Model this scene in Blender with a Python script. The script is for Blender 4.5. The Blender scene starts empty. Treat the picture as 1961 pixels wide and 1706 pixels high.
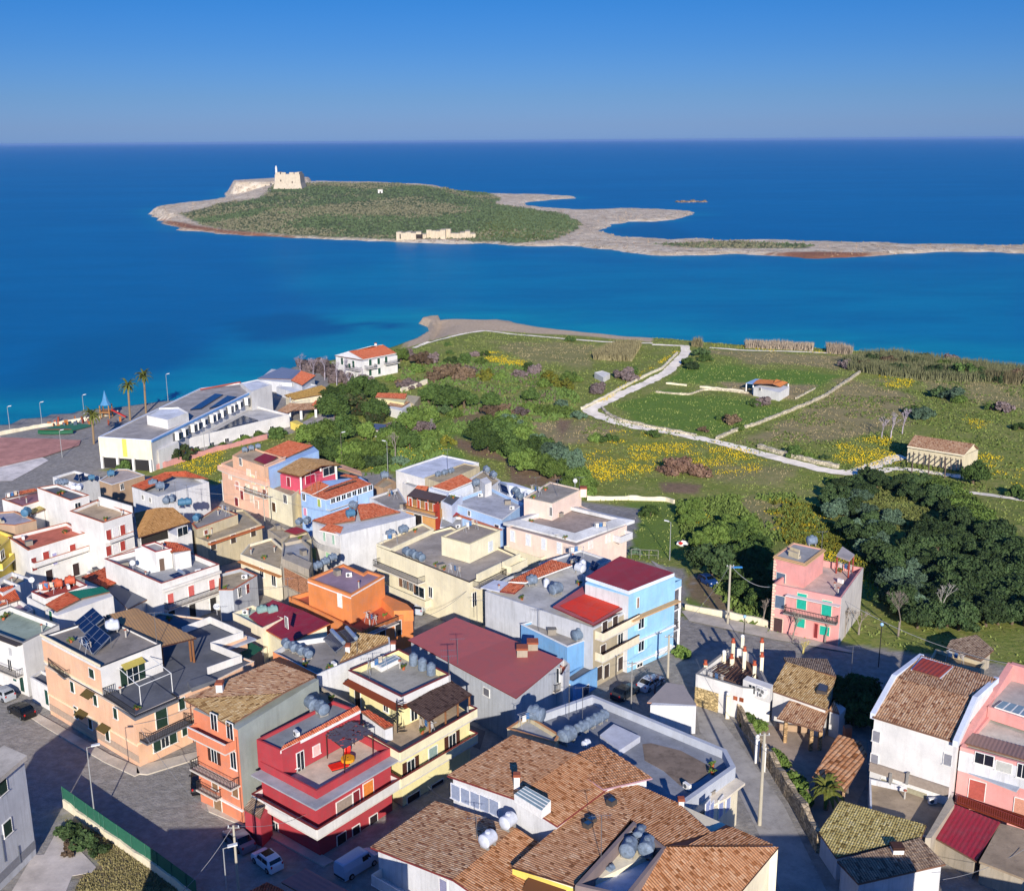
import bpy, bmesh, math, random
import numpy as np
from mathutils import Vector, Matrix
random.seed(7); NR = np.random.default_rng(7)
SC = bpy.context.scene; COL = SC.collection
# ---------------------------------------------------------------- camera, sky, sun
H = 68.0; FPX = 2178.0; SEA = -6.0
PIT = math.atan(584/2178); ROL = math.radians(0.41)
_f = Vector((0, math.cos(PIT), -math.sin(PIT))); _r0 = Vector((1, 0, 0)); _u0 = Vector((0, math.sin(PIT), math.cos(PIT)))
_r = _r0*math.cos(ROL) - _u0*math.sin(ROL); _u = _r0*math.sin(ROL) + _u0*math.cos(ROL)
cd = bpy.data.cameras.new("camera"); cam = bpy.data.objects.new("camera", cd); COL.objects.link(cam)
cd.sensor_width = 36; cd.lens = 36*FPX/1961; cd.clip_start = 1; cd.clip_end = 300000
_m = Matrix.Identity(4)
for i in range(3):
    _m[i][0] = _r[i]; _m[i][1] = _u[i]; _m[i][2] = -_f[i]
_m[2][3] = H
cam.matrix_world = _m
SC.camera = cam
SUN_EL = math.radians(20.8); SUN_AZ = math.radians(4.0)      # sun behind the camera, a little to its right
sd = bpy.data.lights.new("sun", 'SUN'); sun = bpy.data.objects.new("sun", sd); COL.objects.link(sun)
sd.energy = 4.9; sd.angle = math.radians(0.55); sd.color = (1.0, 0.925, 0.83)
_sv = Vector((math.sin(SUN_AZ)*math.cos(SUN_EL), -math.cos(SUN_AZ)*math.cos(SUN_EL), math.sin(SUN_EL)))
sun.rotation_euler = _sv.to_track_quat('Z', 'Y').to_euler(); sun.location = (40, -60, 160)
W = bpy.data.worlds.new("World"); SC.world = W; W.use_nodes = True
_n = W.node_tree; _bg = _n.nodes["Background"]
_sky = _n.nodes.new("ShaderNodeTexSky"); _sky.sky_type = 'NISHITA'; _sky.sun_disc = False
_sky.sun_elevation = SUN_EL; _sky.sun_rotation = math.pi - SUN_AZ; _sky.air_density = 1.0; _sky.dust_density = 0.3; _sky.ozone_density = 3.0
_mx = _n.nodes.new("ShaderNodeMix"); _mx.data_type = 'RGBA'; _mx.blend_type = 'MULTIPLY'; _mx.inputs[0].default_value = 1
_tc = _n.nodes.new("ShaderNodeTexCoord"); _sp = _n.nodes.new("ShaderNodeSeparateXYZ"); _cr = _n.nodes.new("ShaderNodeValToRGB")
_n.links.new(_tc.outputs["Generated"], _sp.inputs[0]); _n.links.new(_sp.outputs[2], _cr.inputs[0])
_cr.color_ramp.elements[0].position = 0.0; _cr.color_ramp.elements[0].color = (0.20, 0.36, 0.92, 1)
_cr.color_ramp.elements[1].position = 0.5; _cr.color_ramp.elements[1].color = (0.16, 0.52, 1.12, 1)
for p_, c_ in ((0.012, (0.195, 0.325, 0.79)), (0.035, (0.165, 0.30, 0.68)), (0.075, (0.112, 0.275, 0.63)), (0.13, (0.058, 0.26, 0.59)), (0.25, (0.12, 0.42, 1.0))):
    e_ = _cr.color_ramp.elements.new(p_); e_.color = (*c_, 1)
_n.links.new(_sky.outputs[0], _mx.inputs[6]); _n.links.new(_cr.outputs[0], _mx.inputs[7])
_n.links.new(_mx.outputs[2], _bg.inputs[0]); _bg.inputs[1].default_value = 0.11
SC.view_settings.view_transform = 'Standard'; SC.view_settings.look = 'None'; SC.view_settings.exposure = 0.32; SC.view_settings.gamma = 1.0
SC.render.engine = 'CYCLES'
SC.cycles.max_bounces = 4; SC.cycles.diffuse_bounces = 2; SC.cycles.glossy_bounces = 2; SC.cycles.transmission_bounces = 2; SC.cycles.transparent_max_bounces = 4
SC.cycles.use_denoising = True

# ---------------------------------------------------------------- photo pixel <-> world, used to survey where things stand
VF = {0: (0, 0, 1), 1: (0, 850, .255), 2: (400, 820, .255), 3: (700, 850, .3315), 4: (0, 1130, .3376), 5: (350, 1130, .3376),
      6: (700, 1300, .408), 7: (1200, 1000, .4138), 8: (0, 620, .4335), 9: (270, 300, .3723), 10: (900, 330, .541), 11: (550, 590, .357),
      12: (1100, 620, .439), 13: (1200, 850, .388), 14: (700, 1430, .204), 15: (950, 1400, .2805), 16: (460, 1340, .255),
      17: (1560, 1230, .279), 18: (1300, 1200, .2051)}
def px(fr, x, y):
    a = VF[fr]; return (a[0] + x*a[2], a[1] + y*a[2])
def ray(fr, x, y):
    x, y = px(fr, x, y)
    return _f + _r*((x - 980.5)/FPX) + _u*((853 - y)/FPX)
def P(fr, x, y, z):
    d = ray(fr, x, y); t = (z - H)/d.z
    return Vector((d.x*t, d.y*t, z))
def sstep(a, b, x):
    t = min(1, max(0, (x - a)/(b - a))); return t*t*(3 - 2*t)
def zg(x, y):
    return -3.5*sstep(135, 235, y)
def G(fr, x, y, dz=0.0):                       # the point of the ground seen at a photo pixel
    z = -1.5
    for _ in range(25):
        p = P(fr, x, y, z); z = 0.5*z + 0.5*zg(p.x, p.y)
    return Vector((p.x, p.y, z + dz))

# ---------------------------------------------------------------- materials
def lin(c):
    if isinstance(c, str):
        c = tuple(int(c[i:i+2], 16)/255 for i in (0, 2, 4))
        return tuple(v/12.92 if v <= .04045 else ((v + .055)/1.055)**2.4 for v in c)
    return c
_M = {}
class NT:
    def __init__(s, name):
        s.m = bpy.data.materials.new(name); s.m.use_nodes = True; s.t = s.m.node_tree; s.b = s.t.nodes["Principled BSDF"]
    def n(s, typ, **k):
        o = s.t.nodes.new("ShaderNode" + typ)
        for a, v in k.items():
            if a.startswith("i_"):
                key = a[2:]; key = int(key) if key.isdigit() else key.replace("_", " ")
                o.inputs[key].default_value = v
            else: setattr(o, a, v)
        return o
    def l(s, a, b): s.t.links.new(a, b)
    def mix(s, a, b, f, mode='MIX'):
        o = s.n("Mix", data_type='RGBA', blend_type=mode)
        for i, v in ((0, f), (6, a), (7, b)):
            if isinstance(v, (int, float)): o.inputs[i].default_value = v
            elif isinstance(v, tuple): o.inputs[i].default_value = (*v[:3], 1)
            else: s.l(v, o.inputs[i])
        return o.outputs[2]
    def noise(s, vec, scale, detail=3, rough=.6):
        o = s.n("TexNoise"); o.inputs["Scale"].default_value = scale; o.inputs["Detail"].default_value = detail; o.inputs["Roughness"].default_value = rough
        if vec is not None: s.l(vec, o.inputs["Vector"])
        return o.outputs["Fac"]
    def ramp(s, fac, pts):
        o = s.n("ValToRGB"); e = o.color_ramp.elements
        while len(e) < len(pts): e.new(.5)
        for el, (p, c) in zip(e, pts): el.position = p; el.color = (*((c,)*3 if isinstance(c, (int, float)) else c), 1)
        s.l(fac, o.inputs[0]); return o.outputs[0]
    def pos(s): return s.n("NewGeometry").outputs["Position"]
    def scaled(s, vec, v):
        o = s.n("Mapping"); o.inputs["Scale"].default_value = v; s.l(vec, o.inputs[0]); return o.outputs[0]
    def bump(s, h, st, d=.02):
        o = s.n("Bump"); o.inputs["Strength"].default_value = st; o.inputs["Distance"].default_value = d
        s.l(h, o.inputs["Height"]); s.l(o.outputs[0], s.b.inputs["Normal"])
    def out(s, col=None, rough=.85, spec=.3, metal=0):
        if col is not None:
            if isinstance(col, tuple): s.b.inputs["Base Color"].default_value = (*col, 1)
            else: s.l(col, s.b.inputs["Base Color"])
        s.b.inputs["Roughness"].default_value = rough; s.b.inputs["Specular IOR Level"].default_value = spec; s.b.inputs["Metallic"].default_value = metal
        return s.m
def mul(c, k): return tuple(v*k for v in c)
def stucco(c, dirt=.5):
    key = ('st', c, dirt)
    if key in _M: return _M[key]
    s = NT("stucco"); b = lin(c); p = s.pos()
    big = s.ramp(s.noise(p, .35, 4), [(.3, 0), (.7, 1)]); st = s.ramp(s.noise(s.scaled(p, (2.2, 2.2, .22)), 1.0, 5, .7), [(.48, 0), (.72, 1)])
    fine = s.noise(p, 5, 4)
    c1 = s.mix(mul(b, 1.04), mul(b, .80), big); c1 = s.mix(c1, tuple(.75*v + .25*sum(b)/3 for v in mul(b, .78)), s.ramp(s.noise(p, .9, 6, .75), [(.5, 0), (.62, .45)])); c2 = s.mix(c1, tuple(.8*v + .2*g for v, g in zip(mul(b, .68), (.2, .18, .14))), s.n("Math", operation='MULTIPLY', i_1=dirt).outputs[0])
    mth = c2.node.inputs[0].links[0].from_node; s.l(st, mth.inputs[0])
    c3 = s.mix(c2, mul(b, 1.08), s.ramp(fine, [(.55, 0), (.8, .35)]))
    s.bump(fine, .25, .03)
    _M[key] = s.out(c3, .92, .15); return _M[key]
def plain(c, rough=.7, spec=.3, metal=0, var=.12):
    key = ('pl', c, rough, metal)
    if key in _M: return _M[key]
    s = NT("paint"); b = lin(c)
    col = s.mix(mul(b, 1 - var), mul(b, 1 + var*.6), s.ramp(s.noise(s.pos(), 3.1, 4), [(.35, 0), (.65, 1)]))
    _M[key] = s.out(col, rough, spec, metal); return _M[key]
def deck(c, spots=.5):                         # roof terraces, concrete, screed
    key = ('dk', c, spots)
    if key in _M: return _M[key]
    s = NT("screed"); b = mul(lin(c), 1.45); p = s.pos()
    a = s.ramp(s.noise(p, .28, 5, .65), [(.35, 0), (.65, 1)]); d = s.ramp(s.noise(p, 1.1, 5, .7), [(.5, 0), (.72, 1)])
    col = s.mix(mul(b, .78), mul(b, 1.18), a); col = s.mix(col, mul(b, .5), s.n("Math", operation='MULTIPLY', i_1=spots).outputs[0])
    s.l(d, col.node.inputs[0].links[0].from_node.inputs[0])
    col = s.mix(col, tuple(min(1, v*1.5) for v in b), s.ramp(s.noise(p, 4, 3), [(.62, 0), (.8, .5)]))
    s.bump(s.noise(p, 6, 4), .3, .03)
    _M[key] = s.out(col, .93, .15); return _M[key]
def tilemat(c1, c2, c3, k=1.0):                # uv in tile units: one tile per unit cell
    key = ('ti', c1, c2, c3)
    if key in _M: return _M[key]
    s = NT("clay_tiles"); uv = s.n("UVMap").outputs[0]
    fl = s.n("VectorMath", operation='FLOOR'); s.l(uv, fl.inputs[0])
    wn = s.n("TexWhiteNoise", noise_dimensions='3D'); s.l(fl.outputs[0], wn.inputs["Vector"])
    col = s.ramp(wn.outputs["Value"], [(.0, mul(lin(c2), .5)), (.07, lin(c2)), (.3, lin(c1)), (.7, lin(c1)), (1, lin(c3))])
    big = s.ramp(s.noise(s.pos(), .5, 4), [(.3, 0), (.7, 1)])
    col = s.mix(col, s.mix(col, lin(c2), .45), big)
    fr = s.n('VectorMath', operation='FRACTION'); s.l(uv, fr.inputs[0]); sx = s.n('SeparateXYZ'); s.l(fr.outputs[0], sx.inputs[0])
    col = s.mix(mul(lin(c2), .38), col, s.ramp(sx.outputs[0], [(0, 0), (.22, 1), (.78, 1), (1, 0)]))  # trough shade, along with its dirt, painted into the tile colour
    col = s.mix(col, (.05, .045, .03), s.ramp(s.noise(s.pos(), 2.6, 5, .75), [(.58, 0), (.76, .4)]))
    _M[key] = s.out(col, .9, .15); return _M[key]
def sheetmat(c, kind='panel'):                 # painted metal or fibre sheets; uv in sheet corrugations
    key = ('sh', c, kind)
    if key in _M: return _M[key]
    s = NT("roof_sheet"); b = lin(c); uv = s.n("UVMap").outputs[0]
    fl = s.n("VectorMath", operation='FLOOR'); s.l(s.scaled(uv, (.2, .12, 1)), fl.inputs[0])
    wn = s.n("TexWhiteNoise", noise_dimensions='3D'); s.l(fl.outputs[0], wn.inputs["Vector"])
    col = s.mix(mul(b, .86), mul(b, 1.12), wn.outputs["Value"])
    col = s.mix(col, tuple(.6*v + .05 for v in b), s.ramp(s.noise(s.pos(), .9, 5, .7), [(.45, 0), (.7, .6)]))
    _M[key] = s.out(col, .6, .3); return _M[key]
def glass(c="16222c"):
    key = ('gl', c)
    if key in _M: return _M[key]
    s = NT("window_glass"); _M[key] = s.out(lin(c), .12, .6); return _M[key]
def stone(c, sc=1.6):
    key = ('so', c, sc)
    if key in _M: return _M[key]
    s = NT("stone_masonry"); b = lin(c); p = s.pos()
    v = s.n("TexVoronoi"); v.inputs["Scale"].default_value = sc*1.6; s.l(s.scaled(p, (1, 1, 1.6)), v.inputs["Vector"])
    e = s.n("TexVoronoi", feature='DISTANCE_TO_EDGE'); e.inputs["Scale"].default_value = sc*1.6; s.l(s.scaled(p, (1, 1, 1.6)), e.inputs["Vector"])
    wn = s.n("SeparateColor"); s.l(v.outputs["Color"], wn.inputs[0])
    col = s.mix(mul(b, .55), mul(b, 1.3), wn.outputs[0])
    col = s.mix(mul(b, .35), col, s.ramp(e.outputs["Distance"], [(.02, 0), (.09, 1)]))
    s.bump(e.outputs["Distance"], .6, .15)
    _M[key] = s.out(col, .95, .1); return _M[key]
# ---------------------------------------------------------------- mesh building
class MB:
    def __init__(s): s.v = []; s.f = []; s.uv = []
    def quad(s, *p):
        b = len(s.v); s.v += [tuple(q) for q in p]; s.f.append(tuple(range(b, b + len(p))))
    def obox(s, o, a, b, c):
        o = Vector(o); a = Vector(a); b = Vector(b); c = Vector(c)
        if a.cross(b).dot(c) < 0: a, b = b, a
        n = len(s.v)
        for k in (0, 1):
            for q in (o, o + a, o + a + b, o + b): s.v.append(tuple(q + c*k))
        for f in ((0, 3, 2, 1), (4, 5, 6, 7), (0, 1, 5, 4), (1, 2, 6, 5), (2, 3, 7, 6), (3, 0, 4, 7)): s.f.append(tuple(n + i for i in f))
        return s
    def box(s, cx, cy, z0, sx, sy, h, rot=0):
        c, q = math.cos(rot), math.sin(rot)
        a = Vector((c*sx, q*sx, 0)); b = Vector((-q*sy, c*sy, 0))
        return s.obox(Vector((cx, cy, z0)) - a/2 - b/2, a, b, (0, 0, h))
    def prism(s, pts, zb, top=True, bot=False):   # pts Vectors with own z; CCW from above
        n = len(pts); b = len(s.v)
        s.v += [tuple(p) for p in pts] + [(p[0], p[1], zb if not isinstance(zb, list) else zb[i]) for i, p in enumerate(pts)]
        for i in range(n):
            j = (i + 1) % n; s.f.append((b + i, b + n + i, b + n + j, b + j))
        if top: s.f.append(tuple(b + i for i in range(n)))
        if bot: s.f.append(tuple(b + n + i for i in range(n - 1, -1, -1)))
        return s
    def tube(s, p0, p1, r0, r1=None, n=8, cap=True):
        p0 = Vector(p0); p1 = Vector(p1); r1 = r0 if r1 is None else r1
        d = (p1 - p0).normalized(); a = d.orthogonal().normalized(); c = d.cross(a); b = len(s.v)
        for p, r in ((p0, r0), (p1, r1)):
            for i in range(n):
                t = 2*math.pi*i/n; s.v.append(tuple(p + a*(r*math.cos(t)) + c*(r*math.sin(t))))
        for i in range(n):
            j = (i + 1) % n; s.f.append((b + i, b + j, b + n + j, b + n + i))
        if cap: s.f.append(tuple(b + i for i in range(n - 1, -1, -1))); s.f.append(tuple(b + n + i for i in range(n)))
        return s
    def lathe(s, o, axis, prof, n=12):            # prof: (distance along axis, radius)
        o = Vector(o); d = Vector(axis).normalized(); a = d.orthogonal().normalized(); c = d.cross(a); b = len(s.v)
        for t, r in prof:
            for i in range(n):
                w = 2*math.pi*i/n; s.v.append(tuple(o + d*t + a*(r*math.cos(w)) + c*(r*math.sin(w))))
        for k in range(len(prof) - 1):
            for i in range(n):
                j = (i + 1) % n; s.f.append((b + k*n + i, b + k*n + j, b + (k + 1)*n + j, b + (k + 1)*n + i))
        return s
    def blob(s, o, rx, ry, rz, n=8, m=6, jit=0):
        b = len(s.v)
        for k in range(m + 1):
            th = math.pi*k/m
            for i in range(n):
                w = 2*math.pi*i/n; q = 1 + random.uniform(-jit, jit)
                s.v.append((o[0] + rx*q*math.sin(th)*math.cos(w), o[1] + ry*q*math.sin(th)*math.sin(w), o[2] + rz*q*math.cos(th)))
        for k in range(m):
            for i in range(n):
                j = (i + 1) % n; s.f.append((b + k*n + i, b + (k + 1)*n + i, b + (k + 1)*n + j, b + k*n + j))
        return s
def base_of(par):
    while par.parent is not None: par = par.parent
    return Vector(par.location)
def part(name, mb, mat, par, smooth=False, label=None):
    me = bpy.data.meshes.new(name); o = Vector((0, 0, 0)) if par is None else base_of(par)
    me.from_pydata([(v[0] - o.x, v[1] - o.y, v[2] - o.z) for v in mb.v], [], mb.f)
    if mb.uv:
        ul = me.uv_layers.new(name="UVMap")
        for i, u in enumerate(mb.uv): ul.data[i].uv = u
    me.materials.append(mat); me.update()
    if smooth: me.shade_smooth()
    ob = bpy.data.objects.new(name, me); COL.objects.link(ob)
    if par is not None: ob.parent = par
    if label: ob["label"] = label
    return ob
def thing(name, label, cat, loc, group=None):
    o = bpy.data.objects.new(name, None); COL.objects.link(o); o.location = loc; o.empty_display_size = .5
    o["label"] = label; o["category"] = cat
    if group: o["group"] = group
    return o
def single(name, label, cat, mb, mat, group=None, smooth=False, loc=None):
    if loc is None:
        a = np.array(mb.v); loc = (a[:, 0].mean(), a[:, 1].mean(), a[:, 2].min())
    me = bpy.data.meshes.new(name); me.from_pydata([(v[0] - loc[0], v[1] - loc[1], v[2] - loc[2]) for v in mb.v], [], mb.f)
    if mb.uv:
        ul = me.uv_layers.new(name="UVMap")
        for i, u in enumerate(mb.uv): ul.data[i].uv = u
    me.materials.append(mat)
    if smooth: me.shade_smooth()
    o = bpy.data.objects.new(name, me); COL.objects.link(o); o.location = loc
    o["label"] = label; o["category"] = cat
    if group: o["group"] = group
    return o
def copy_tree(o, parent=None):
    c = o.copy(); COL.objects.link(c)
    if parent is not None: c.parent = parent
    for ch in o.children: copy_tree(ch, c)
    return c
def struct(name, mb, mat, kind='structure', smooth=False):
    o = part(name, mb, mat, None, smooth); o["kind"] = kind; return o

# ---------------------------------------------------------------- building kit
class Vol:                                        # one wall volume of a house: pts (top outline) and its edges
    def __init__(s, B, pts, par): s.B = B; s.p = pts; s.par = par; c = sum(pts, Vector((0, 0, 0)))/len(pts); s.c = c
    def edge(s, i):
        a = s.p[i].copy(); b = s.p[(i + 1) % len(s.p)].copy()
        e = Vector((b.x - a.x, b.y - a.y, 0)); L = e.length; e.normalize(); n = Vector((e.y, -e.x, 0))
        if n.dot(Vector((a.x - s.c.x, a.y - s.c.y, 0))) < 0: n = -n
        return a, e, L, n
    def hit(s, i, fr, x, y):
        a, e, L, n = s.edge(i); d = ray(fr, x, y); o = Vector((0, 0, H))
        t = (a - o).dot(n)/d.dot(n); q = o + d*t
        return max(.1, min(L - .1, (q - a).dot(e))), q.z
def house(name, label, loc=None, cat="house", group=None):
    return thing(name, label, cat, loc or (0, 0, 0), group)
def ccw(pts):
    a = sum(pts[i].x*pts[(i + 1) % len(pts)].y - pts[(i + 1) % len(pts)].x*pts[i].y for i in range(len(pts)))
    return pts if a > 0 else pts[::-1]
def quadfill(pts):
    if len(pts) == 3:
        pts = pts + [pts[0] + pts[2] - pts[1]]
    return pts
DECKS = []
def vol(B, fr, pts, z, wall, dk=None, par=.8, pth=.2, cop=None, base=None, name='wall'):
    """walls up to z; with dk the roof is a deck sunk by par behind a parapet"""
    W = quadfill([P(fr, p[0], p[1], p[2] if len(p) > 2 else z) for p in pts])
    if tuple(B.location) == (0, 0, 0):
        c = sum(W, Vector((0, 0, 0)))/len(W); B.location = (c.x, c.y, zg(c.x, c.y))
    c = sum(W, Vector((0, 0, 0)))/len(W)
    zb = (zg(c.x, c.y) - .6) if base is None else base
    Q = ccw(W); mb = MB(); n = len(Q)
    if dk is None: mb.prism(Q, zb)
    else:
        mb.prism(Q, zb, top=False)
        inn = inset(Q, pth)
        for i in range(n):
            j = (i + 1) % n; a, b, c2, d = Q[i], Q[j], inn[j], inn[i]
            mb.quad(a, b, c2, d); mb.quad(d, c2, c2 - Vector((0, 0, par)), d - Vector((0, 0, par)))
        m2 = MB(); m2.quad(*[q - Vector((0, 0, par)) for q in inn]); part('roof_deck', m2, dk, B); DECKS.append([q - Vector((0, 0, par)) for q in inn])
    part(name, mb, wall, B)
    if cop is not None:
        m3 = MB(); o = offset(Q, .05); inn = inset(Q, pth + .03)
        for i in range(n):
            j = (i + 1) % n; e = (Q[j] - Q[i])
            ring = [o[i], o[j], inn[j], inn[i]]
            m3.prism([r + Vector((0, 0, .06)) for r in ring], Q[i].z + .003, bot=True)
        part('coping', m3, cop, B)
    return Vol(B, W, par if dk is not None else 0)
def inset(Q, d):
    n = len(Q); out = []
    for i in range(n):
        a, b, c = Q[i - 1], Q[i], Q[(i + 1) % n]
        e1 = Vector((b.x - a.x, b.y - a.y)).normalized(); e2 = Vector((c.x - b.x, c.y - b.y)).normalized()
        n1 = Vector((-e1.y, e1.x)); n2 = Vector((-e2.y, e2.x)); k = 1 + n1.dot(n2)
        m = (n1 + n2)/max(k, .25); out.append(Vector((b.x + m.x*d, b.y + m.y*d, b.z)))
    return out
def offset(Q, d): return inset(Q, -d)
def slab(B, fr, pts, z, th, mat, name='roof_slab', over=0, world=False):
    W = pts if world else quadfill([P(fr, p[0], p[1], p[2] if len(p) > 2 else z) for p in pts])
    Q = ccw(list(W)); Q = offset(Q, over) if over else Q
    mb = MB(); mb.prism(Q, [q.z - th for q in Q], bot=True)
    return part(name, mb, mat, B)
def _up(W):
    n = (W[1] - W[0]).cross(W[2] - W[0]).normalized()
    return n if n.z > 0 else -n
def roofpts(fr, pts):
    W = [P(fr, p[0], p[1], p[2]) for p in pts[:3]]
    n = _up(W); o = Vector((0, 0, H))
    for p in pts[3:]:
        d = ray(fr, p[0], p[1]); t = (W[0] - o).dot(n)/d.dot(n); W.append(o + d*t)
    return W
def sheet_geo(W, flow, w, row, amp, step, seg):
    """corrugated or tiled surface over the planar polygon W; flow = world vector down the slope"""
    n = _up(W); f = Vector(flow); f = (f - n*f.dot(n)).normalized(); e = n.cross(f).normalized()
    o = W[0]; U = [(q - o).dot(e) for q in W]; V = [(q - o).dot(f) for q in W]
    u0, u1, v0, v1 = min(U) - w, max(U) + w, min(V) - row, max(V) + row
    nu = int((u1 - u0)/w) + 1; nv = int((v1 - v0)/row) + 1
    us = np.arange(nu*seg + 1)*w/seg; hu = amp*np.abs(np.sin(np.arange(nu*seg + 1)*math.pi/seg))**.8
    vs = []; hv = []
    for k in range(nv): vs += [k*row, (k + .985)*row]; hv += [0, step]
    verts = []; me = bmesh.new(); uvl = me.loops.layers.uv.new("UVMap")
    grid = []
    jit = NR.normal(0, step*.35, (len(vs), nu + 1))
    for a, (v, h) in enumerate(zip(vs, hv)):
        r = []
        for b, u in enumerate(us):
            r.append(me.verts.new(o + e*(u + u0) + f*(v + v0) + n*(hu[b] + h + (jit[a//2*2, b//seg] if step else 0))))
        grid.append(r)
    for a in range(len(vs) - 1):
        for b in range(len(us) - 1):
            q = me.faces.new((grid[a][b], grid[a + 1][b], grid[a + 1][b + 1], grid[a][b + 1]))
            va = a//2
            for lp, (du, dv) in zip(q.loops, ((.02, .03), (.02, .97), (.98, .97), (.98, .03))): lp[uvl].uv = ((b + du)/seg, va + dv)
    Q = ccw(list(W))
    for i in range(len(Q)):
        a, b = Q[i], Q[(i + 1) % len(Q)]; d = Vector((b.x - a.x, b.y - a.y, 0)).normalized(); nn = Vector((d.y, -d.x, 0))
        bmesh.ops.bisect_plane(me, geom=list(me.verts) + list(me.edges) + list(me.faces), plane_co=a, plane_no=nn, clear_outer=True)
    return me
def bmpart(name, bm, mat, par, smooth=False):
    me = bpy.data.meshes.new(name); o = base_of(par)
    bmesh.ops.translate(bm, verts=bm.verts, vec=-o); bm.normal_update(); bm.to_mesh(me); bm.free(); me.materials.append(mat)
    if smooth: me.shade_smooth()
    ob = bpy.data.objects.new(name, me); COL.objects.link(ob); ob.parent = par; return ob
def pitch(B, fr, pts, mat, flow=None, trim=None, under=None, over=.35, base=None, th=.16, kind='tile', w=None, row=.42, name='roof', world=False):
    """one CONVEX roof plane; pts (x,y,z) the first three fix it, flow = pixel pair pointing down the slope (default steepest)"""
    W = pts if world else roofpts(fr, pts)
    if tuple(B.location) == (0, 0, 0):
        c = sum(W, Vector((0, 0, 0)))/len(W); B.location = (c.x, c.y, zg(c.x, c.y))
    n = _up(W)
    if flow is None:
        f = Vector((n.x, n.y, 0)); f = f if f.length > .02 else Vector((0, -1, 0))
    else:
        o = Vector((0, 0, H)); q = []
        for x, y in flow:
            d = ray(fr, x, y); q.append(o + d*((W[0] - o).dot(n)/d.dot(n)))
        f = q[1] - q[0]
    if kind == 'tile': bm = sheet_geo([p + Vector((0, 0, .0)) for p in W], f, w or .25, row, .045, .025, 4)
    elif kind == 'wave': bm = sheet_geo(W, f, w or .3, 2.0, .05, 0.0, 4)
    else: bm = sheet_geo(W, f, w or .6, 3.0, .0, 0.0, 1)
    r = bmpart(name, bm, mat, B, smooth=(kind == 'wave'))
    Q = ccw(list(W)); m = MB(); m.prism([q - Vector((0, 0, .01)) for q in Q], [q.z - th for q in Q], bot=True)
    part('eaves', m, trim or plain("7a5a48"), r if r.parent else B)
    v = None
    if under is not None:
        I = inset(Q, over)
        I = [Vector((q.x, q.y, q.z + 0)) for q in I]
        # re-project onto the plane
        I = [Vector((q.x, q.y, W[0].z - ((q.x - W[0].x)*n.x + (q.y - W[0].y)*n.y)/n.z - th - .004)) for q in I]
        c = sum(I, Vector((0, 0, 0)))/len(I)
        mb = MB(); mb.prism(I, (zg(c.x, c.y) - .6) if base is None else base); part('wall', mb, under, B)
        # keep the caller's edge order
        J = []
        for q in W: J.append(min(I, key=lambda k: (k.x - q.x)**2 + (k.y - q.y)**2))
        v = Vol(B, J, 0)
    return v if v is not None else Vol(B, W, 0)
C_FR = "e9e6de"
def win(v, i, fr, x, y, w=1.0, h=1.3, kind='g', fc=C_FR, sc="6b2f22", par=None, name=None):
    """kind g glass, s glass with open shutters, c closed shutter, d door glass, k closed door leaf"""
    a, e, L, n = v.edge(i); s, z = v.hit(i, fr, x, y); Z = Vector((0, 0, 1)); B = v.B
    o = Vector((a.x, a.y, 0)) + e*(s - w/2) + Z*(z - h/2); m = MB(); t = .07
    pr = .1
    m.obox(o + Z*(h - t), e*w, n*pr, Z*t); m.obox(o, e*t, n*pr, Z*(h - t)); m.obox(o + e*(w - t), e*t, n*pr, Z*(h - t))
    if kind in 'gsc': m.obox(o - e*.08 - Z*.06, e*(w + .16), n*.18, Z*.055)
    if kind in 'gsd':
        m.obox(o + e*(w/2 - .03), e*.06, n*.09, Z*(h - t))
        if kind in 'gs': m.obox(o + e*t, e*(w - 2*t), n*.09, Z*.06)
    f = part(name or ('door' if kind in 'dk' else 'window'), m, plain(fc), B)
    g = MB(); g.obox(o + e*t, e*(w - 2*t), n*.07, Z*(h - t))
    if kind in 'gsd': part('pane', g, glass(), f)
    else:
        for k in range(int(h/.22)): g.obox(o + e*(t + .01) + Z*(k*.22 + .02), e*(w - 2*t - .02), n*.09, Z*.15)
        part('shutter' if kind == 'c' else 'leaf', g, plain(sc), f)
    if kind == 's' or (kind == 'd' and sc != "6b2f22"):
        for q in (o - e*(w*.5 + .01), o + e*(w + .01)):
            g = MB(); g.obox(q, e*(w*.5), n*.09, Z*h)
            for k in range(int(h/.25)): g.obox(q + e*.04 + Z*(k*.25 + .05) + n*.09, e*(w*.5 - .08), n*.018, Z*.15)
            part('shutter', g, plain(sc), f)
    return f
def row(v, i, fr, xa, ya, xb, yb, n, **k):
    for j in range(n):
        t = j/(n - 1) if n > 1 else .5
        win(v, i, fr, xa + (xb - xa)*t, ya + (yb - ya)*t, **k)
def rail(B, pts, h, kind, mat, par=None, name='railing'):
    m = MB(); Z = Vector((0, 0, 1))
    for a, b in zip(pts[:-1], pts[1:]):
        e = (b - a); L = e.length
        if L < .05: continue
        e.normalize(); n = Vector((e.y, -e.x, 0))
        if kind == 'solid': m.obox(a - n*.06, e*L, n*.12, Z*h)
        else:
            m.obox(a - n*.03 + Z*(h - .05), e*L, n*.06, Z*.05); m.obox(a - n*.02 + Z*.1, e*L, n*.04, Z*.04)
            k = max(1, int(L/.22))
            for q in range(k + 1): m.obox(a + e*min(L - .03, L*q/k) - n*.0175, e*.035, n*.035, Z*(h - .05))
    return part(name, m, mat, par or B)
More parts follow.
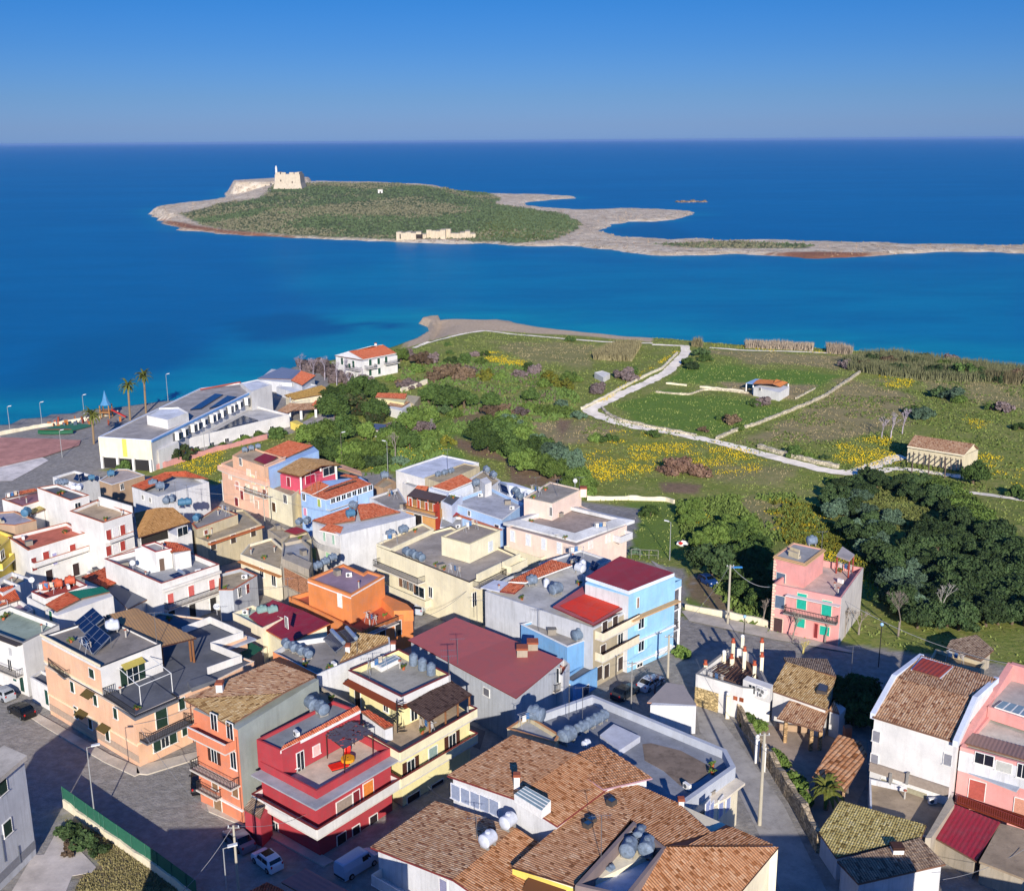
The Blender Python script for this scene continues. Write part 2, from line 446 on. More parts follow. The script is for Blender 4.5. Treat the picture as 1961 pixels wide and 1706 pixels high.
def balc(v, i, fr, xa, ya, xb, yb, d=1.2, kind='bars', mat=None, sm=None, h=1.0, th=.16, cap=None):
    a, e, L, n = v.edge(i); s0, z0 = v.hit(i, fr, xa, ya); s1, z1 = v.hit(i, fr, xb, yb); z = (z0 + z1)/2; Z = Vector((0, 0, 1))
    if s0 > s1: s0, s1 = s1, s0
    A = Vector((a.x, a.y, z)) + e*s0; m = MB(); m.obox(A - Z*th, e*(s1 - s0), n*d, Z*th)
    f = part('balcony', m, sm or plain("cfc8bc"), v.B)
    I = n*(d - .08)
    rail(v.B, [A + e*.08 , A + e*.08 + I, A + e*(s1 - s0 - .08) + I, A + e*(s1 - s0 - .08)], h, kind, mat or plain("33302e"), f)
    if cap: 
        q = A + I + Z*h; m = MB(); m.obox(q - n*.09 + Z*.003, e*(s1 - s0), n*.18, Z*.06); part('coping', m, cap, f)
    return f
def awn(v, i, fr, x, y, w, d, mat, drop=.45, name='awning'):
    a, e, L, n = v.edge(i); s, z = v.hit(i, fr, x, y); Z = Vector((0, 0, 1))
    o = Vector((a.x, a.y, z)) + e*(s - w/2); m = MB(); m.obox(o + n*.02, e*w, n*d - Z*drop, Z*.05); part(name, m, mat, v.B)
def band(v, i, fr, x, y, h=.25, pr=.08, mat=None, name='cornice', ext=0):
    a, e, L, n = v.edge(i); s, z = v.hit(i, fr, x, y); m = MB()
    m.obox(Vector((a.x, a.y, z)) - e*ext, e*(L + 2*ext), n*pr, (0, 0, h)); part(name, m, mat or plain("e6dcc6"), v.B)
def pipe(v, i, fr, x, y, y2, mat=None):
    a, e, L, n = v.edge(i); s, z = v.hit(i, fr, x, y); s2, z2 = v.hit(i, fr, x, y2); q = Vector((a.x, a.y, 0)) + e*s + n*.08
    m = MB(); m.tube((q.x, q.y, z2), (q.x, q.y, z), .05, n=6); part('drainpipe', m, mat or plain("7c4a3c"), v.B)
def ledge(v, i, d, z, th, mat, h2=None, name='canopy'):
    a, e, L, n = v.edge(i); m = MB(); m.obox(Vector((a.x, a.y, z)), e*L, n*d + Vector((0, 0, h2 or 0)), (0, 0, th)); part(name, m, mat, v.B)
# ---------------------------------------------------------------- land, sea, island
def poly_sd(X, Y, poly):
    """signed distance (positive inside)"""
    d = np.full(X.shape, 1e9); ins = np.zeros(X.shape, bool); n = len(poly)
    for i in range(n):
        ax, ay = poly[i]; bx, by = poly[(i + 1) % n]; ex, ey = bx - ax, by - ay; L = ex*ex + ey*ey + 1e-9
        t = np.clip(((X - ax)*ex + (Y - ay)*ey)/L, 0, 1); d = np.minimum(d, np.hypot(X - ax - t*ex, Y - ay - t*ey))
        c = ((ay > Y) != (by > Y)); xi = ax + (Y - ay)*ex/(ey if abs(ey) > 1e-9 else 1e-9); ins ^= c & (X < xi)
    return np.where(ins, d, -d)
def sm(a, b, x):
    t = np.clip((x - a)/(b - a), 0, 1); return t*t*(3 - 2*t)
def vnoise(X, Y, sc, seed=0):
    r = np.random.default_rng(seed); T = r.random((64, 64)); x = X/sc; y = Y/sc
    xi = np.floor(x).astype(int); yi = np.floor(y).astype(int); fx = x - xi; fy = y - yi; fx = fx*fx*(3 - 2*fx); fy = fy*fy*(3 - 2*fy)
    g = lambda a, b: T[a % 64, b % 64]
    return (g(xi, yi)*(1 - fx) + g(xi + 1, yi)*fx)*(1 - fy) + (g(xi, yi + 1)*(1 - fx) + g(xi + 1, yi + 1)*fx)*fy
def fbm(X, Y, sc, seed=0, o=4):
    return sum(vnoise(X, Y, sc/2**k, seed + k)/2**k for k in range(o))/sum(1/2**k for k in range(o))
_c = [(-120, 850), (0, 824), (60, 812), (150, 801), (235, 792), (300, 783), (345, 778), (400, 771), (450, 762), (500, 742), (540, 722), (565, 711), (600, 706), (640, 700), (700, 688), (745, 676), (768, 667), (790, 659), (812, 645),
      (822, 634), (818, 626), (800, 619), (822, 614), (860, 613), (930, 615), (975, 612), (1010, 622), (1100, 636), (1200, 645), (1300, 652), (1420, 662), (1560, 668), (1700, 678), (1850, 694), (1961, 706), (2150, 735), (2500, 790)]
COAST = [(-420, 235)] + [tuple(P(0, x, y, SEA)[:2]) for x, y in _c]
COAST = [COAST[0]] + COAST[1:] + [(520, 200), (520, 10), (-420, 10)]
def px_of(X, Y, Z):
    """photo pixel of world points (arrays), used to look up which field a bit of ground belongs to"""
    dx, dy, dz = X, Y, Z - H
    a = dx*_f.x + dy*_f.y + dz*_f.z; b = dx*_r.x + dy*_r.y + dz*_r.z; c = dx*_u.x + dy*_u.y + dz*_u.z
    return 980.5 + FPX*b/a, 853 - FPX*c/a
def wpoly(fr, pts): return [tuple(G(fr, x, y)[:2]) for x, y in pts]
def grid_mesh(name, X, Y, Z, keep=None):
    ny, nx = X.shape; idx = np.arange(nx*ny).reshape(ny, nx)
    F = np.stack([idx[:-1, :-1], idx[:-1, 1:], idx[1:, 1:], idx[1:, :-1]], -1).reshape(-1, 4)
    if keep is not None: F = F[keep[:-1, :-1].ravel() | keep[1:, 1:].ravel()]
    me = bpy.data.meshes.new(name); co = np.stack([X, Y, Z], -1).reshape(-1, 3).astype('f4')
    me.vertices.add(len(co)); me.vertices.foreach_set('co', co.ravel()); me.loops.add(F.size); me.loops.foreach_set('vertex_index', F.ravel().astype('i4'))
    me.polygons.add(len(F)); me.polygons.foreach_set('loop_start', np.arange(0, F.size, 4).astype('i4')); me.polygons.foreach_set('loop_total', np.full(len(F), 4, 'i4'))
    me.update(); me.validate(); me.polygons.foreach_set('use_smooth', np.ones(len(me.polygons), bool)); return me
def attr(me, name, R, Gc, B, A=None):
    a = me.color_attributes.new(name, 'FLOAT_COLOR', 'POINT')
    d = np.stack([np.clip(v, 0, 1) for v in (R, Gc, B, A if A is not None else np.ones_like(R))], -1).reshape(-1, 4)
    a.data.foreach_set('color', d.astype('f4').ravel())
XS = np.concatenate([np.arange(-420, -120, 6.0), np.arange(-120, 230, 1.0), np.arange(230, 520, 6.0)])
YS = np.concatenate([np.arange(10, 60, 5.0), np.arange(60, 520, 1.0)])
GX, GY = np.meshgrid(XS, YS)
t_ = np.clip((GY - 135)/100, 0, 1); GZ = -3.5*t_*t_*(3 - 2*t_)
SD = poly_sd(GX, GY, COAST)
wid = np.where(GX < -30, 2.0, 14.0)                       # sea wall on the left, beaches and low banks elsewhere
bb = sm(0, 1, SD/wid)
GZ = np.where(SD > 0, SEA - .15 + (GZ - SEA + .15)*bb, SEA - .15 + SD*.12)
GZ = np.maximum(GZ, -14)
rough = sm(2, 12, SD)*sm(170, 200, GY)*1.0
GZ += rough*(fbm(GX, GY, 22, 3) - .5)*.9 + (SD > -4)*(wid > 5)*(1 - bb)*(fbm(GX, GY, 3, 9) - .5)*.5
def zt(x, y):                                            # height of the built terrain
    i = np.clip(np.searchsorted(XS, x) - 1, 0, len(XS) - 2); j = np.clip(np.searchsorted(YS, y) - 1, 0, len(YS) - 2)
    fx = (x - XS[i])/(XS[i + 1] - XS[i]); fy = (y - YS[j])/(YS[j + 1] - YS[j])
    return (GZ[j, i]*(1 - fx) + GZ[j, i + 1]*fx)*(1 - fy) + (GZ[j + 1, i]*(1 - fx) + GZ[j + 1, i + 1]*fx)*fy
def GT(fr, x, y, dz=0):
    p = G(fr, x, y)
    for _ in range(4):
        p = P(fr, x, y, float(zt(p.x, p.y)))
    return Vector((p.x, p.y, float(zt(p.x, p.y)) + dz))
PXX, PXY = px_of(GX, GY, GZ)
def zone(fr, pts, soft=3.0, nz=6.0, seed=1):
    """0..1 mask of a patch of land, its outline surveyed from the photo, its rim broken up"""
    pp = [px(fr, *q) for q in pts]; d = poly_sd(PXX, PXY, pp) + (fbm(GX, GY, 9, seed) - .5)*2*nz
    return sm(-soft, soft, d)
dry = np.maximum.reduce([zone(12, [(560, 115), (1170, 140), (1150, 200), (760, 165)], 6, 8, 2)*.8, zone(12, [(900, 440), (1180, 240), (1330, 250), (1500, 330), (1480, 430), (1180, 500), (700, 520)], 10, 16, 3)*.8,
     zone(12, [(1480, 230), (1961, 230), (1961, 380), (1600, 330)], 8, 16, 4)*.6, zone(11, [(1080, 180), (1650, 190), (1640, 330), (1250, 280)], 6, 12, 5)*.5,
     zone(11, [(1330, 590), (1800, 640), (1700, 700), (1400, 740), (1300, 620)], 6, 10, 6)*.9, zone(12, [(620, 250), (1060, 270), (960, 330), (860, 330), (700, 300)], 3, 4, 7), zone(12, [(0, 400), (250, 450), (0, 510)], 6, 6, 8)*.7,
     zone(13, [(560, 280), (800, 270), (820, 330), (700, 480), (620, 400)], 8, 14, 9)*.6, zone(12, [(620, 600), (1000, 620), (900, 690), (600, 680)], 8, 14, 19)*.5])
dirt = np.maximum.reduce([zone(11, [(900, 690), (1150, 750), (1240, 830), (1500, 900), (1500, 960), (1200, 960), (1180, 830), (1000, 790), (900, 740)], 5, 5, 10), zone(11, [(900, 560), (1250, 510), (1260, 560), (1050, 640), (880, 660)], 5, 8, 11)*.8,
     zone(13, [(170, 190), (380, 200), (350, 250), (180, 245)], 4, 6, 12), zone(13, [(290, 640), (470, 700), (620, 880), (460, 850), (300, 760)], 5, 6, 13)*.9, zone(12, [(-80, 420), (0, 420), (-60, 500)], 5, 5, 14),
     zone(4, [(330, 1270), (560, 1360), (1100, 1706), (380, 1706), (440, 1600), (560, 1560), (540, 1450)], 6, 10, 15)*.85])
lush = np.maximum.reduce([zone(12, [(500, 170), (1180, 220), (1040, 300), (640, 270), (400, 250)], 5, 8, 16), zone(12, [(160, 350), (400, 290), (760, 330), (900, 380), (620, 490), (300, 440)], 6, 10, 17)*.9, zone(13, [(0, 290), (240, 300), (330, 480), (280, 560), (0, 560)], 5, 8, 18)*.7,
     zone(13, [(280, 720), (330, 700), (600, 880), (310, 800)], 3, 4, 21)*.8, zone(11, [(600, 640), (960, 560), (1000, 740), (900, 850), (700, 800)], 9, 14, 22)*.8])
flow = np.maximum.reduce([zone(12, [(0, 500), (300, 480), (620, 530), (880, 600), (560, 660), (380, 640), (100, 700), (20, 620)], 10, 22, 30)*.9, zone(12, [(1150, 520), (1380, 500), (1400, 590), (1230, 640), (1150, 580)], 8, 16, 31),
     zone(12, [(1340, 235), (1480, 240), (1470, 280), (1350, 275)], 4, 8, 32)*.8, zone(12, [(600, 95), (1200, 120), (1200, 135), (850, 118)], 2, 4, 33)*.8, zone(12, [(1750, 560), (1961, 620), (1961, 720), (1800, 640)], 8, 20, 34)*.7,
     zone(11, [(1080, 230), (1280, 290), (1240, 330), (1060, 270)], 4, 8, 35), zone(13, [(640, 300), (860, 290), (960, 330), (1100, 500), (1380, 780), (1180, 790), (1160, 620), (800, 500)], 8, 14, 36), zone(13, [(320, 360), (560, 360), (560, 420), (330, 400)], 6, 10, 37)*.6,
     zone(11, [(680, 730), (880, 750), (860, 790), (640, 820), (560, 860), (420, 900), (440, 830)], 4, 8, 38)*.9, zone(12, [(20, 620), (370, 630), (300, 680), (100, 690)], 4, 6, 39), zone(1, [(1290, 150), (1680, 70), (1680, 290), (1500, 260)], 8, 14, 40), zone(12, [(1700, 400), (1820, 430), (1740, 470)], 4, 6, 41)*.7, zone(12, [(30, 380), (440, 120), (460, 120), (80, 380)], 1, 1.5, 42)*.8])
sand = np.clip(sm(1, 0, SD/ (10 + 6*(fbm(GX, GY, 20, 50) - .5))), 0, 1)*(GX > -40)
sand = np.maximum(sand, zone(11, [(640, 215), (700, 195), (860, 150), (1060, 120), (1300, 135), (1600, 150), (1961, 185), (1961, 100), (1200, 20), (700, 40)], 1.5, 1, 51))
_t1 = zone(0, [(-700, 800), (0, 795), (240, 755), (560, 680), (640, 725), (560, 830), (190, 900), (420, 930), (420, 895), (700, 905), (745, 905), (830, 1000), (1110, 960), (1230, 975), (1200, 1070), (1340, 1095), (1300, 1180), (1480, 1220), (1640, 1235), (2050, 1290), (2700, 1500), (2700, 3500), (-900, 3500)], 2, 1, 60)
town = np.clip(_t1 - zone(1, [(1200, 190), (1700, 60), (1690, 310), (1560, 260), (1400, 200)], 2, 2, 61) - zone(13, [(280, 560), (340, 640), (300, 760), (600, 900), (300, 800)], 2, 2, 62), 0, 1)
town = np.maximum(town, (GY < 90)*1.0)
town = np.clip(town - zone(4, [(330, 1270), (560, 1360), (1100, 1706), (1100, 2000), (380, 2000), (440, 1600), (560, 1560), (540, 1450)], 6, 10, 15)*.9, 0, 1)
me = grid_mesh("ground", GX, GY, GZ)
attr(me, "fields", dry, dirt, lush, flow); attr(me, "edges", sand, town, np.zeros_like(town))
def land_mat():
    s = NT("ground"); p = s.pos()
    def at(nm):
        a = s.n("Attribute"); a.attribute_name = nm; q = s.n("SeparateColor"); s.l(a.outputs["Color"], q.inputs[0]); return q.outputs, a.outputs["Alpha"]
    f, fl = at("fields"); e, _ = at("edges")
    n1 = s.ramp(s.noise(p, .12, 5, .65), [(.35, 0), (.65, 1)]); n2 = s.ramp(s.noise(p, .9, 5, .7), [(.4, 0), (.66, 1)]); n3 = s.ramp(s.noise(p, .35, 6, .75), [(.45, 0), (.62, 1)])
    g = s.mix((.23, .265, .055), (.34, .315, .11), n1); g = s.mix(g, (.155, .21, .04), n2)
    g = s.mix(g, s.mix((.12, .215, .035), (.18, .27, .05), n2), f[2]); g = s.mix(g, s.mix((.36, .28, .15), (.25, .22, .10), n3), f[0])
    g = s.mix(g, s.mix((.28, .19, .12), (.19, .135, .08), n2), f[1])
    fm = s.n("Math", operation='MULTIPLY'); s.l(fl, fm.inputs[0]); s.l(s.ramp(s.noise(p, .5, 6, .8), [(.5, 0), (.62, .55)]), fm.inputs[1])
    g = s.mix(g, (.42, .34, .02), fm.outputs[0])
    g = s.mix(g, s.mix((.50, .38, .25), (.62, .49, .35), n2), e[0])
    g = s.mix(g, s.mix((.27, .25, .22), (.38, .355, .32), n2), e[1])
    s.bump(s.noise(p, 1.4, 6, .75), .6, .35)
    return s.out(g, .97, .05)
me.materials.append(land_mat()); o = bpy.data.objects.new("ground", me); COL.objects.link(o); o["kind"] = "structure"

# the island and its long spit
_i = [(288, 408), (300, 416), (318, 430), (350, 441), (400, 446), (450, 450), (560, 456), (700, 461), (780, 465), (860, 468), (930, 467), (1000, 471), (1090, 472), (1160, 478), (1215, 485), (1260, 490), (1330, 490), (1400, 487), (1500, 491), (1560, 496), (1620, 494), (1700, 489), (1760, 485), (1830, 482), (1900, 483), (1961, 486), (2100, 490), (2300, 500),
      (2300, 482), (2100, 475), (1961, 473), (1800, 470), (1650, 467), (1500, 462), (1400, 463), (1340, 459), (1290, 462), (1210, 457), (1165, 450), (1150, 442), (1170, 430), (1210, 425), (1250, 424), (1290, 421), (1325, 411), (1330, 407), (1250, 402), (1200, 401), (1120, 404), (1060, 400), (1010, 395), (1003, 389), (1040, 384), (1098, 380), (1095, 377), (1030, 374), (940, 372), (850, 364), (760, 360), (660, 360), (540, 358), (445, 364), (432, 371), (438, 378), (390, 386), (330, 392), (296, 399)]
ISL = [tuple(P(0, x, y, SEA)[:2]) for x, y in _i]
ix = np.arange(-780, 1000, 5.0); iy = np.concatenate([np.arange(700, 1150, 3.5), np.arange(1150, 2100, 7.0)])
IX, IY = np.meshgrid(ix, iy); ISD = poly_sd(IX, IY, ISL) + (fbm(IX, IY, 22, 70) - .5)*16
IZ = SEA - .3 + np.clip(ISD, -30, 5)*.42 + (ISD > 0)*(fbm(IX, IY, 12, 71) - .5)*1.4
IZ = np.where(ISD > 0, IZ, SEA - .3 + ISD*.1)
cx_, cy_ = P(0, 560, 385, 5)[:2]
hill = sm(0, 1, poly_sd(IX, IY, [tuple(P(0, x, y, 0)[:2]) for x, y in [(330, 398), (440, 372), (530, 366), (760, 366), (940, 376), (1010, 395), (1100, 420), (1100, 445), (1000, 452), (850, 440), (700, 446), (450, 440), (370, 425)]])/90)
HILL = 6 + 15*sm(950, 1450, IY)
IZ = np.where(ISD > 0, IZ + hill*(HILL + 2.2*(fbm(IX, IY, 45, 77) - .5)), IZ)
wc = sm(70, 30, np.hypot(IX - P(0, 305, 405, 0)[0], (IY - P(0, 305, 405, 0)[1])*.5)); IZ = IZ + 6*wc*sm(1, 9, ISD)
cl = poly_sd(IX, IY, [tuple(P(0, x, y, SEA)[:2]) for x, y in [(440, 370), (520, 364), (600, 361), (600, 370), (510, 375), (445, 375)]]); IZ = np.where(ISD > 0, np.maximum(IZ, SEA + 19*sm(-6, 8, cl)), IZ)
IPX, IPY = px_of(IX, IY, IZ)
def izone(pts, soft, nz, seed): return sm(-soft, soft, poly_sd(IPX, IPY, pts) + (fbm(IX, IY, 60, seed) - .5)*2*nz)
veg = izone([(345, 410), (420, 390), (500, 378), (530, 352), (760, 351), (930, 368), (960, 380), (950, 390), (1000, 398), (1080, 410), (1112, 425), (1105, 440), (1060, 460), (1000, 464), (900, 462), (880, 458), (770, 459), (600, 452), (460, 443), (390, 431)], 1.5, 3, 80)
veg = np.maximum(veg, izone([(1225, 466), (1400, 462), (1560, 470), (1540, 476), (1330, 476)], 1, 2, 81)*.9)
ygr = izone([(960, 400), (1080, 412), (1110, 425), (1100, 440), (1050, 458), (900, 462), (930, 430)], 6, 6, 82)
red = izone([(290, 420), (340, 436), (460, 452), (560, 460), (560, 452), (430, 440), (330, 424)], 1.5, 2, 83)
red = np.maximum(red, izone([(1440, 485), (1560, 482), (1700, 486), (1600, 500), (1540, 498)], 1.5, 3, 84)); rock = (IZ < SEA + 2.4)*1.0
keep = ISD > -25
me = grid_mesh("island", IX, IY, IZ, keep); attr(me, "cover", veg, ygr, red, rock)
def isl_mat():
    s = NT("island_ground"); p = s.pos(); a = s.n("Attribute"); a.attribute_name = "cover"; q = s.n("SeparateColor"); s.l(a.outputs["Color"], q.inputs[0])
    n1 = s.ramp(s.noise(p, .03, 6, .75), [(.4, 0), (.6, 1)]); n2 = s.ramp(s.noise(p, .09, 6, .8), [(.42, 0), (.58, 1)])
    rk = s.mix((.62, .50, .35), (.86, .74, .57), n2); rk = s.mix(rk, (.20, .14, .10), s.ramp(s.noise(p, .16, 5, .8), [(.55, 0), (.63, .8)]))
    rk = s.mix(rk, (.36, .17, .10), q.outputs[2])
    gr = s.mix((.09, .13, .055), (.17, .20, .10), n2); gr = s.mix(gr, (.27, .25, .17), s.ramp(s.noise(p, .05, 6, .8), [(.56, 0), (.64, .7)]))
    gr = s.mix(gr, s.mix((.26, .27, .09), (.14, .19, .05), n2), q.outputs[1])
    col = s.mix(rk, gr, q.outputs[0])
    s.bump(s.noise(p, .25, 6, .8), 1.0, 2.5)
    return s.out(col, .97, .05)
me.materials.append(isl_mat()); o = bpy.data.objects.new("island", me); COL.objects.link(o); o["kind"] = "structure"
def zi(x, y):
    i = int(np.clip(np.searchsorted(ix, x) - 1, 0, len(ix) - 2)); j = int(np.clip(np.searchsorted(iy, y) - 1, 0, len(iy) - 2)); return float(IZ[j, i])
def GI(fr, x, y):
    z = 5.0
    for _ in range(30):
        p = P(fr, x, y, z); z = .6*z + .4*zi(p.x, p.y)
    return p

# sea: one sheet to the horizon, finer near the shore so that it can carry the shallows
gx = np.concatenate([[-60000, -35000, -20000, -8000, -3000, -1500], np.arange(-900, 1400, 10.0), [1500, 3000, 8000, 20000, 35000, 60000]])
gy = np.concatenate([[-2000, 0, 150], np.arange(180, 900, 5.0), np.arange(900, 2300, 14.0), [2500, 3500, 6000, 12000, 24000, 40000, 60000]])
SX, SY = np.meshgrid(gx, gy); SZ = np.full_like(SX, SEA)
sdl = -poly_sd(SX, SY, COAST); sdi = -poly_sd(SX, SY, ISL); SPX, SPY = px_of(SX, SY, SZ); SPX = np.where(SY < 60, -1e4, SPX)
nn = (fbm(SX, SY, 40, 90) - .5)
sh = sm(75, 0, sdl + nn*50)*.8 + sm(35, 0, sdi + nn*40)*.25
def szone(pts, soft, nz, seed): return np.where(SY > 60, sm(-soft, soft, poly_sd(SPX, SPY, pts) + (fbm(SX, SY, 60, seed) - .5)*2*nz), 0)
bay = szone([(430, 720), (640, 700), (800, 665), (830, 635), (780, 610), (700, 600), (560, 610), (430, 640), (330, 700)], 25, 18, 91)
chan = szone([(500, 500), (900, 490), (1300, 510), (1961, 520), (1961, 650), (1300, 630), (900, 600), (600, 580)], 45, 30, 92)
weed = szone([(430, 620), (560, 600), (720, 625), (640, 640), (490, 655)], 6, 10, 93) + szone([(100, 640), (300, 620), (420, 680), (200, 740), (0, 760)], 18, 30, 94)*.8 + szone([(690, 618), (790, 622), (740, 630)], 2, 3, 95) + szone([(1180, 450), (1160, 440), (1260, 425), (1340, 455), (1300, 462)], 5, 6, 96)*.9
me = grid_mesh("sea", SX, SY, SZ); attr(me, "depth", sh, bay*.55 + chan*.55, np.clip(weed, 0, 1), szone([(0, 410), (250, 432), (520, 500), (800, 560), (700, 600), (0, 470)], 14, 10, 97))
def sea_mat():
    s = NT("sea_water"); p = s.pos(); a = s.n("Attribute"); a.attribute_name = "depth"; q = s.n("SeparateColor"); s.l(a.outputs["Color"], q.inputs[0])
    big = s.ramp(s.noise(s.scaled(p, (.0016, .006, 1)), 1, 5, .6), [(.35, 0), (.65, 1)])
    c = s.mix((.0005, .135, .315), (.0005, .165, .365), big)
    c = s.mix(c, (.001, .27, .40), q.outputs[1]); c = s.mix(c, (.003, .33, .40), q.outputs[0])
    c = s.mix(c, (.0005, .12, .27), q.outputs[2]); 
    pt = s.ramp(s.noise(s.scaled(p, (.012, .03, 1)), 1, 6, .7), [(.4, 0), (.62, .5)]); c = s.mix(c, (.0005, .115, .27), pt); c = s.mix(c, (.002, .20, .42), s.ramp(s.noise(s.scaled(p, (.05, .16, 1)), 1, 5, .8), [(.55, 0), (.75, .35)]))
    s.l(c, s.b.inputs["Base Color"]); s.b.inputs["Roughness"].default_value = .38; s.b.inputs["IOR"].default_value = 1.33; s.b.inputs["Specular IOR Level"].default_value = .1
    s.bump(s.noise(s.scaled(p, (.35, .8, 1)), 1, 7, .75), .5, .5)
    return s.m
me.materials.append(sea_mat()); o = bpy.data.objects.new("sea", me); COL.objects.link(o); o["kind"] = "structure"

# ---------------------------------------------------------------- roads, pavements and paths
def asph(c):
    s = NT("asphalt"); b = lin(c); p = s.pos(); col = s.mix(mul(b, .85), mul(b, 1.25), s.ramp(s.noise(p, .13, 3, .5), [(.4, 0), (.6, 1)])); col = s.mix(col, mul(b, 1.7), s.ramp(s.noise(p, .6, 5, .6), [(.56, 0), (.75, .5)])); return s.out(col, .95, .1)
def drape(name, fr, pts, dz, mat, kind='structure', soft=None, th=None):
    """polygon laid on the ground"""
    W = ccw([GT(fr, x, y) for x, y in pts]); bm = bmesh.new(); x0 = min(w.x for w in W); x1 = max(w.x for w in W); y0 = min(w.y for w in W); y1 = max(w.y for w in W); st = 3.0
    if max(w.y for w in W) < 135:
        m = MB(); m.prism([Vector((w.x, w.y, dz)) for w in W], -.3); return struct(name, m, mat)
    nx = int((x1 - x0)/st) + 2; ny = int((y1 - y0)/st) + 2; g = [[bm.verts.new((x0 + i*st, y0 + j*st, 0)) for i in range(nx)] for j in range(ny)]
    for j in range(ny - 1):
        for i in range(nx - 1): bm.faces.new((g[j][i], g[j][i + 1], g[j + 1][i + 1], g[j + 1][i]))
    for i in range(len(W)):
        a, b = W[i], W[(i + 1) % len(W)]; d = Vector((b.x - a.x, b.y - a.y, 0)).normalized()
        bmesh.ops.bisect_plane(bm, geom=list(bm.verts) + list(bm.edges) + list(bm.faces), plane_co=(a.x, a.y, 0), plane_no=(d.y, -d.x, 0), clear_outer=True)
    for v in bm.verts: v.co.z = float(zt(v.co.x, v.co.y)) + dz
    me = bpy.data.meshes.new(name); bm.to_mesh(me); bm.free(); me.materials.append(mat); o = bpy.data.objects.new(name, me); COL.objects.link(o); o["kind"] = kind; return o
def ribbon(name, fr, pts, w, dz, mat, wall=None, jag=.2, label=None, cat=None, group=None):
    """a strip along a line on the ground; with wall it stands up as a low wall"""
    W = [GT(fr, x, y) for x, y in pts]; L = []
    for a, b in zip(W[:-1], W[1:]):
        n = max(1, int((b - a).length/1.2))
        for k in range(n): L.append(a.lerp(b, k/n))
    L.append(W[-1]); bm = MB(); prev = None; Z = Vector((0, 0, 1)); ww = w if callable(w) else (lambda t: w)
    # smooth the line
    for _ in range(3 if wall is None else 1): L = [L[0]] + [(L[i - 1] + L[i]*2 + L[i + 1])/4 for i in range(1, len(L) - 1)] + [L[-1]]
    rows_ = []
    for k, q in enumerate(L):
        d = (L[min(k + 1, len(L) - 1)] - L[max(k - 1, 0)]); d.z = 0; d.normalize(); n = Vector((-d.y, d.x, 0)); h = ww(k/len(L))/2
        l = q + n*(h + random.uniform(-jag, jag)*h); r = q - n*(h + random.uniform(-jag, jag)*h)
        if wall is None: rows_.append([Vector((v.x, v.y, float(zt(v.x, v.y)) + dz)) for v in (l, (l + r)/2, r)])
        else:
            zz = [float(zt(v.x, v.y)) for v in (l, r)]; hh = wall*random.uniform(.8, 1.15)
            rows_.append([Vector((l.x, l.y, zz[0] - .3)), Vector((l.x, l.y, zz[0] + hh)), Vector((r.x, r.y, zz[1] + hh)), Vector((r.x, r.y, zz[1] - .3))])
    for a, b in zip(rows_[:-1], rows_[1:]):
        for i in range(len(a) - 1): bm.quad(a[i], a[i + 1], b[i + 1], b[i])
    if wall is not None:
        bm.quad(*rows_[0]); bm.quad(*rows_[-1][::-1]); return single(name, label, cat, bm, mat, group)
    return struct(name, bm, mat)
ASPH = asph("5f5d5e"); ASPD = ASPH; PAVE = deck("8f8a82", .3); PAVL = deck("a59c8e", .3); KERB = deck("b0a594", .2); GRAV = deck("e0d4be", .1); CONC = deck("8d8983", .5)
# ---------------------------------------------------------------- the town, nearest houses first
WH = stucco("e3e0da", .35); WH2 = stucco("d6d6d6", .7); CREAM = stucco("ece2c0", .4); CREAM2 = stucco("efe3c4", .5); PEACH = stucco("ecbc98", .35); PEACH2 = stucco("eec0a4", .35); ORG = stucco("e08a66", .4); ORG2 = stucco("e58e52", .4)
RED = stucco("b44248", .4); YEL = stucco("eee3a8", .35); YEL2 = stucco("ecd266", .3); GRYG = stucco("a3aaa2", .5); GRYW = stucco("c4c6c9", .75); LGR = stucco("b7bbc0", .7); BLUE = stucco("9acbea", .35); BLUE2 = stucco("a8c8ee", .35); BLUE3 = stucco("79abd8", .7)
PINK = stucco("e3a098", .35); PINKF = stucco("f0d6c4", .35); BEIGE = stucco("c9bb9a", .8); TAN = stucco("b3977a", .6); RAW = stucco("b8ac98", .9); PALE = stucco("dfe6f2", .4)
DK = deck("7f7a74"); DKD = deck("56585d", .25); DKG = deck("8b8b8a", .4); DKB = deck("93866f", .7); DKM = deck("84707a", .3); DKT = deck("a08d74", .6); DKR = deck("a8604e", .4); DKW = deck("b9bcc0", .4); TERR = deck("b48a70", .3)
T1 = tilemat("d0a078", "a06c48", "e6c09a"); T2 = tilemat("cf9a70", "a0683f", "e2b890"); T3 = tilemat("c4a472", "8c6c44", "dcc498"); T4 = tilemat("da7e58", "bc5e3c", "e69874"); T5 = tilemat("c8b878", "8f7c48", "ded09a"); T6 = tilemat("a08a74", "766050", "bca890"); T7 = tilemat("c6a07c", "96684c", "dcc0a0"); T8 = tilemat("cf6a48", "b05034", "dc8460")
CPR = plain("96423a"); CPW = plain("e6e4de"); CPT = plain("bd6a44"); CPG = plain("8f8c86"); CPD = plain("4e4640"); BLK = plain("2a2826"); TRR = plain("7e3634"); BRN = plain("4a3026"); GRN = "22382c"; WD = plain("7a5030"); WTM = plain("dcdcd8", .5)
def corner_off(v, d, z, ii=(0, 1)):
    if len(ii) == 1:
        a, e, L, n = v.edge(ii[0]); A = Vector((a.x, a.y, z)); Bq = A + e*L; return [A, A + n*d, Bq + n*d, Bq]
    a, e0, L0, n0 = v.edge(ii[0]); b, e1, L1, n1 = v.edge(ii[1]); A = Vector((a.x, a.y, z)); C = Vector((b.x, b.y, z)); E = C + e1*L1
    m = (n0 + n1)/(1 + n0.dot(n1)); return [A, A + n0*d, C + m*d, E + n1*d, E, C]
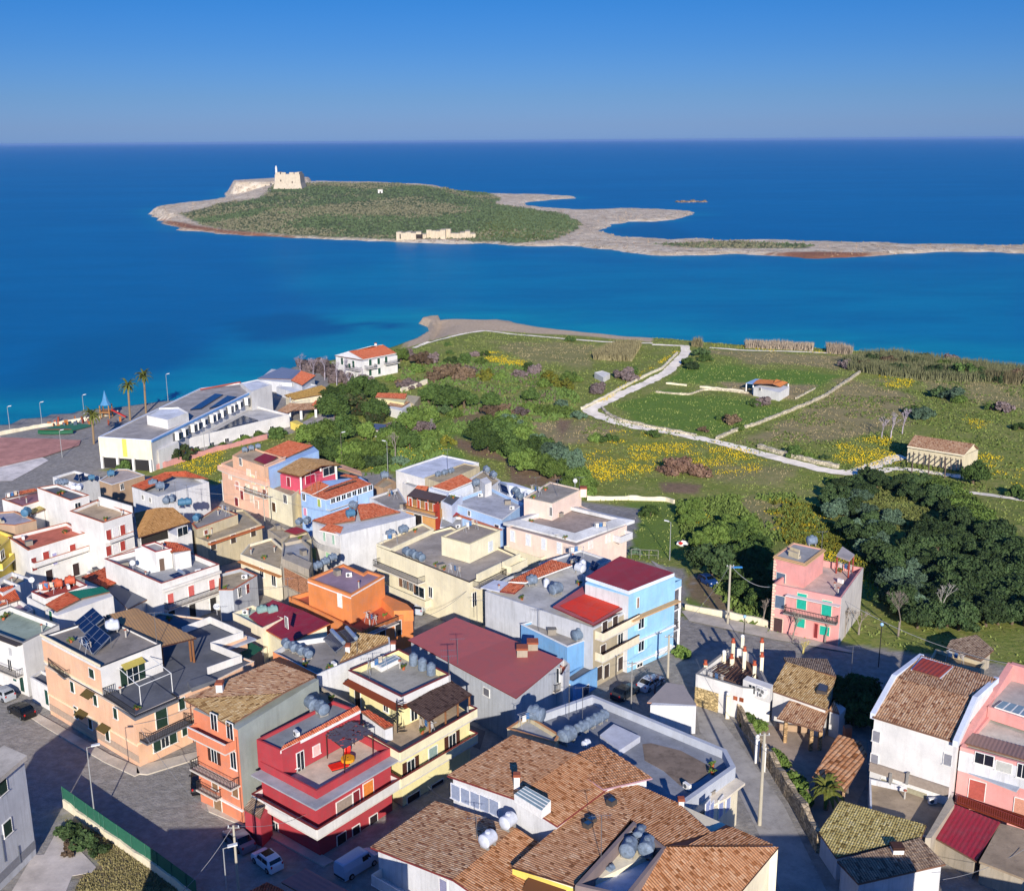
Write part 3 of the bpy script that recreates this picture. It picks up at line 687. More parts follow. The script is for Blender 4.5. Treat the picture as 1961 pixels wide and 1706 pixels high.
def wrap(v, z, d, kind='solid', mat=None, sm_=None, h=.95, ii=(0, 1), cap=None, th=.18):
    q = corner_off(v, d, z, ii); m = MB()
    if len(q) == 4: m.prism(ccw(list(q)), z - th, bot=True); path = q
    else:
        m.prism(ccw([q[0], q[1], q[2], q[5]]), z - th, bot=True); m.prism(ccw([q[5], q[2], q[3], q[4]]), z - th, bot=True); path = q[:5]
    f = part('balcony', m, sm_ or plain("cfc8bc"), v.B)
    if h:
        p2 = corner_off(v, d - .08, z, ii)[:5] if len(q) > 4 else corner_off(v, d - .08, z, ii)
        rail(v.B, p2, h, kind, mat or BLK, f)
        if cap:
            m = MB()
            for a, b in zip(p2[:-1], p2[1:]):
                e = (b - a); L = e.length; e.normalize(); n = Vector((e.y, -e.x, 0)); m.obox(a - n*.1 + Vector((0, 0, h + .003)), e*L, n*.2, (0, 0, .06))
            part('coping', m, cap, f)
    return f
def eave(v, z, d, th, mat, ii=(0, 1), name='eaves'):
    q = corner_off(v, d, z, ii); m = MB()
    if len(q) == 4: m.prism(ccw(list(q)), z - th, bot=True)
    else: m.prism(ccw([q[0], q[1], q[2], q[5]]), z - th, bot=True); m.prism(ccw([q[5], q[2], q[3], q[4]]), z - th, bot=True)
    part(name, m, mat, v.B)
def zof(v, i, fr, x, y): return v.hit(i, fr, x, y)[1]
def chimney(B, fr, x, y, z, h=1.2, s=.6, mat=None, cap=None, zb=None):
    p = P(fr, x, y, z); m = MB(); m.box(p.x, p.y, z - 1.2, s, s, h + 1.2); c = part('chimney', m, mat or WH, B); m = MB(); m.box(p.x, p.y, z + h, s + .16, s + .16, .1); m.box(p.x, p.y, z + h + .16, s + .1, s + .1, .08)
    for k in (-1, 1): m.box(p.x + k*s*.3, p.y, z + h + .1, .08, s*.8, .06)
    part('chimney_cap', m, cap or plain("a0583c"), c)
def posts(B, fr, pts, zt_, zb, r=.09, mat=None):
    for x, y in pts:
        p = P(fr, x, y, zt_); m = MB(); m.box(p.x, p.y, zb, r*2, r*2, zt_ - zb); part('post', m, mat or WD, B)

# --- grey-white block cut by the left edge
B = house("apartment_house", "pale grey block at the bottom left corner with dark green shutters", cat="house")
v = vol(B, 4, [(-330, 1330), (133, 940), (20, 890), (-480, 1240)], 10.9, GRYW, base=-.6)
slab(B, 4, [(-330, 1330), (133, 940), (20, 890), (-480, 1240)], 11.1, .45, deck("a39b8e", .5), over=.25)
for x, y in ((12, 1112), (40, 1345), (-110, 1215), (-90, 1450)): win(v, 0, 4, x, y, 1.3, 1.5, 'c', sc=GRN)
for x, y, y2 in ((4, 1390, 1560), (100, 1450, 1560)): pipe(v, 0, 4, x, y, y2, plain("5a5f68"))
band(v, 0, 4, 100, 1560, .9, .05, plain("85868a"), name='plinth')

# --- peach corner house
B = house("corner_house", "peach corner house with dark grey terraces, tan canopy and green shutters")
v = vol(B, 4, [(255, 432), (765, 715), (1235, 508), (1440, 405), (1230, 330), (1400, 262), (1195, 165), (900, 130), (560, 290)], 6.4, PEACH, DKD, par=.12, pth=.15, cop=plain("e6d2b8"))
u = vol(B, 4, [(235, 262), (568, 437), (912, 303), (590, 148)], 9.9, WH, deck("7b746c", .5), par=.25, pth=.2, base=6.3, cop=plain("3a3d45"))
m = MB(); a, e, L, n = u.edge(0); m.obox(Vector((a.x, a.y, 6.5)), e*L, n*.03, (0, 0, 3.0)); part('painted_wall', m, PEACH, B)
band(v, 0, 4, 600, 780, .28, .1, plain("e8d3ac")); band(v, 1, 4, 950, 800, .25, .08, plain("e8d3ac")); band(u, 0, 4, 400, 345, .3, .12, plain("e8d9b8"), ext=.1); band(u, 0, 4, 500, 540, .25, .1, plain("e8d3ac"))
band(v, 0, 4, 700, 925, .9, .04, plain("b09a86"), name='plinth'); 
for x, y in ((522, 468), ): win(u, 0, 4, x, y, 1.2, 1.2, 'c', sc=GRN)
for x, y in ((412, 545), (543, 620), (657, 695)): win(v, 0, 4, x, y, .9, 1.4, 'c', sc=GRN)
for x, y in ((433, 690), (515, 750), (612, 815)): win(v, 0, 4, x, y, .9, 1.6, 'c', sc="1c2a22")
for x, y in ((515, 572), (478, 685), (605, 765)): awn(v, 0, 4, x, y, 1.9, .9, T5, name='awning')
slab(B, 4, [(272, 425), (365, 500), (432, 478), (335, 405)], 6.5, .2, DKD, name='balcony'); rail(B, [P(4, x, y, 6.5) for x, y in ((335, 408), (275, 425), (365, 498), (430, 480))], .95, 'bars', BLK); m = MB()
win(u, 1, 4, 752, 470, 1.6, 2.3, 'd', sc=GRN); awn(u, 1, 4, 745, 400, 2.8, .8, plain("b0a050"))
slab(B, 4, [(578, 600), (765, 728), (1014, 620), (850, 500)], 6.45, .3, DKD, name='balcony')
q = [P(4, x, y, 6.45) for x, y in ((650, 575), (585, 600), (766, 722), (1010, 618), (975, 590))]; rail(B, q[:3], 1.0, 'bars', BLK); rail(B, q[2:], .25, 'bars', BLK)
balc(v, 1, 4, 790, 850, 1045, 735, 1.5, sm=DKD); win(v, 1, 4, 915, 725, 1.6, 2.3, 'k', sc=GRN); win(v, 1, 4, 1030, 640, .9, 1.5, 'c', sc=GRN)
for x in (890, 935, 980): win(v, 1, 4, x, 880 - (x - 890)*.5, 1.1, 1.4, 'c' if x != 935 else 'g', sc=GRN)
win(v, 1, 4, 1045, 790, .8, 1.4, 'c', sc=GRN); pipe(v, 1, 4, 1072, 600, 900)
# white terrace parapets
W_ = [P(4, x, y, 7.3) for x, y in ((1175, 440), (1370, 370), (1195, 298), (1378, 235), (1190, 152), (1030, 212))]
rail(B, [Vector((q.x, q.y, 6.42)) for q in W_], .95, 'solid', WH, name='parapet')
slab(B, 4, [(1378, 245), (1455, 275), (1255, 350), (1190, 300)], 6.0, .2, deck("8c8f98", .2)); slab(B, 4, [(1370, 385), (1445, 410), (1250, 488), (1180, 452)], 6.0, .2, deck("8c8f98", .2)); slab(B, 4, [(1085, 555), (1225, 505), (1165, 480), (1060, 515)], 6.9, .5, DKD)
c = roofpts(4, [(600, 142, 9.9), (915, 318, 9.3), (1115, 272, 9.3), (770, 100, 9.9)])
pitch(B, 4, [(600, 142, 10.0), (915, 318, 9.4), (1115, 270, 9.4), (770, 100, 10.0)], sheetmat("b48c5c"), trim=BRN, kind='wave', w=.35, name='canopy')
posts(B, 4, [(1092, 285), (1075, 280), (915, 322)], 9.2, 6.3, .12)
m = MB(); q = [P(4, x, y, 8.9) for x, y in ((672, 440), (790, 545), (970, 470), (840, 368))]
for i in range(4): m.tube(q[i], q[(i + 1) % 4], .05, n=6); m.tube(q[i], Vector((q[i].x, q[i].y, 6.4)), .05, n=6)
m.tube(q[0].lerp(q[1], .5), q[3].lerp(q[2], .5), .04, n=6); part('pergola_frame', m, WTM, B)

# --- white house left of it
B = house("terraced_house", "white house with roof terrace plants left of the peach corner house")
v = vol(B, 4, [(-190, 180), (128, 300), (335, 195), (60, 90)], 7.4, WH, deck("7f8a7c", .5), par=.7, cop=CPG)
balc(v, 0, 4, -20, 420, 135, 480, 1.1); win(v, 0, 4, 62, 345, .9, 1.1, 'c', sc="b8b8b8"); win(v, 0, 4, 60, 430, .9, 2, 'd'); win(v, 0, 4, 85, 490, .9, 1.2, 'k', sc="2c5a52"); win(v, 0, 4, 128, 530, 1, 2.1, 'k', sc="24443a")
u = vol(B, 4, [(170, 492), (345, 590), (420, 545), (235, 450)], 3.3, WH, DKD, par=.4, base=-.6)
win(u, 0, 4, 268, 605, .9, 2.1, 'k', sc="1f4a40"); win(u, 0, 4, 325, 650, .9, 2.1, 'k', sc="4a8ed0")
ledge(v, 0, .9, 7.25, .14, CPD)

# --- orange house with the hipped tile roof
B = house("apartment_house", "narrow orange house with hipped tile roof, balconies and a bare grey-green side wall")
zz = 11.0
v = vol(B, 5, [(60, 672), (312, 790), (770, 505), (520, 420)], zz - .1, GRYG)
m = MB(); a, e, L, n = v.edge(0); m.obox(Vector((a.x, a.y, -.5)), e*L, n*.04, (0, 0, zz + .35)); part('painted_wall', m, ORG, B)
pitch(B, 5, [(5, 618, zz), (262, 768, zz), (562, 587, zz + 1.1)], T3, flow=((400, 600), (180, 700)))
pitch(B, 5, [(5, 616, zz), (562, 585, zz + 1.1), (750, 490, zz + 1.3), (512, 400, zz + .2)], T7)
chimney(B, 5, 212, 572, zz + .4, .9, .7)
for (xa, ya, xb, yb), k in zip(((85, 770, 300, 880), (95, 960, 330, 1080)), ('solid', 'bars')):
    balc(v, 0, 5, xa, ya + 20, xb, yb + 30, 1.3, k, ORG if k == 'solid' else BLK, cap=CPW if k == 'solid' else None)
balc(v, 0, 5, 110, 1120, 225, 1165, .8)
for x, y in ((180, 745), (270, 795)): win(v, 0, 5, x, y, 1.1, 1.9, 'd')
for x, y in ((180, 925), (290, 960)): win(v, 0, 5, x, y, 1.0, 2.1, 'd' if x < 200 else 'g', sc="4a2a20")
for x, y in ((185, 1090), (300, 1130)): win(v, 0, 5, x, y, 1.1, 1.6, 'c', sc="8a6a4c")
win(v, 0, 5, 202, 1215, 1.4, 1.7, 'k', sc="8f7458"); band(v, 0, 5, 240, 1195, .2, .25, CPW); pipe(v, 0, 5, 305, 830, 1290)

# --- red house with roof terrace
B = house("corner_house", "crimson red house with grey eaves slab, roof terrace and red sun loungers")
v = vol(B, 16, [(150, 462), (572, 682), (1125, 362), (700, 140)], 7.3, RED, deck("b3a492", .3), par=.9)
u = vol(B, 16, [(122, 295), (312, 382), (897, 78), (700, 5)], 9.6, RED, deck("767a7c", .3), par=.35, base=6.5)
eave(v, 6.4, 1.25, .16, deck("87888c", .2)); wrap(v, 3.25, 1.35, 'solid', stucco("dedad2", .4), cap=TRR)
m = MB(); a, e, L, n = u.edge(1); pitch(B, 16, [(300, 385, 9.62), (905, 78, 9.62), (880, 45, 9.95), (322, 345, 9.95)], T4, trim=CPW, name='tile_ridge', th=.3)
win(u, 1, 16, 450, 455, 1.0, 2.1, 'd'); win(u, 1, 16, 570, 372, 1.0, 1.1, 'c', sc="e6b8b0")
win(v, 1, 16, 960, 680, 1.5, 2.2, 'k', sc="d8843c"); win(v, 1, 16, 870, 745, 1.0, 2.1, 'k', sc="7a2a30"); win(v, 1, 16, 780, 800, 2.2, 2.0, 'c', sc="9a8a7c")
win(v, 1, 16, 1000, 930, 1.2, 2.2, 'k', sc="2a2024"); win(v, 1, 16, 870, 1010, 1.1, 2.2, 'k', sc="2a2024"); win(v, 1, 16, 760, 1070, 1.3, 2.2, 'k', sc="2a2024")
win(v, 0, 16, 270, 960, .9, 1.5, 'g'); win(v, 0, 16, 130, 930, .9, 2, 'k', sc="c05058")
w_ = vol(B, 16, [(30, 815), (150, 880), (230, 800), (110, 740)], 3.4, stucco("b8444c", .3))
pitch(B, 16, [(25, 815, 3.5), (150, 885, 3.5), (200, 750, 4.0), (110, 700, 4.0)], T6)
pitch(B, 16, [(905, 85, 8.6), (1085, 215, 8.0), (1155, 190, 8.0), (960, 75, 8.6)], T8, under=WH2, over=.1)
# vine pergola on the terrace
m = MB(); q = [P(16, x, y, 9.1) for x, y in ((645, 262), (775, 365), (990, 245), (850, 160))]
for i in range(4): m.tube(q[i], q[(i + 1) % 4], .05, n=6); m.tube(q[i], Vector((q[i].x, q[i].y, 6.4)), .05, n=6)
for k in range(1, 9): m.tube(q[0].lerp(q[3], k/9) + Vector((-.3, .2, .05)), q[1].lerp(q[2], k/9), .025, n=5)
fpg = part('pergola_frame', m, BRN, B); m = MB()
for k in range(260):
    a_ = random.random(); b_ = random.random(); p_ = q[0].lerp(q[1], a_).lerp(q[3].lerp(q[2], a_), b_); r_ = random.uniform(.1, .3)
    m.box(p_.x, p_.y, p_.z + random.uniform(0, .07), r_*2, r_*1.2, .015, random.uniform(0, 3))
part('reed_screen', m, plain("5a5560", .9), fpg)
sl = [P(16, x, y, 6.6) for x, y in ((1000, 120), (1095, 235), (985, 290), (915, 130))]

# --- yellow house with brown canopy
B = house("apartment_house", "pale yellow house with cream balconies and a brown tiled canopy")
v = vol(B, 16, [(940, 240), (1207, 395), (1722, 100), (1500, -60)], 6.35, YEL, DKT, par=.05, pth=.1)
u = vol(B, 5, [(940, 455), (1240, 605), (1516, 478), (1225, 335)], 9.9, YEL, deck("8f8b80", .5), par=.75, base=6.2, cop=TRR)
m = MB()
for i in (0, 1):
    a, e, L, n = u.edge(i); m.obox(Vector((a.x, a.y, 8.9)), e*L, n*.05, (0, 0, .98))
part('parapet_band', m, WH, B)
ledge(u, 0, .9, 8.75, .14, T4, -.2, 'tile_ledge'); ledge(u, 1, .5, 8.75, .14, T4, -.15, 'tile_ledge')
wrap(v, 6.38, 1.2, 'solid', stucco("ede4bc", .25), cap=TRR); wrap(v, 3.3, 1.2, 'solid', stucco("ede4bc", .25), cap=TRR)
pitch(B, 5, [(1395, 742, 8.5), (1640, 590, 8.5), (1512, 505, 9.1), (1268, 650, 9.1)], T6 and tilemat("5c4a44", "3f302c", "6e5a52"), trim=BRN, name='canopy', th=.12)
posts(B, 5, [(1400, 738), (1490, 690), (1560, 640), (1625, 595)], 8.4, 6.4, .1)
win(u, 0, 5, 995, 610, 1.1, 2.4, 'k', sc="2c2420"); win(u, 0, 5, 1155, 665, .9, 1.0, 'g')
win(u, 1, 5, 1310, 690, 1.0, 1.9, 'd')
for x, y in ((1280, 515), (1590, 320)): win(v, 1, 16, x, y, 1.2, 2.2, 'd', sc="4a2a20")
win(v, 1, 16, 1445, 395, 1.4, 1.5, 'c', sc="8aa09a"); win(v, 1, 16, 1300, 770, 2, 2.3, 'k', sc="3a2c28"); win(v, 1, 16, 1480, 680, 2, 2.3, 'k', sc="3a2c28")
# spiral stair
p = P(5, 1212, 640, 9.9); m = MB(); m.tube((p.x, p.y, 6.4), (p.x, p.y, 10.2), .06)
for k in range(15):
    t = k*.5; m.obox((p.x, p.y, 6.5 + k*.24), (math.cos(t)*.75, math.sin(t)*.75, 0), (math.cos(t + .45)*.35, math.sin(t + .45)*.35, 0), (0, 0, .04)); m.tube((p.x + .72*math.cos(t), p.y + .72*math.sin(t), 6.5 + k*.24), (p.x + .72*math.cos(t), p.y + .72*math.sin(t), 7.4 + k*.24), .02, n=4)
part('spiral_stair', m, BLK, B)

# --- grey party-wall house with solar water heater
B = house("terraced_house", "pale grey walled house with orange parapet and small tile roof behind the crimson house")
v = vol(B, 5, [(512, 350), (760, 478), (1178, 305), (1172, 266), (985, 238), (610, 292)], 9.9, WH2, DK, par=.6, pth=.18)
m = MB(); a, e, L, n = v.edge(0); m.obox(Vector((a.x, a.y, 7.6)), e*L, n*.04, (0, 0, 2.35)); part('painted_parapet', m, stucco("f09a64", .3), B)
pitch(B, 5, [(890, 408, 9.6), (1175, 285, 9.6), (1165, 262, 9.9), (985, 240, 10.2)], T3, flow=((1000, 300), (930, 390)))
chimney(B, 5, 935, 355, 9.8, .9, .6)
u = vol(B, 5, [(560, 560), (700, 640), (1000, 665), (760, 530)], 8.6, RAW, DKB, par=.5)

# --- big dark red sheet roof
B = house("warehouse", "grey-walled building under one big dark red sheet roof", cat="warehouse")
c = sheetmat("b4605a"); r = pitch(B, 3, [(245, 1130, 6.3), (870, 1468, 6.3), (1140, 1245, 6.6), (520, 1000, 6.6)], c, trim=TRR, under=LGR, kind='panel', w=1.1, over=.3, th=.12)
win(r, 0, 3, 700, 1430, 1.2, 1.0, 'c', sc="6a6a70")
chimney(B, 3, 905, 1200, 6.95, .5, 1.3, stucco("a89c88", .7)); chimney(B, 3, 965, 1165, 6.95, .5, 1.3, stucco("a89c88", .7))

# --- gable house with tile roof, bottom centre-left
B = house("gabled_house", "white gabled house with brown tile roof and red verge, bottom centre")
ze, zr = 6.1, 7.4
a0 = P(14, 45, 938, ze); a1 = P(14, 820, 1245, zr)
g = [a0, a1]; far = P(14, 655, 505, ze) - a0
pitch(B, 14, [a0, a1, a1 + far, a0 + far], T7, world=True, trim=TRR, flow=None)
out = Vector((a1.x - a0.x, a1.y - a0.y, 0)).normalized(); hw = Vector((a1.x - a0.x, a1.y - a0.y, 0)).length
a2 = Vector((a1.x, a1.y, ze)) + out*hw
pitch(B, 14, [a1, a2, a2 + far, a1 + far], T2, world=True, trim=TRR)
fd = far.normalized(); m = MB(); q0 = a0 + out*.5 + fd*.5; q1 = a1 + fd*.5; q2 = a2 - out*.5 + fd*.5; D = far - fd*1.0
for q in (q0, q1, q2): q.z -= .25
m.quad((q0.x, q0.y, -.5), (q2.x, q2.y, -.5), q2, q1, q0); m.quad(*[Vector(x) + D for x in ((q0.x, q0.y, -.5), q0, q1, q2, (q2.x, q2.y, -.5))]); m.quad((q0.x, q0.y, -.5), q0, q0 + D, Vector((q0.x, q0.y, -.5)) + D); m.quad((q2.x, q2.y, -.5), Vector((q2.x, q2.y, -.5)) + D, q2 + D, q2)
part('wall', m, WH2, B); v = Vol(B, [Vector((q0.x, q0.y, ze)), Vector((q2.x, q2.y, ze)), Vector((q2.x, q2.y, ze)) + D, Vector((q0.x, q0.y, ze)) + D], 0)
win(v, 0, 14, 735, 1310, 1.0, 1.6, 'c', sc="8a8aa4"); m = MB(); a, e, L, n = v.edge(0); m.obox(Vector((a.x, a.y, 2.9)) + e*.3, e*5, n*1.3, (0, 0, .16)); f = part('balcony', m, CPW, B); rail(B, [Vector((a.x, a.y, 3.06)) + e*.4, Vector((a.x, a.y, 3.06)) + e*.4 + n*1.25, Vector((a.x, a.y, 3.06)) + e*5.2 + n*1.25], .95, 'solid', WH, f)

# --- tile roofed house behind it with a glazed wall
B = house("gabled_house", "tile roofed house with a row of glass panels under its red verge")
ze, zr = 8.8, 9.6
a0 = P(14, 765, 268, ze); a1 = P(14, 1392, 482, zr); far = P(6, 692, 262, ze) - a0
pitch(B, 14, [a0, a1, a1 + far, a0 + far], T1, world=True, trim=TRR)
a2 = P(6, 900, 690, ze); 
pitch(B, 14, [a1, a2, a2 + far, a1 + far], T2, world=True, trim=TRR)
out = Vector((a2.x - a0.x, a2.y - a0.y, 0)).normalized(); fd = far.normalized(); D = far - fd
q0 = a0 + out*.4 + fd*.4; q1 = a1 + fd*.4; q2 = a2 - out*.4 + fd*.4
for q in (q0, q1, q2): q.z -= .22
m = MB(); m.quad((q0.x, q0.y, -.5), (q2.x, q2.y, -.5), q2, q1, q0); m.quad((q0.x, q0.y, -.5), q0, q0 + D, Vector((q0.x, q0.y, -.5)) + D); m.quad((q2.x, q2.y, -.5), Vector((q2.x, q2.y, -.5)) + D, q2 + D, q2); m.quad(*[Vector(x) + D for x in ((q0.x, q0.y, -.5), q0, q1, q2, (q2.x, q2.y, -.5))])
part('wall', m, WH2, B); v = Vol(B, [Vector((q0.x, q0.y, ze)), Vector((q2.x, q2.y, ze)), Vector((q2.x, q2.y, ze)) + D, Vector((q0.x, q0.y, ze)) + D], 0)
row(v, 0, 14, 850, 420, 1210, 560, 5, w=1.25, h=1.6, kind='c', sc="8d97ac", fc="e8e8ea")
chimney(B, 14, 1420, 350, 9.9, .9, .55)
q = [P(14, x, y, z) for x, y, z in ((1395, 442, 10.1), (1650, 600, 10.1), (1740, 500, 10.5), (1500, 365, 10.5))]; m = MB()
m.prism(ccw(q), 9.3); f = part('skylight', m, CPW, B); m = MB(); n = _up(q)
for k in range(4):
    s0 = q[0].lerp(q[3], k/4 + .04) + n*.01; s1 = q[1].lerp(q[2], k/4 + .04) + n*.01; s2 = q[1].lerp(q[2], k/4 + .21) + n*.01; s3 = q[0].lerp(q[3], k/4 + .21) + n*.01; m.quad(s0, s1, s2, s3)
part('pane', m, plain("7d9298", .2, .6), f)
B2_ = B
# raised strip of roof with two tiled levels right of it
B = house("gabled_house", "small orange tile roof raised between the glazed house and the grey terrace")
pitch(B, 15, [(432, 205, 9.3), (735, 395, 9.1), (1068, 318, 9.0), (715, 85, 9.5)], T2, trim=plain("b08a90"), under=WH2, flow=((500, 150), (620, 300)))

# --- the large tiled house in front
B = house("tiled_house", "large tile roofed house at the bottom with tank well, skylights and yellow wall")
zl = 7.7
v = vol(B, 15, [(112, 925), (560, 1075), (1160, 790), (1925, 795), (1580, 640), (1240, 490), (830, 330)], zl, CREAM2)
m = MB(); a, e, L, n = v.edge(0); m.obox(Vector((a.x, a.y, -.5)), e*L, n*.03, (0, 0, zl + .4)); part('painted_wall', m, YEL2, B)
zR = 8.9
pitch(B, 15, [(105, 925, zl), (535, 1050, 8.5), (918, 598, zR), (828, 300, 8.1)], T1, flow=((600, 700), (440, 640)), trim=BRN)
pitch(B, 15, [(918, 598, zR), (1150, 780, 9.0), (1470, 690, 8.5), (1245, 490, 8.0), (830, 305, 8.1)], T2, flow=((1000, 580), (1180, 480)), trim=BRN)
pitch(B, 15, [(1150, 778, 9.0), (1890, 772, 8.4), (1570, 635, 8.2), (1470, 690, 8.6)], T2, flow=((1400, 740), (1560, 650)), trim=BRN)
pitch(B, 15, [(1165, 790, 9.0), (1928, 790, 8.3), (1650, 1120, 7.2), (870, 1120, 8.7)], T2, flow=((1300, 850), (1460, 1020)), trim=BRN)
vv = vol(B, 15, [(880, 1110), (1650, 1105), (1920, 805), (1170, 800)], 6.7, CREAM2)
w = vol(B, 15, [(540, 1048), (900, 1130), (1165, 792), (940, 610)], 8.95, stucco("8c7c78", .4), DKW, par=1.7, pth=.35, base=3)
for x, y in ((790, 465), (652, 590), (628, 622)):
    p = [P(15, x + dx, y + dy, 8.9 if x < 700 else 9.2) for dx, dy in ((-38, 0), (0, 22), (38, 0), (0, -22))]; m = MB(); m.prism(ccw(p), 8.0); f = part('skylight', m, CPD, B); m = MB(); m.quad(*[Vector(k) + Vector((0, 0, .02)) for k in inset(ccw(p), .08)]); part('pane', m, glass("2a4a66"), f)
awn(v, 0, 15, 350, 1040, 3.6, 1.2, T1, name='awning')
chimney(B, 15, 1262, 520, 8.0, .8, .5)

# --- grey terrace building behind with tanks
B = house("flat_roofed_building", "long pale grey flat-roofed building beside the lane, cream end wall", cat="building")
v = vol(B, 6, [(1000, 560), (1330, 700), (1738, 412), (1695, 330), (1065, 72), (700, 200)], 6.8, stucco("b9bec6", .4), deck("74777d", .4), par=.9, pth=.5)
m = MB(); q = [P(6, x, y, 5.93) for x, y in ((1300, 305), (1340, 300), (1480, 335), (1640, 420), (1560, 480), (1480, 500), (1400, 430), (1310, 380))]; m.prism(ccw(q), 5.85); part('tar_patch', m, deck("6f6256", .8), B)
u = vol(B, 6, [(1495, 620), (1600, 655), (1750, 470), (1640, 440)], 5.2, CREAM2, DKT, par=.1, base=-.5); slab(B, 6, [(1560, 625), (1690, 560), (1782, 487), (1740, 462), (1500, 612)], 5.5, .25, deck("b8ae9c", .4))
for x, y in ((1570, 645), (1620, 610), (1665, 585), (1700, 555)): win(u, 1, 6, x, y + 15, 1.2, 2.2, 'k', sc="9aa4c4")
u2 = vol(B, 6, [(665, 232), (890, 300), (910, 262), (760, 170)], 7.6, BEIGE, DKG, par=.5, cop=plain("c08a5c"))
slab(B, 6, [(1100, 262), (1190, 335), (1290, 268), (1165, 210)], 6.6, .8, deck("a3a5ac", .2), name='lower_roof')
# --- yellow balconied narrow front beyond (blue building base etc. follow)
B = house("shed", "low striped pinkish sheet and red tile roofs at the bottom beside the white hatchback", cat="shed")
pitch(B, 16, [(310, 1365, 3.2), (620, 1540, 3.2), (830, 1440, 3.2), (492, 1262, 3.2)], sheetmat("b8786c"), kind='wave', w=.55, under=WH2, flow=((400, 1310), (650, 1450)))
pitch(B, 16, [(60, 1440, 3.0), (250, 1520, 3.0), (330, 1430, 3.0), (200, 1368, 3.0)], T8, under=WH2)
# ---------------------------------------------------------------- right-hand side
# --- small grey hip-roof house in the lane fork
B = house("cottage", "small low house with grey hipped roof in the fork of the lane")
v = vol(B, 7, [(110, 845), (322, 850), (262, 755), (185, 745)], 3.6, WH2)
pitch(B, 7, [(95, 832, 3.6), (325, 845, 3.6), (262, 752, 4.3), (185, 740, 4.3)], sheetmat("8b8585"), kind='panel', trim=plain("b58a74"))

# --- white house with pergola of beams and stone wall
B = house("walled_house", "white house with roofless beam terrace, small chimney columns and a stone plinth by the lane")
v = vol(B, 18, [(160, 440), (600, 570), (860, 590), (700, 260), (590, 200), (480, 190)], 4.2, WH, deck("6d5548", .5), par=1.2, pth=.25, cop=CPG)
u = vol(B, 18, [(600, 490), (855, 580), (880, 540), (640, 455)], 4.9, WH, base=3.0)
m = MB(); a, e, L, n = v.edge(0); m.obox(Vector((a.x, a.y, -.4)), e*(L*.5), n*.12, (0, 0, 2.9)); part('stone_plinth', m, stone("c4ac7c", 1.2), B)
row(v, 0, 18, 530, 665, 790, 740, 3, w=.5, h=.5, kind='k', sc="a85a38", fc="a85a38", name='tile_ornament')
for x, y in ((685, 580),): win(u, 0, 18, x, y, 1.0, 1.2, 'g')
for k, (x, y) in enumerate(((765, 580), (800, 600), (780, 630))):
    a, e, L, n = u.edge(0); s, z = u.hit(0, 18, x, y); q = Vector((a.x, a.y, z - .3)) + e*(s - .4); m = MB(); m.obox(q + n*.02, e*.8, n*.3, (0, 0, .6)); f = part('air_conditioner', m, CPW, B); m = MB(); m.lathe(q + n*.33 + e*.3 + Vector((0, 0, .3)), n, [(0, .22), (.02, .22), (.02, 0)]); part('fan_grille', m, plain("6a6a6a"), f)
for k in range(11):
    m = MB(); a_ = P(18, 270 + k*36, 415 + k*14, 3.9); b_ = P(18, 420 + k*30, 330 + k*10, 3.9); m.tube(a_, b_, .07, n=5); part('beam', m, BRN, B)
for k, (x, y, hh) in enumerate(((245, 440, 1.3), (418, 340, 1.5), (500, 320, 2.6), (490, 360, 1.0), (588, 240, 2.2), (605, 400, 2.6), (700, 480, 1.8), (765, 470, 2.8), (768, 290, 2.2))):
    p = P(18, x, y, 3.2); m = MB(); m.box(p.x, p.y, 1.8, .42, .42, 1.4 + hh); f = part('chimney_column', m, CREAM2, B); m = MB()
    if k in (1, 4): m.blob((p.x, p.y, 3.3 + hh), .26, .26, .26)
    else: m.lathe((p.x, p.y, 3.2 + hh), (0, 0, 1), [(0, .3), (.12, .3), (.15, .2), (.5, .17), (.55, .26), (.62, 0)])
    part('chimney_pot', m, CPW if k in (1, 4) else plain("b0563a"), f)

# --- tiled farmhouse with skylight and porch
B = house("farmhouse", "low white farmhouse with weathered tile roof, roof window and tiled porch")
r = pitch(B, 18, [(858, 592, 4.0), (1385, 775, 4.0), (1470, 462, 5.4), (1000, 330, 5.4)], T3, under=WH, over=.25)
pitch(B, 18, [(1470, 462, 5.6), (1385, 300, 4.6), (975, 285, 4.9), (1000, 330, 5.6)], T6)
p = [P(18, x, y, 4.95) for x, y in ((1285, 590), (1385, 610), (1400, 545), (1310, 515))]; m = MB(); m.prism(ccw(p), 4.0); f = part('skylight', m, CPD, B); m = MB(); m.quad(*[k + Vector((0, 0, .02)) for k in inset(ccw(p), .1)]); part('pane', m, plain("4a5058", .3), f)
pitch(B, 18, [(915, 848, 2.7), (1335, 975, 2.7), (1402, 775, 3.5), (1030, 690, 3.5)], T7)
posts(B, 18, [(1000, 890), (1240, 965), (1325, 960)], 2.6, -.2, .2, stone("b09068", 1.5))
m = MB(); p = P(18, 1100, 1040, 0); m.box(p.x + .5, p.y + 1.5, -.1, 5, .3, .9, -.25); part('low_wall', m, TAN, B)
pitch(B, 18, [(1400, 775, 3.3), (1500, 810, 3.3), (1450, 690, 4.2)], T7)
w = vol(B, 18, [(1410, 795), (1500, 830), (1560, 760), (1480, 700)], 3.1, WH)
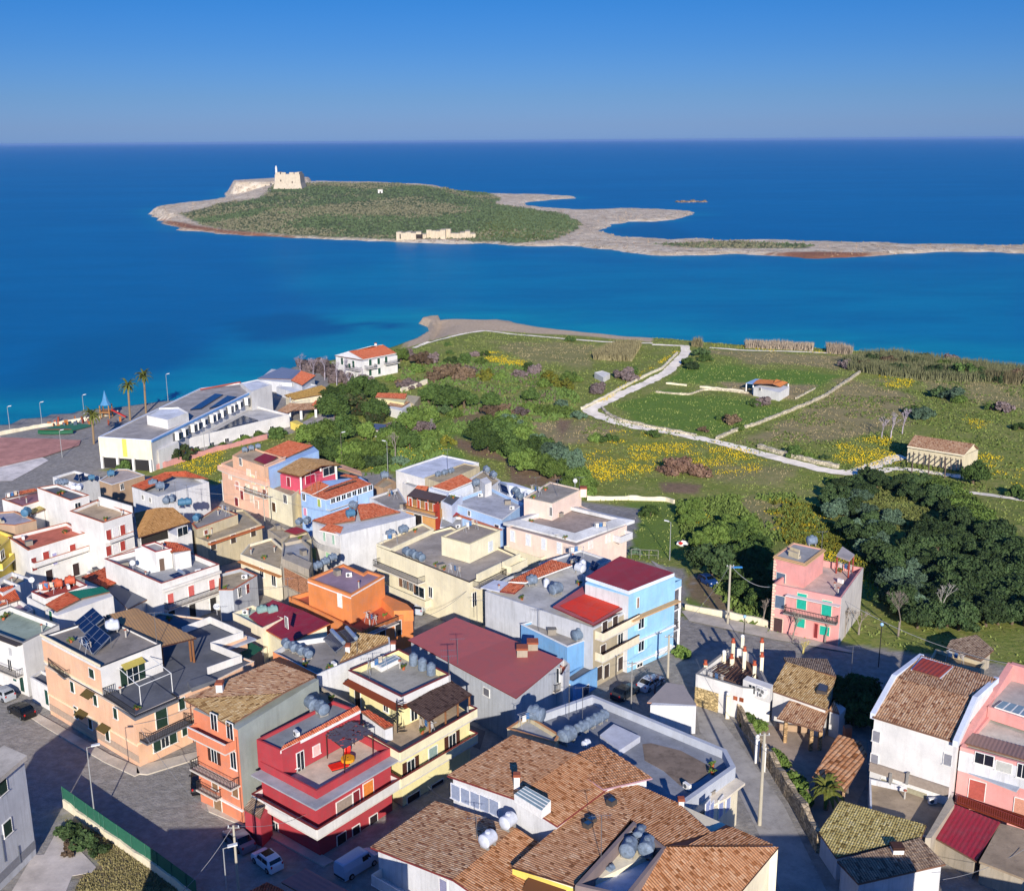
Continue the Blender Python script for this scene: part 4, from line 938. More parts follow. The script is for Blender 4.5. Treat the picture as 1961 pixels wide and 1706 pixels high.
# --- free standing tile lean-to
B = house("tiled_shed", "open lean-to shed with curved orange tile roof in the paved yard", cat="shed")
pitch(B, 18, [(1245, 1405, 2.5), (1560, 1530, 2.5), (1760, 1190, 3.3), (1690, 1070, 3.5), (1490, 1005, 3.5)], T2, w=.5, row=.55)
posts(B, 18, [(1290, 1400), (1540, 1500), (1700, 1100), (1490, 1030)], 2.5, -.2, .14, stone("a88868", 1.5))
m = MB(); p = P(18, 1575, 960, 3); m.box(p.x, p.y, -.2, .8, .8, 3.6); part('chimney', m, stucco("a86a50", .6), B)
# --- dark pergola tree roof is a tree (below)

# --- white house with two tile roofs, bottom right
B = house("apartment_house", "tall plain white house with brown tile roof and red striped skylight on the right")
ze = 9.0
r = pitch(B, 17, [(398, 510, ze), (965, 682, ze), (1095, 385, ze + 1.6), (545, 238, ze + 1.6)], T7, under=WH, over=.15)
r2 = pitch(B, 17, [(545, 238, ze + 1.6), (1095, 385, ze + 1.6), (1250, 250, ze + 1.35), (735, 90, ze + .9)], T7, flow=((850, 320), (930, 170)), under=WH, over=.2)
for i0, pts in ((0, ((398, 500), (545, 236), (735, 92))), (1, ((965, 690), (1100, 385), (1250, 250)))):
    m = MB(); zz_ = (ze, ze + 1.6, ze + .9); q = [P(17, x, y, z + .1) for (x, y), z in zip(pts, zz_)]
    for a, b in zip(q[:-1], q[1:]):
        e = (b - a); nn = Vector((e.y, -e.x, 0)).normalized(); m.obox(a - nn*.25 - Vector((0, 0, .4)), e, nn*.5, (0, 0, .65))
    part('parapet', m, PALE, B)
q = [P(17, x, y, z) for x, y, z in ((660, 185, ze + 1.6), (865, 245, ze + 1.6), (955, 165, ze + 1.4), (735, 95, ze + 1.4))]; m = MB(); m.prism(ccw(q), ze); f = part('skylight', m, PALE, B)
pitch(B, 17, [(670, 185, ze + 1.66), (858, 240, ze + 1.66), (945, 165, ze + 1.46), (740, 105, ze + 1.46)], sheetmat("a8432c"), kind='wave', w=.5)
for x, y, k in ((425, 640, 0), (412, 800, 0), (915, 800, 0)): win(r, 0, 17, x, y, .9, 1.3, 'c', sc="8a8a90"); 
band(r, 0, 17, 600, 945, 1.0, .3, plain("9a8c7e"), name='roof_terrace_wall')
for x in (520, 635): p = r.hit(0, 17, x, 940); a, e, L, n = r.edge(0); m = MB(); m.obox(Vector((a.x, a.y, p[1] - .3)) + e*p[0], e*.25, n*.5, (0, 0, 1.3)); part('buttress', m, CPG, B)
w = vol(B, 17, [(375, 930), (385, 1330), (900, 1330), (940, 1050)], 2.2, WH2, deck("8b7c68", .6), par=.6, base=-.5)
win(r, 0, 17, 610, 1030, 5, 1.8, 'k', sc="a09a80"); 

# --- pink house at the right edge
B = house("apartment_house", "pink house cut by the right edge with skylight strip and grey awning slab")
v = vol(B, 17, [(1000, 715), (1700, 905), (2050, 520), (1360, 300)], 7.2, PINK, deck("a8a398", .5), par=.5, pth=.3)
m = MB(); a, e, L, n = v.edge(0); m.obox(Vector((a.x, a.y, 4.5)), e*L, n*.06, (0, 0, 2.3)); part('painted_wall', m, WH2, B)
q = [P(17, x, y, z) for x, y, z in ((1010, 700, 7.0), (1150, 440, 8.2), (1340, 140, 10.2), (1360, 165, 10.2), (1190, 450, 8.2), (1050, 720, 7.0))]
m = MB()
for a, b in (((1005, 700, 7.1), (1170, 430, 8.3)), ((1170, 430, 8.3), (1350, 140, 10.2)), ((1350, 140, 10.2), (1560, 200, 10.2))):
    A_ = P(17, *a); B_2 = P(17, *b); e = B_2 - A_; nn = Vector((e.y, -e.x, 0)).normalized()*.35; m.quad(A_ - nn, B_2 - nn, B_2 + nn, A_ + nn)
    for s_ in (-1, 1):
        k = [A_ + nn*s_, B_2 + nn*s_, Vector((B_2.x + nn.x*s_, B_2.y + nn.y*s_, 5)), Vector((A_.x + nn.x*s_, A_.y + nn.y*s_, 5))]; m.quad(*(k if s_ > 0 else k[::-1]))
    m.quad(A_ + nn, A_ - nn, Vector((A_.x - nn.x, A_.y - nn.y, 5)), Vector((A_.x + nn.x, A_.y + nn.y, 5)))
part('parapet', m, PINK, B)
u = vol(B, 17, [(1190, 440), (1560, 560), (1760, 300), (1330, 200)], 8.4, PINK, deck("97928c", .4), par=.15, base=7)
pitch(B, 17, [(1030, 690, 7.25), (1720, 880, 7.25), (1760, 800, 7.4), (1080, 620, 7.4)], sheetmat("8d7068"), kind='wave', w=.4, name='roof_strip')
q = [P(17, x, y, 8.5) for x, y in ((1235, 440), (1520, 530), (1560, 470), (1290, 400))]; m = MB(); m.prism(ccw(q), 8.3); f = part('skylight', m, CPW, B); m = MB()
for k in range(5): m.quad(*[c_ + Vector((0, 0, .01)) for c_ in (q[0].lerp(q[1], k/5 + .02), q[0].lerp(q[1], k/5 + .18), q[3].lerp(q[2], k/5 + .18), q[3].lerp(q[2], k/5 + .02))])
part('pane', m, plain("8298a0", .2, .6), f)
win(v, 0, 17, 1165, 800, 1.9, 1.3, 'g'); win(v, 0, 17, 1300, 850, 1.6, 1.1, 'c', sc="b8b8b0"); win(v, 0, 17, 1425, 880, 1.0, 1.6, 'g')
win(v, 0, 17, 1115, 1010, 1.7, 2.2, 'k', sc="b0584c"); win(v, 0, 17, 1420, 1130, 1.5, 2, 'k', sc="c89078")
slab(B, 17, [(950, 850), (1385, 1020), (1440, 950), (960, 790)], 4.6, .14, deck("8a9098", .2), name='canopy')
slab(B, 17, [(975, 1095), (1500, 1290), (1540, 1220), (990, 1045)], 1.9, .2, T8, name='balcony')
m = MB(); q = [P(17, x, y, 1.9) for x, y in ((975, 1095), (1500, 1290))]; rail(B, q, .9, 'bars', TRR)
# --- red corrugated canopy and brown roof
B = house("lean_to", "dark red corrugated lean-to with a plain brown roof joined to its right", cat="shed")
pitch(B, 17, [(800, 1325, 2.3), (1110, 1500, 2.3), (1275, 1235, 2.9), (960, 1110, 2.9)], sheetmat("9c2638"), kind='wave', w=.45, under=RAW, name='roof', flow=((1100, 1200), (980, 1400)))
slab(B, 17, [(1130, 1500), (1440, 1620), (1560, 1320), (1275, 1240)], 2.7, .2, deck("8a7a66", .6)); vol(B, 17, [(1140, 1490), (1430, 1600), (1540, 1330), (1290, 1260)], 2.5, RAW)
slab(B, 17, [(760, 1340), (800, 1340), (960, 1110), (935, 1040)], 3.2, 3.4, RAW, name='wall')
# --- yellow-green tile roof and grey-tile house
B = house("tiled_house", "low house with pale yellow-green tile roof right of the stone wall")
pitch(B, 17, [(28, 1300, 2.6), (148, 1475, 2.6), (735, 1335, 3.4), (770, 1255, 3.5), (180, 1085, 3.5)], T5, under=WH2, over=.2, flow=((300, 1200), (200, 1400)))
B = house("tiled_house", "low white house with mauve-grey tile roof and square roof hatch at the bottom right")
pitch(B, 17, [(155, 1500, 3.0), (300, 1655, 2.6), (900, 1520, 3.0), (720, 1340, 3.8)], T6, under=WH2, over=.25, flow=((450, 1420), (560, 1580)))
chimney(B, 17, 565, 1425, 3.3, .35, 1.0, T6 and CPW, BRN)
# walls by the yard
# --- rough barn, far right
B = house("barn", "rough beige shed roof half hidden in the shade of the trees", cat="barn")
pitch(B, 7, [(1480, 580, 2.3), (1640, 640, 2.3), (1700, 590, 2.6), (1620, 520, 3.2), (1500, 545, 3.0)], T6, under=RAW)
vol(B, 7, [(1400, 640), (1640, 680), (1660, 650), (1430, 585)], 2.2, BEIGE, deck("7a6a50", .6), par=.5)

# --- pink house by the trees
B = house("apartment_house", "pink three-storey house with turquoise shutters beside the grove")
v = vol(B, 13, [(722, 690), (1060, 760), (1168, 610), (900, 560)], 7.0, PINK, deck("b09c90", .4), par=.9, pth=.25)
zb_ = zg(v.c.x, v.c.y)
u = vol(B, 13, [(728, 553), (880, 592), (975, 520), (822, 487)], 9.8, PINK, deck("8b8a88", .4), par=.12, pth=.2, base=6, cop=plain("c9a878"))
eave(u, 9.75, .3, .16, plain("c9a878")); m = MB(); a, e, L, n = v.edge(1); m.obox(Vector((a.x, a.y, -1)), e*L, n*.04, (0, 0, 8.02)); part('bare_wall', m, stucco("cfc8c0", .8), B)
for vv_, i in ((u, 0), (v, 0)):
    a, e, L, n = vv_.edge(i); m = MB()
    for k in range(22):
        zq = .0 + k*.45 if vv_ is v else 6.2 + k*.45
        if zq > (6.9 if vv_ is v else 9.3): break
        for s_ in (0,): m.obox(Vector((a.x, a.y, zq)) + e*s_, e*(.5 if k % 2 else .32), n*.05, (0, 0, .3))
    part('quoins', m, plain("e4d2b4"), B)
a, e, L, n = v.edge(0); m = MB(); m.obox(Vector((a.x, a.y, 5.9)) + e*2.2, e*(L - 2.2), n*.9, (0, 0, .14)); part('ledge', m, deck("b0a8a4", .2), B)
for x, y in ((865, 775), (988, 810)): win(v, 0, 13, x, y, 1.5, 2.4, 'k', sc="1fa890", fc="e8d8c0")
for x, y in ((857, 890), (978, 930)): win(v, 0, 13, x, y - 10, 1.5, 1.4, 'k', sc="1fa890", fc="e8d8c0")
for x, y in ((762, 665), (757, 778)): win(v if y > 700 else u, 0, 13, x, y, 1.5, 1.9, 'c', sc="56687c", fc="ddd0c0")
win(v, 0, 13, 748, 892, 1.4, 2.2, 'k', sc="4a3434", fc="e0c8b0"); win(v, 0, 13, 935, 920, .6, 2.2, 'k', sc="7a2c2c", fc="d88078")
balc(v, 0, 13, 785, 815, 1045, 885, 1.1, 'bars', sm=CPG); slab(B, 13, [(1035, 550), (1100, 575), (1125, 545), (1065, 505)], 9.0, .2, deck("9a928c", .3), name='pergola_roof'); posts(B, 13, [(1040, 550), (1100, 572), (1120, 548)], 8.9, 6, .1, plain("8a3a30"))

# --- blue house and its neighbours
B = house("apartment_house", "sky blue three-storey house with dark red roof, tiled ledge and white corner columns")
v = vol(B, 3, [(1270, 800), (1520, 872), (1790, 765), (1480, 680)], 11.0, BLUE)
pitch(B, 3, [(1272, 768, 11.5), (1520, 850, 11.5), (1785, 745, 11.9), (1470, 648, 11.9)], sheetmat("96353c"), kind='wave', w=.4, trim=PALE, th=.5)
m = MB(); a, e, L, n = v.edge(0); m.obox(Vector((a.x, a.y, -.5)), e*L, n*.03, (0, 0, 11.3)); part('painted_wall', m, WH2, B)
a, e, L, n = v.edge(1)
def strip(z, d, th, mat, nm, x1=1.2):
    m = MB(); m.obox(Vector((a.x, a.y, z)), e*(L*x1), n*d, (0, 0, th)); part(nm, m, mat, B)
strip(zof(v, 1, 3, 1560, 1000), .9, .18, plain("c8a070"), 'tile_ledge', 1.03); strip(zof(v, 1, 3, 1560, 1145), .35, .2, CPW, 'cornice', 1.0); strip(zof(v, 1, 3, 1560, 1265), .3, .15, CPW, 'cornice', 1.0)
for x, y in ((1572, 915),): win(v, 1, 3, x, y, .5, 1.5, 'k', sc="8a6a5a")
for x, y in ((1590, 1035), (1590, 1165)): win(v, 1, 3, x, y, 1.2, 1.5, 's', sc="a8d8f4", fc="e8f0f4")
win(v, 1, 3, 1582, 1275, 1.2, .6, 'g'); win(v, 1, 3, 1720, 1190, 3.2, .8, 'c', sc="c8ccd0")
a, e, L, n = v.edge(2)
for z_ in (8.9, 5.8, 2.8):
    m = MB(); m.obox(Vector((a.x, a.y, z_)), e*4.5, n*1.7, (0, 0, .2)); f = part('balcony', m, CPW, B); A_ = Vector((a.x, a.y, z_ + .2)) + e*.05
    rail(B, [A_ + n*.1, A_ + n*1.6, A_ + n*1.6 + e*4.3], 1.0, 'solid' if z_ > 8 else 'bars', BLUE if z_ > 8 else BLK, f)
for q in (.15, 4.2): m = MB(); p = Vector((a.x, a.y, 0)) + n*1.5 + e*q; m.box(p.x, p.y, -.4, .3, .3, 9.3); part('column', m, CPW, B)
B = house("apartment_house", "grey side-walled house with bright red canopy and brown-railed cream balconies")
v = vol(B, 3, [(690, 850), (1316, 1062), (1545, 945), (1180, 700), (1075, 680), (820, 770)], 8.4, GRYW, deck("9f9d98", .5), par=.4, pth=.25)
m = MB(); a, e, L, n = v.edge(1); m.obox(Vector((a.x, a.y, -.5)), e*L, n*.04, (0, 0, 8.6)); part('painted_wall', m, stucco("b3a68c", .5), B)
pitch(B, 3, [(1082, 940, 9.3), (1318, 1045, 8.9), (1545, 915, 8.9), (1290, 800, 9.6)], sheetmat("a85a5c"), kind='wave', w=.4, trim=TRR, name='canopy')
pitch(B, 3, [(1120, 935, 9.35), (1318, 1028, 9.02), (1510, 915, 9.02), (1330, 838, 9.5)], sheetmat("d63a22"), kind='wave', w=.4, trim=TRR, name='canopy')
pitch(B, 3, [(825, 795, 8.9), (925, 800, 8.9), (1195, 700, 9.2), (1075, 668, 9.2)], T4, trim=CPW); pitch(B, 3, [(775, 850, 8.6), (860, 862, 8.6), (920, 815, 8.8), (835, 800, 8.8)], T4, trim=TRR)
slab(B, 3, [(665, 828), (775, 852), (845, 800), (745, 785)], 8.55, .12, deck("a8abb4", .2))
for (ya, yb) in ((1120, 1010), (1240, 1130)):
    balc(v, 1, 3, 1325, ya, 1540, yb, 1.3, 'solid', CREAM2, cap=BRN)
for x, y, k in ((1440, 1030, 'k'), (1380, 1060, 'k'), (1470, 1130, 'g'), (1370, 1195, 'k'), (1470, 1265, 'k'), (1350, 1320, 'k'), (1390, 1310, 'k')): win(v, 1, 3, x, y, 1.2, 1.9, k, sc="463a34")
rr = P(3, 1100, 900, 8.2)
B = house("terraced_house", "low bright blue flat-roofed house with one round tank, in front of the grey side wall")
v = vol(B, 3, [(898, 1042), (1165, 1172), (1312, 1118), (1050, 1000)], 6.2, BLUE3, deck("8c8780", .5), par=.25, pth=.2, cop=CPW)
w = vol(B, 3, [(1140, 1350), (1200, 1375), (1340, 1290), (1260, 1270)], 2.8, BLUE3, DKD, par=.3); win(v, 1, 3, 1285, 1215, .8, 1.6, 'k', sc="b8e0c8"); win(w, 1, 3, 1270, 1440, 1.4, 2.2, 'k', sc="2a3a50")
win(w, 0, 3, 1160, 1420, 1.4, 2.0, 'k', sc="c8b050")
w = vol(B, 3, [(1060, 1310), (1140, 1340), (1180, 1270), (1145, 1240)], 5.0, WH2, DKR, par=.8); win(w, 0, 3, 1100, 1330, 1.2, 2, 'd')
balc(w, 0, 3, 1000, 1395, 1130, 1400, 1.0)

# --- cream house in the middle
B = house("apartment_house", "big cream flat-roofed house with square penthouse in the middle of town")
v = vol(B, 3, [(68, 590), (600, 800), (900, 655), (495, 475)], 7.2, CREAM, deck("8d857c", .5), par=.35, pth=.2, cop=CPD)
u = vol(B, 3, [(438, 535), (600, 580), (778, 498), (622, 452)], 9.9, CREAM, deck("8d8275", .4), par=.2, base=6.9, cop=plain("d0c49c"))
w = vol(B, 3, [(62, 575), (145, 605), (395, 490), (330, 455)], 7.6, CREAM, deck("a0927c", .6), par=.3, base=0)
m = MB(); a, e, L, n = v.edge(1)
for (xa, xb, y_) in ((640, 780, 0), (790, 890, 0)):
    s0 = v.hit(1, 3, xa, 790)[0]; s1 = v.hit(1, 3, xb, 720)[0]; m.obox(Vector((a.x, a.y, 6.9)) + e*s0, e*(s1 - s0), n*.2, (0, 0, 1.1))
part('parapet', m, CREAM, B)
balc(v, 0, 3, 85, 700, 345, 785, 1.5, 'bars', BLK); balc(v, 0, 3, 120, 835, 380, 920, 1.2, 'solid', CREAM); balc(v, 1, 3, 620, 830, 780, 745, 1.3, 'bars', BLK); balc(v, 1, 3, 800, 735, 900, 690, 1.3, 'solid', CREAM)
for x, y in ((205, 790), (230, 800), (265, 815)): win(v, 0, 3, x, y, 1, 1.9, 'k' if x < 220 else 'd', sc="7a5a44")
win(v, 0, 3, 310, 850, 2.6, 1.7, 'g'); win(v, 0, 3, 378, 855, .9, 1.7, 'g'); win(v, 1, 3, 627, 895, 1, 2.2, 'd'); win(u, 1, 3, 722, 588, 1.1, 1.6, 'c', sc="cfd4d4")
# --- pale pink house with grey eaves
B = house("apartment_house", "pale pink flat-roofed house with a wide grey sloping eaves band and penthouse")
v = vol(B, 3, [(815, 480), (1215, 590), (1510, 470), (1230, 350)], 6.3, PINKF, deck("8a7d74", .5), par=.1)
q = ccw(quadfill([P(3, x, y, 6.5) for x, y in ((795, 452), (1218, 560), (1555, 440))])); qi = inset(q, 1.9); m = MB()
for i in range(4):
    j = (i + 1) % 4; A_, B_2, C_, D_ = q[i], q[j], qi[j] + Vector((0, 0, .45)), qi[i] + Vector((0, 0, .45)); m.quad(A_, B_2, C_, D_); m.quad(A_ - Vector((0, 0, .5)), B_2 - Vector((0, 0, .5)), B_2, A_); m.quad(D_, C_, C_ - Vector((0, 0, .6)), D_ - Vector((0, 0, .6))); m.quad(D_ - Vector((0, 0, .95)), C_ - Vector((0, 0, .95)), B_2 - Vector((0, 0, .5)), A_ - Vector((0, 0, .5)))
part('eaves', m, deck("b2b2b0", .4), B)
u = vol(B, 3, [(915, 310), (1078, 345), (1248, 262), (1065, 220)], 9.2, PINKF, deck("8b8479", .5), par=.15, base=6, cop=plain("ccc0a8")); win(u, 0, 3, 1072, 390, .6, 1.6, 'g')
chimney(B, 3, 1258, 265, 9.2, .3, 1.1, PINKF); row(v, 0, 3, 850, 530, 1120, 600, 4, w=1, h=1.9, kind='c', sc="d8dce0"); balc(v, 1, 3, 1430, 560, 1500, 530, 1.6, 'solid', WH2)
row(v, 1, 3, 1300, 580, 1400, 545, 2, w=1.1, h=1.3, kind='c', sc="e8d8cc"); w = vol(B, 3, [(800, 590), (1010, 660), (1110, 620), (900, 560)], 3.2, CREAM, DKB, par=.5)

# --- orange house
B = house("corner_house", "bright orange flat-roofed house with red-brown tiled terrace")
v = vol(B, 2, [(742, 1128), (1068, 1250), (1318, 1105), (1190, 1065), (1160, 1085), (1010, 1015)], 8.8, ORG2, DKM, par=.3, pth=.35, cop=None)
band(v, 0, 2, 900, 1215, .16, .08, CPW); band(v, 1, 2, 1180, 1200, .16, .08, CPW)
w = vol(B, 2, [(600, 1265), (1140, 1530), (1530, 1370), (1265, 1255), (1000, 1150)], 5.0, ORG2, deck("a4563c", .4), par=.6, pth=.3)
w2 = vol(B, 2, [(1265, 1255), (1390, 1370), (1535, 1365), (1490, 1320), (1330, 1250)], 5.6, ORG2, base=4)
win(v, 0, 2, 985, 1290, .9, 2.1, 'k', sc="e8e6e0"); balc(w, 1, 2, 1150, 1560, 1400, 1440, .8, 'bars', BLK); win(w, 1, 2, 1300, 1540, 1.2, 2.2, 'k', sc="2a2a2a"); win(w, 1, 2, 1420, 1500, 1.2, 2.2, 'k', sc="2a2a2a")
# --- purple-red corrugated roof
B = house("terraced_house", "low house under dark crimson corrugated roof with tank terrace beside it")
pitch(B, 2, [(395, 1495, 5.6), (600, 1612, 5.6), (912, 1465, 6.4), (705, 1368, 6.4)], sheetmat("8c2636"), kind='wave', w=.5, under=CREAM, trim=CPT)
pitch(B, 2, [(705, 1368, 6.4), (395, 1492, 5.6), (300, 1410, 6.0), (480, 1288, 6.5)], sheetmat("8c2636"), kind='wave', w=.5, under=CREAM)
v = vol(B, 2, [(178, 1385), (400, 1500), (560, 1425), (330, 1325)], 6.1, CREAM2, deck("9fb0a0", .4), par=.5, pth=.15)
w = vol(B, 2, [(395, 1500), (600, 1640), (720, 1590), (560, 1500)], 5.2, CREAM); win(w, 0, 2, 745, 1560, .8, 1.6, 'd')
# --- white house with orange tiles and curved balcony
B = house("terraced_house", "white house with orange tile roofs, curved balcony and green shutters, long blank side wall")
v = vol(B, 2, [(778, 700), (985, 800), (1552, 660), (1440, 620), (1230, 560), (1120, 570)], 7.4, WH2)
m = MB(); a, e, L, n = v.edge(0); m.obox(Vector((a.x, a.y, -.8)), e*L, n*.05, (0, 0, 7.9)); part('painted_wall', m, WH, B)
pitch(B, 2, [(775, 690, 7.6), (900, 725, 7.6), (1100, 690, 7.8), (1110, 575, 8.0)], T4); pitch(B, 2, [(1140, 690, 7.7), (1440, 628, 7.7), (1240, 562, 8.2), (1110, 572, 8.2)], T4)
pitch(B, 2, [(825, 765, 7.3), (985, 800, 7.3), (1010, 740, 7.7), (900, 715, 7.7)], T4, trim=CPW)
for x, y in ((870, 810), (938, 835)): win(v, 0, 2, x, y, .9, 1.6, 'k', sc="a8c8b0")
m = MB(); a, e, L, n = v.edge(0)
for k in range(9):
    t0 = k/9; t1 = (k + 1)/9; f_ = lambda t: Vector((a.x, a.y, 0)) + e*(L*t) + n*(.3 + 1.3*math.sin(math.pi*t)); p0, p1 = f_(t0), f_(t1); zc = 4.2
    m.quad((p0.x, p0.y, zc), (p1.x, p1.y, zc), (p1.x, p1.y, zc + 1), (p0.x, p0.y, zc + 1)); m.quad((p1.x, p1.y, zc), (p0.x, p0.y, zc), (p0.x, p0.y, zc + 1), (p1.x, p1.y, zc + 1)); m.quad(Vector((a.x, a.y, zc)) + e*(L*t0), (p0.x, p0.y, zc), (p1.x, p1.y, zc), Vector((a.x, a.y, zc)) + e*(L*t1))
part('balcony', m, WH, B)
for x, y in ((795, 940), (900, 975)): win(v, 0, 2, x, y, 1.5, 2.0, 'k', sc="a8d8ac")
# ---------------------------------------------------------------- left and back rows
RS = "a8443a"
B = house("terraced_house", "white three-storey house with red shutters, water tanks and tall side walls")
v = vol(B, 1, [(525, 505), (775, 592), (990, 520), (735, 420)], 8.6, WH, DKT, par=.5, pth=.2, cop=CPT)
u = vol(B, 1, [(278, 330), (530, 425), (668, 385), (430, 305)], 9.6, WH, DKD, par=.4, base=0, cop=CPT)
m = MB(); q = [P(1, x, y, z) for x, y, z in ((735, 372, 10.2), (985, 462, 9.8))]; e = q[1] - q[0]; m.obox(Vector((q[0].x, q[0].y, 7.8)), Vector((e.x, e.y, 0)), Vector((-e.y, e.x, 0)).normalized()*.2, (0, 0, 1.9)); part('parapet', m, WH, B)
for y0 in (680, 800):
    for x, dy in ((815, 0), (920, -38)): win(v, 1, 1, x, y0 + dy, 1.1, 1.7, 'c', sc=RS)
    win(v, 1, 1, 868, y0 - 15, 1.2, 1.7, 'c', sc="e0dcd8")
balc(v, 1, 1, 780, 745, 980, 670, .9, 'solid', WH, h=.5, cap=CPT); balc(v, 1, 1, 800, 870, 1010, 790, .9, 'solid', WH, h=.5, cap=CPT); win(u, 1, 1, 585, 480, 1.2, 1.9, 'd')
B = house("terraced_house", "white two-storey house with long parapet balconies and red shutters at the left")
v = vol(B, 1, [(210, 800), (640, 670), (560, 600), (290, 620), (120, 660)][::-1], 5.6, WH, DKB, par=.2, pth=.2) if False else vol(B, 1, [(60, 700), (212, 800), (640, 668), (500, 590)], 5.6, WH, DKR, par=.5, pth=.2, cop=CPT)
balc(v, 1, 1, 225, 905, 650, 800, 1.0, 'solid', WH, h=.7, cap=CPT)
for x, y in ((345, 840), (545, 785)): win(v, 1, 1, x, y, 1.2, 1.6, 'c', sc=RS)
win(v, 1, 1, 410, 860, .9, 2, 'c', sc="a8a4c8"); win(v, 1, 1, 255, 900, 1, 2.2, 'k', sc="8a3a38"); row(v, 1, 1, 370, 990, 570, 940, 2, w=1.3, h=2.2, kind='k', sc="3a2c2a")
B = house("terraced_house", "white house with plum roof and small yellow tile roof at the far left")
v = vol(B, 1, [(15, 415), (165, 470), (370, 405), (290, 345)], 7.2, WH, deck("7d5a60", .4), par=.35, cop=CPT)
pitch(B, 1, [(165, 480, 6.2), (245, 525, 6.0), (352, 485, 6.2), (258, 445, 6.6)], T5, under=WH)
pitch(B, 1, [(40, 405, 7.5), (60, 372, 7.7), (260, 335, 7.7), (285, 350, 7.5)], T4)
B = house("terraced_house", "flat grey roof with rounded tiled edge and a blue tank at the left edge")
v = vol(B, 1, [(-160, 590), (110, 612), (272, 575), (110, 505), (-60, 520)], 6.3, stucco("b59a80", .5), deck("8e8a90", .4), par=.2, cop=plain("c07850"))
B = house("terraced_house", "yellow house front at the left edge")
v = vol(B, 1, [(-220, 760), (-40, 810), (100, 690), (-80, 620)], 5.6, YEL2, deck("c0a850", .4), par=.4, cop=plain("d8b860"))
win(v, 1, 1, 15, 830, 1.6, 1.5, 'g'); balc(v, 1, 1, -30, 935, 75, 880, .9, 'solid', YEL2)
B = house("terraced_house", "light grey house with red-orange tile edging around a sunken deck")
v = vol(B, 1, [(990, 325), (1190, 395), (1568, 285), (1400, 210), (1230, 215)], 4.2, WH2, deck("9a9a98", .4), par=.7, pth=.2)
for pts in ([(985, 315, 4.3), (1080, 345, 4.3), (1290, 245, 4.8), (1230, 215, 4.8)], [(1230, 240, 4.3), (1235, 213, 4.8), (1400, 205, 4.8), (1420, 250, 4.3)], [(1400, 250, 4.4), (1400, 205, 4.8), (1565, 262, 4.4)]): pitch(B, 1, pts, T8)
for x, y in ((1075, 380), (1130, 400)): win(v, 0, 1, x, y + 20, .7, 1, 'g')
B = house("cottage", "low house with pale parapet and blue solar heaters near the institute")
v = vol(B, 1, [(395, 248), (590, 300), (750, 245), (560, 200)], 1.2, WH2, deck("8f8678", .5), par=.5)
B = house("terraced_house", "tan walled house with white-rimmed concrete roof")
v = vol(B, 1, [(745, 275), (840, 308), (1085, 235), (960, 190), (880, 190)], 3.2, TAN, deck("9c8f84", .4), par=.15, cop=CPW)
win(v, 1, 1, 915, 320, .9, 1.3, 'g')
B = house("terraced_house", "house with broad tan pyramid roof over an open loggia")
v = vol(B, 1, [(1020, 700), (1055, 740), (1450, 640), (1300, 560)], 3.4, WH)
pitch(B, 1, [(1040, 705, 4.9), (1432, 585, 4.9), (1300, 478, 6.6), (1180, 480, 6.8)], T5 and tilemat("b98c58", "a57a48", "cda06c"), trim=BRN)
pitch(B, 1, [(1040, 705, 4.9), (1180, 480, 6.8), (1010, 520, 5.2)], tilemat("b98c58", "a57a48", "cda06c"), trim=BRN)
w = vol(B, 1, [(1260, 660), (1325, 690), (1440, 650), (1380, 600)], 4.6, WH); win(v, 1, 1, 1160, 700, 5, 1.6, 'k', sc="2c2824"); win(w, 1, 1, 1370, 655, 2.2, 1.6, 'g')
B = house("terraced_house", "beige flat-roofed house with a long terracotta ledge")
v = vol(B, 1, [(1440, 600), (1475, 640), (1785, 530), (1640, 470)], 4.8, BEIGE, DK, par=.25, cop=CPT)
w = vol(B, 1, [(1470, 700), (1560, 735), (1965, 600), (1830, 490), (1700, 500)], 3.4, BEIGE, DKB, par=.35)
m = MB(); a, e, L, n = w.edge(1); m.obox(Vector((a.x, a.y, 2.9)), e*L, n*.7, (0, 0, .2)); part('tile_ledge', m, plain("b8683c"), B); win(v, 1, 1, 1545, 660, .9, .8, 'c', sc="8a5040"); row(w, 1, 1, 1600, 760, 1900, 660, 3, w=1.2, h=1.6, kind='k', sc="4a4038")
B = house("terraced_house", "white house with penthouse, outside stair and solar heater, pink shutters")
v = vol(B, 1, [(785, 862), (1212, 1048), (1645, 905), (1250, 740)], 6.6, WH, DKG, par=.8, pth=.2, cop=plain("a85a4c"))
m = MB(); a, e, L, n = v.edge(1); m.obox(Vector((a.x, a.y, 5.35)), e*L, n*.5, (0, 0, .35)); part('cornice', m, deck("b8b4ac", .3), B)
u = vol(B, 1, [(1062, 762), (1168, 812), (1288, 785), (1165, 735)], 8.9, WH, deck("9a948c", .4), par=.2, base=5.8, cop=plain("b84a40")); win(u, 1, 1, 1215, 905, .9, 2.1, 'k', sc="6a5648")
w = vol(B, 1, [(1288, 800), (1310, 830), (1430, 800), (1330, 740), (1240, 735)], 8.4, WH, base=5.8); pitch(B, 1, [(1285, 815, 8.5), (1435, 795, 8.5), (1330, 742, 8.9), (1232, 732, 8.9)], T8)
m = MB()
for k in range(14): p = P(1, 1160 - k*9, 955 - k*13, 5.9 + k*.2); m.box(p.x, p.y, 5.8, 1.2, .34, .2 + k*.2, .6)
part('stair', m, CPW, B)
for x, y in ((1435, 1100), (1590, 1055), (1280, 1160)): win(v, 1, 1, x, y, 1.1, 1.7, 'c', sc="c8645c")
balc(v, 1, 1, 1215, 1240, 1650, 1100, 1.0, 'bars', BLK); row(v, 1, 1, 1290, 1300, 1600, 1200, 3, w=1.2, h=2.2, kind='k', sc="33302e")
B = house("cottage", "low hipped orange tile roof beside a dark slate roof")
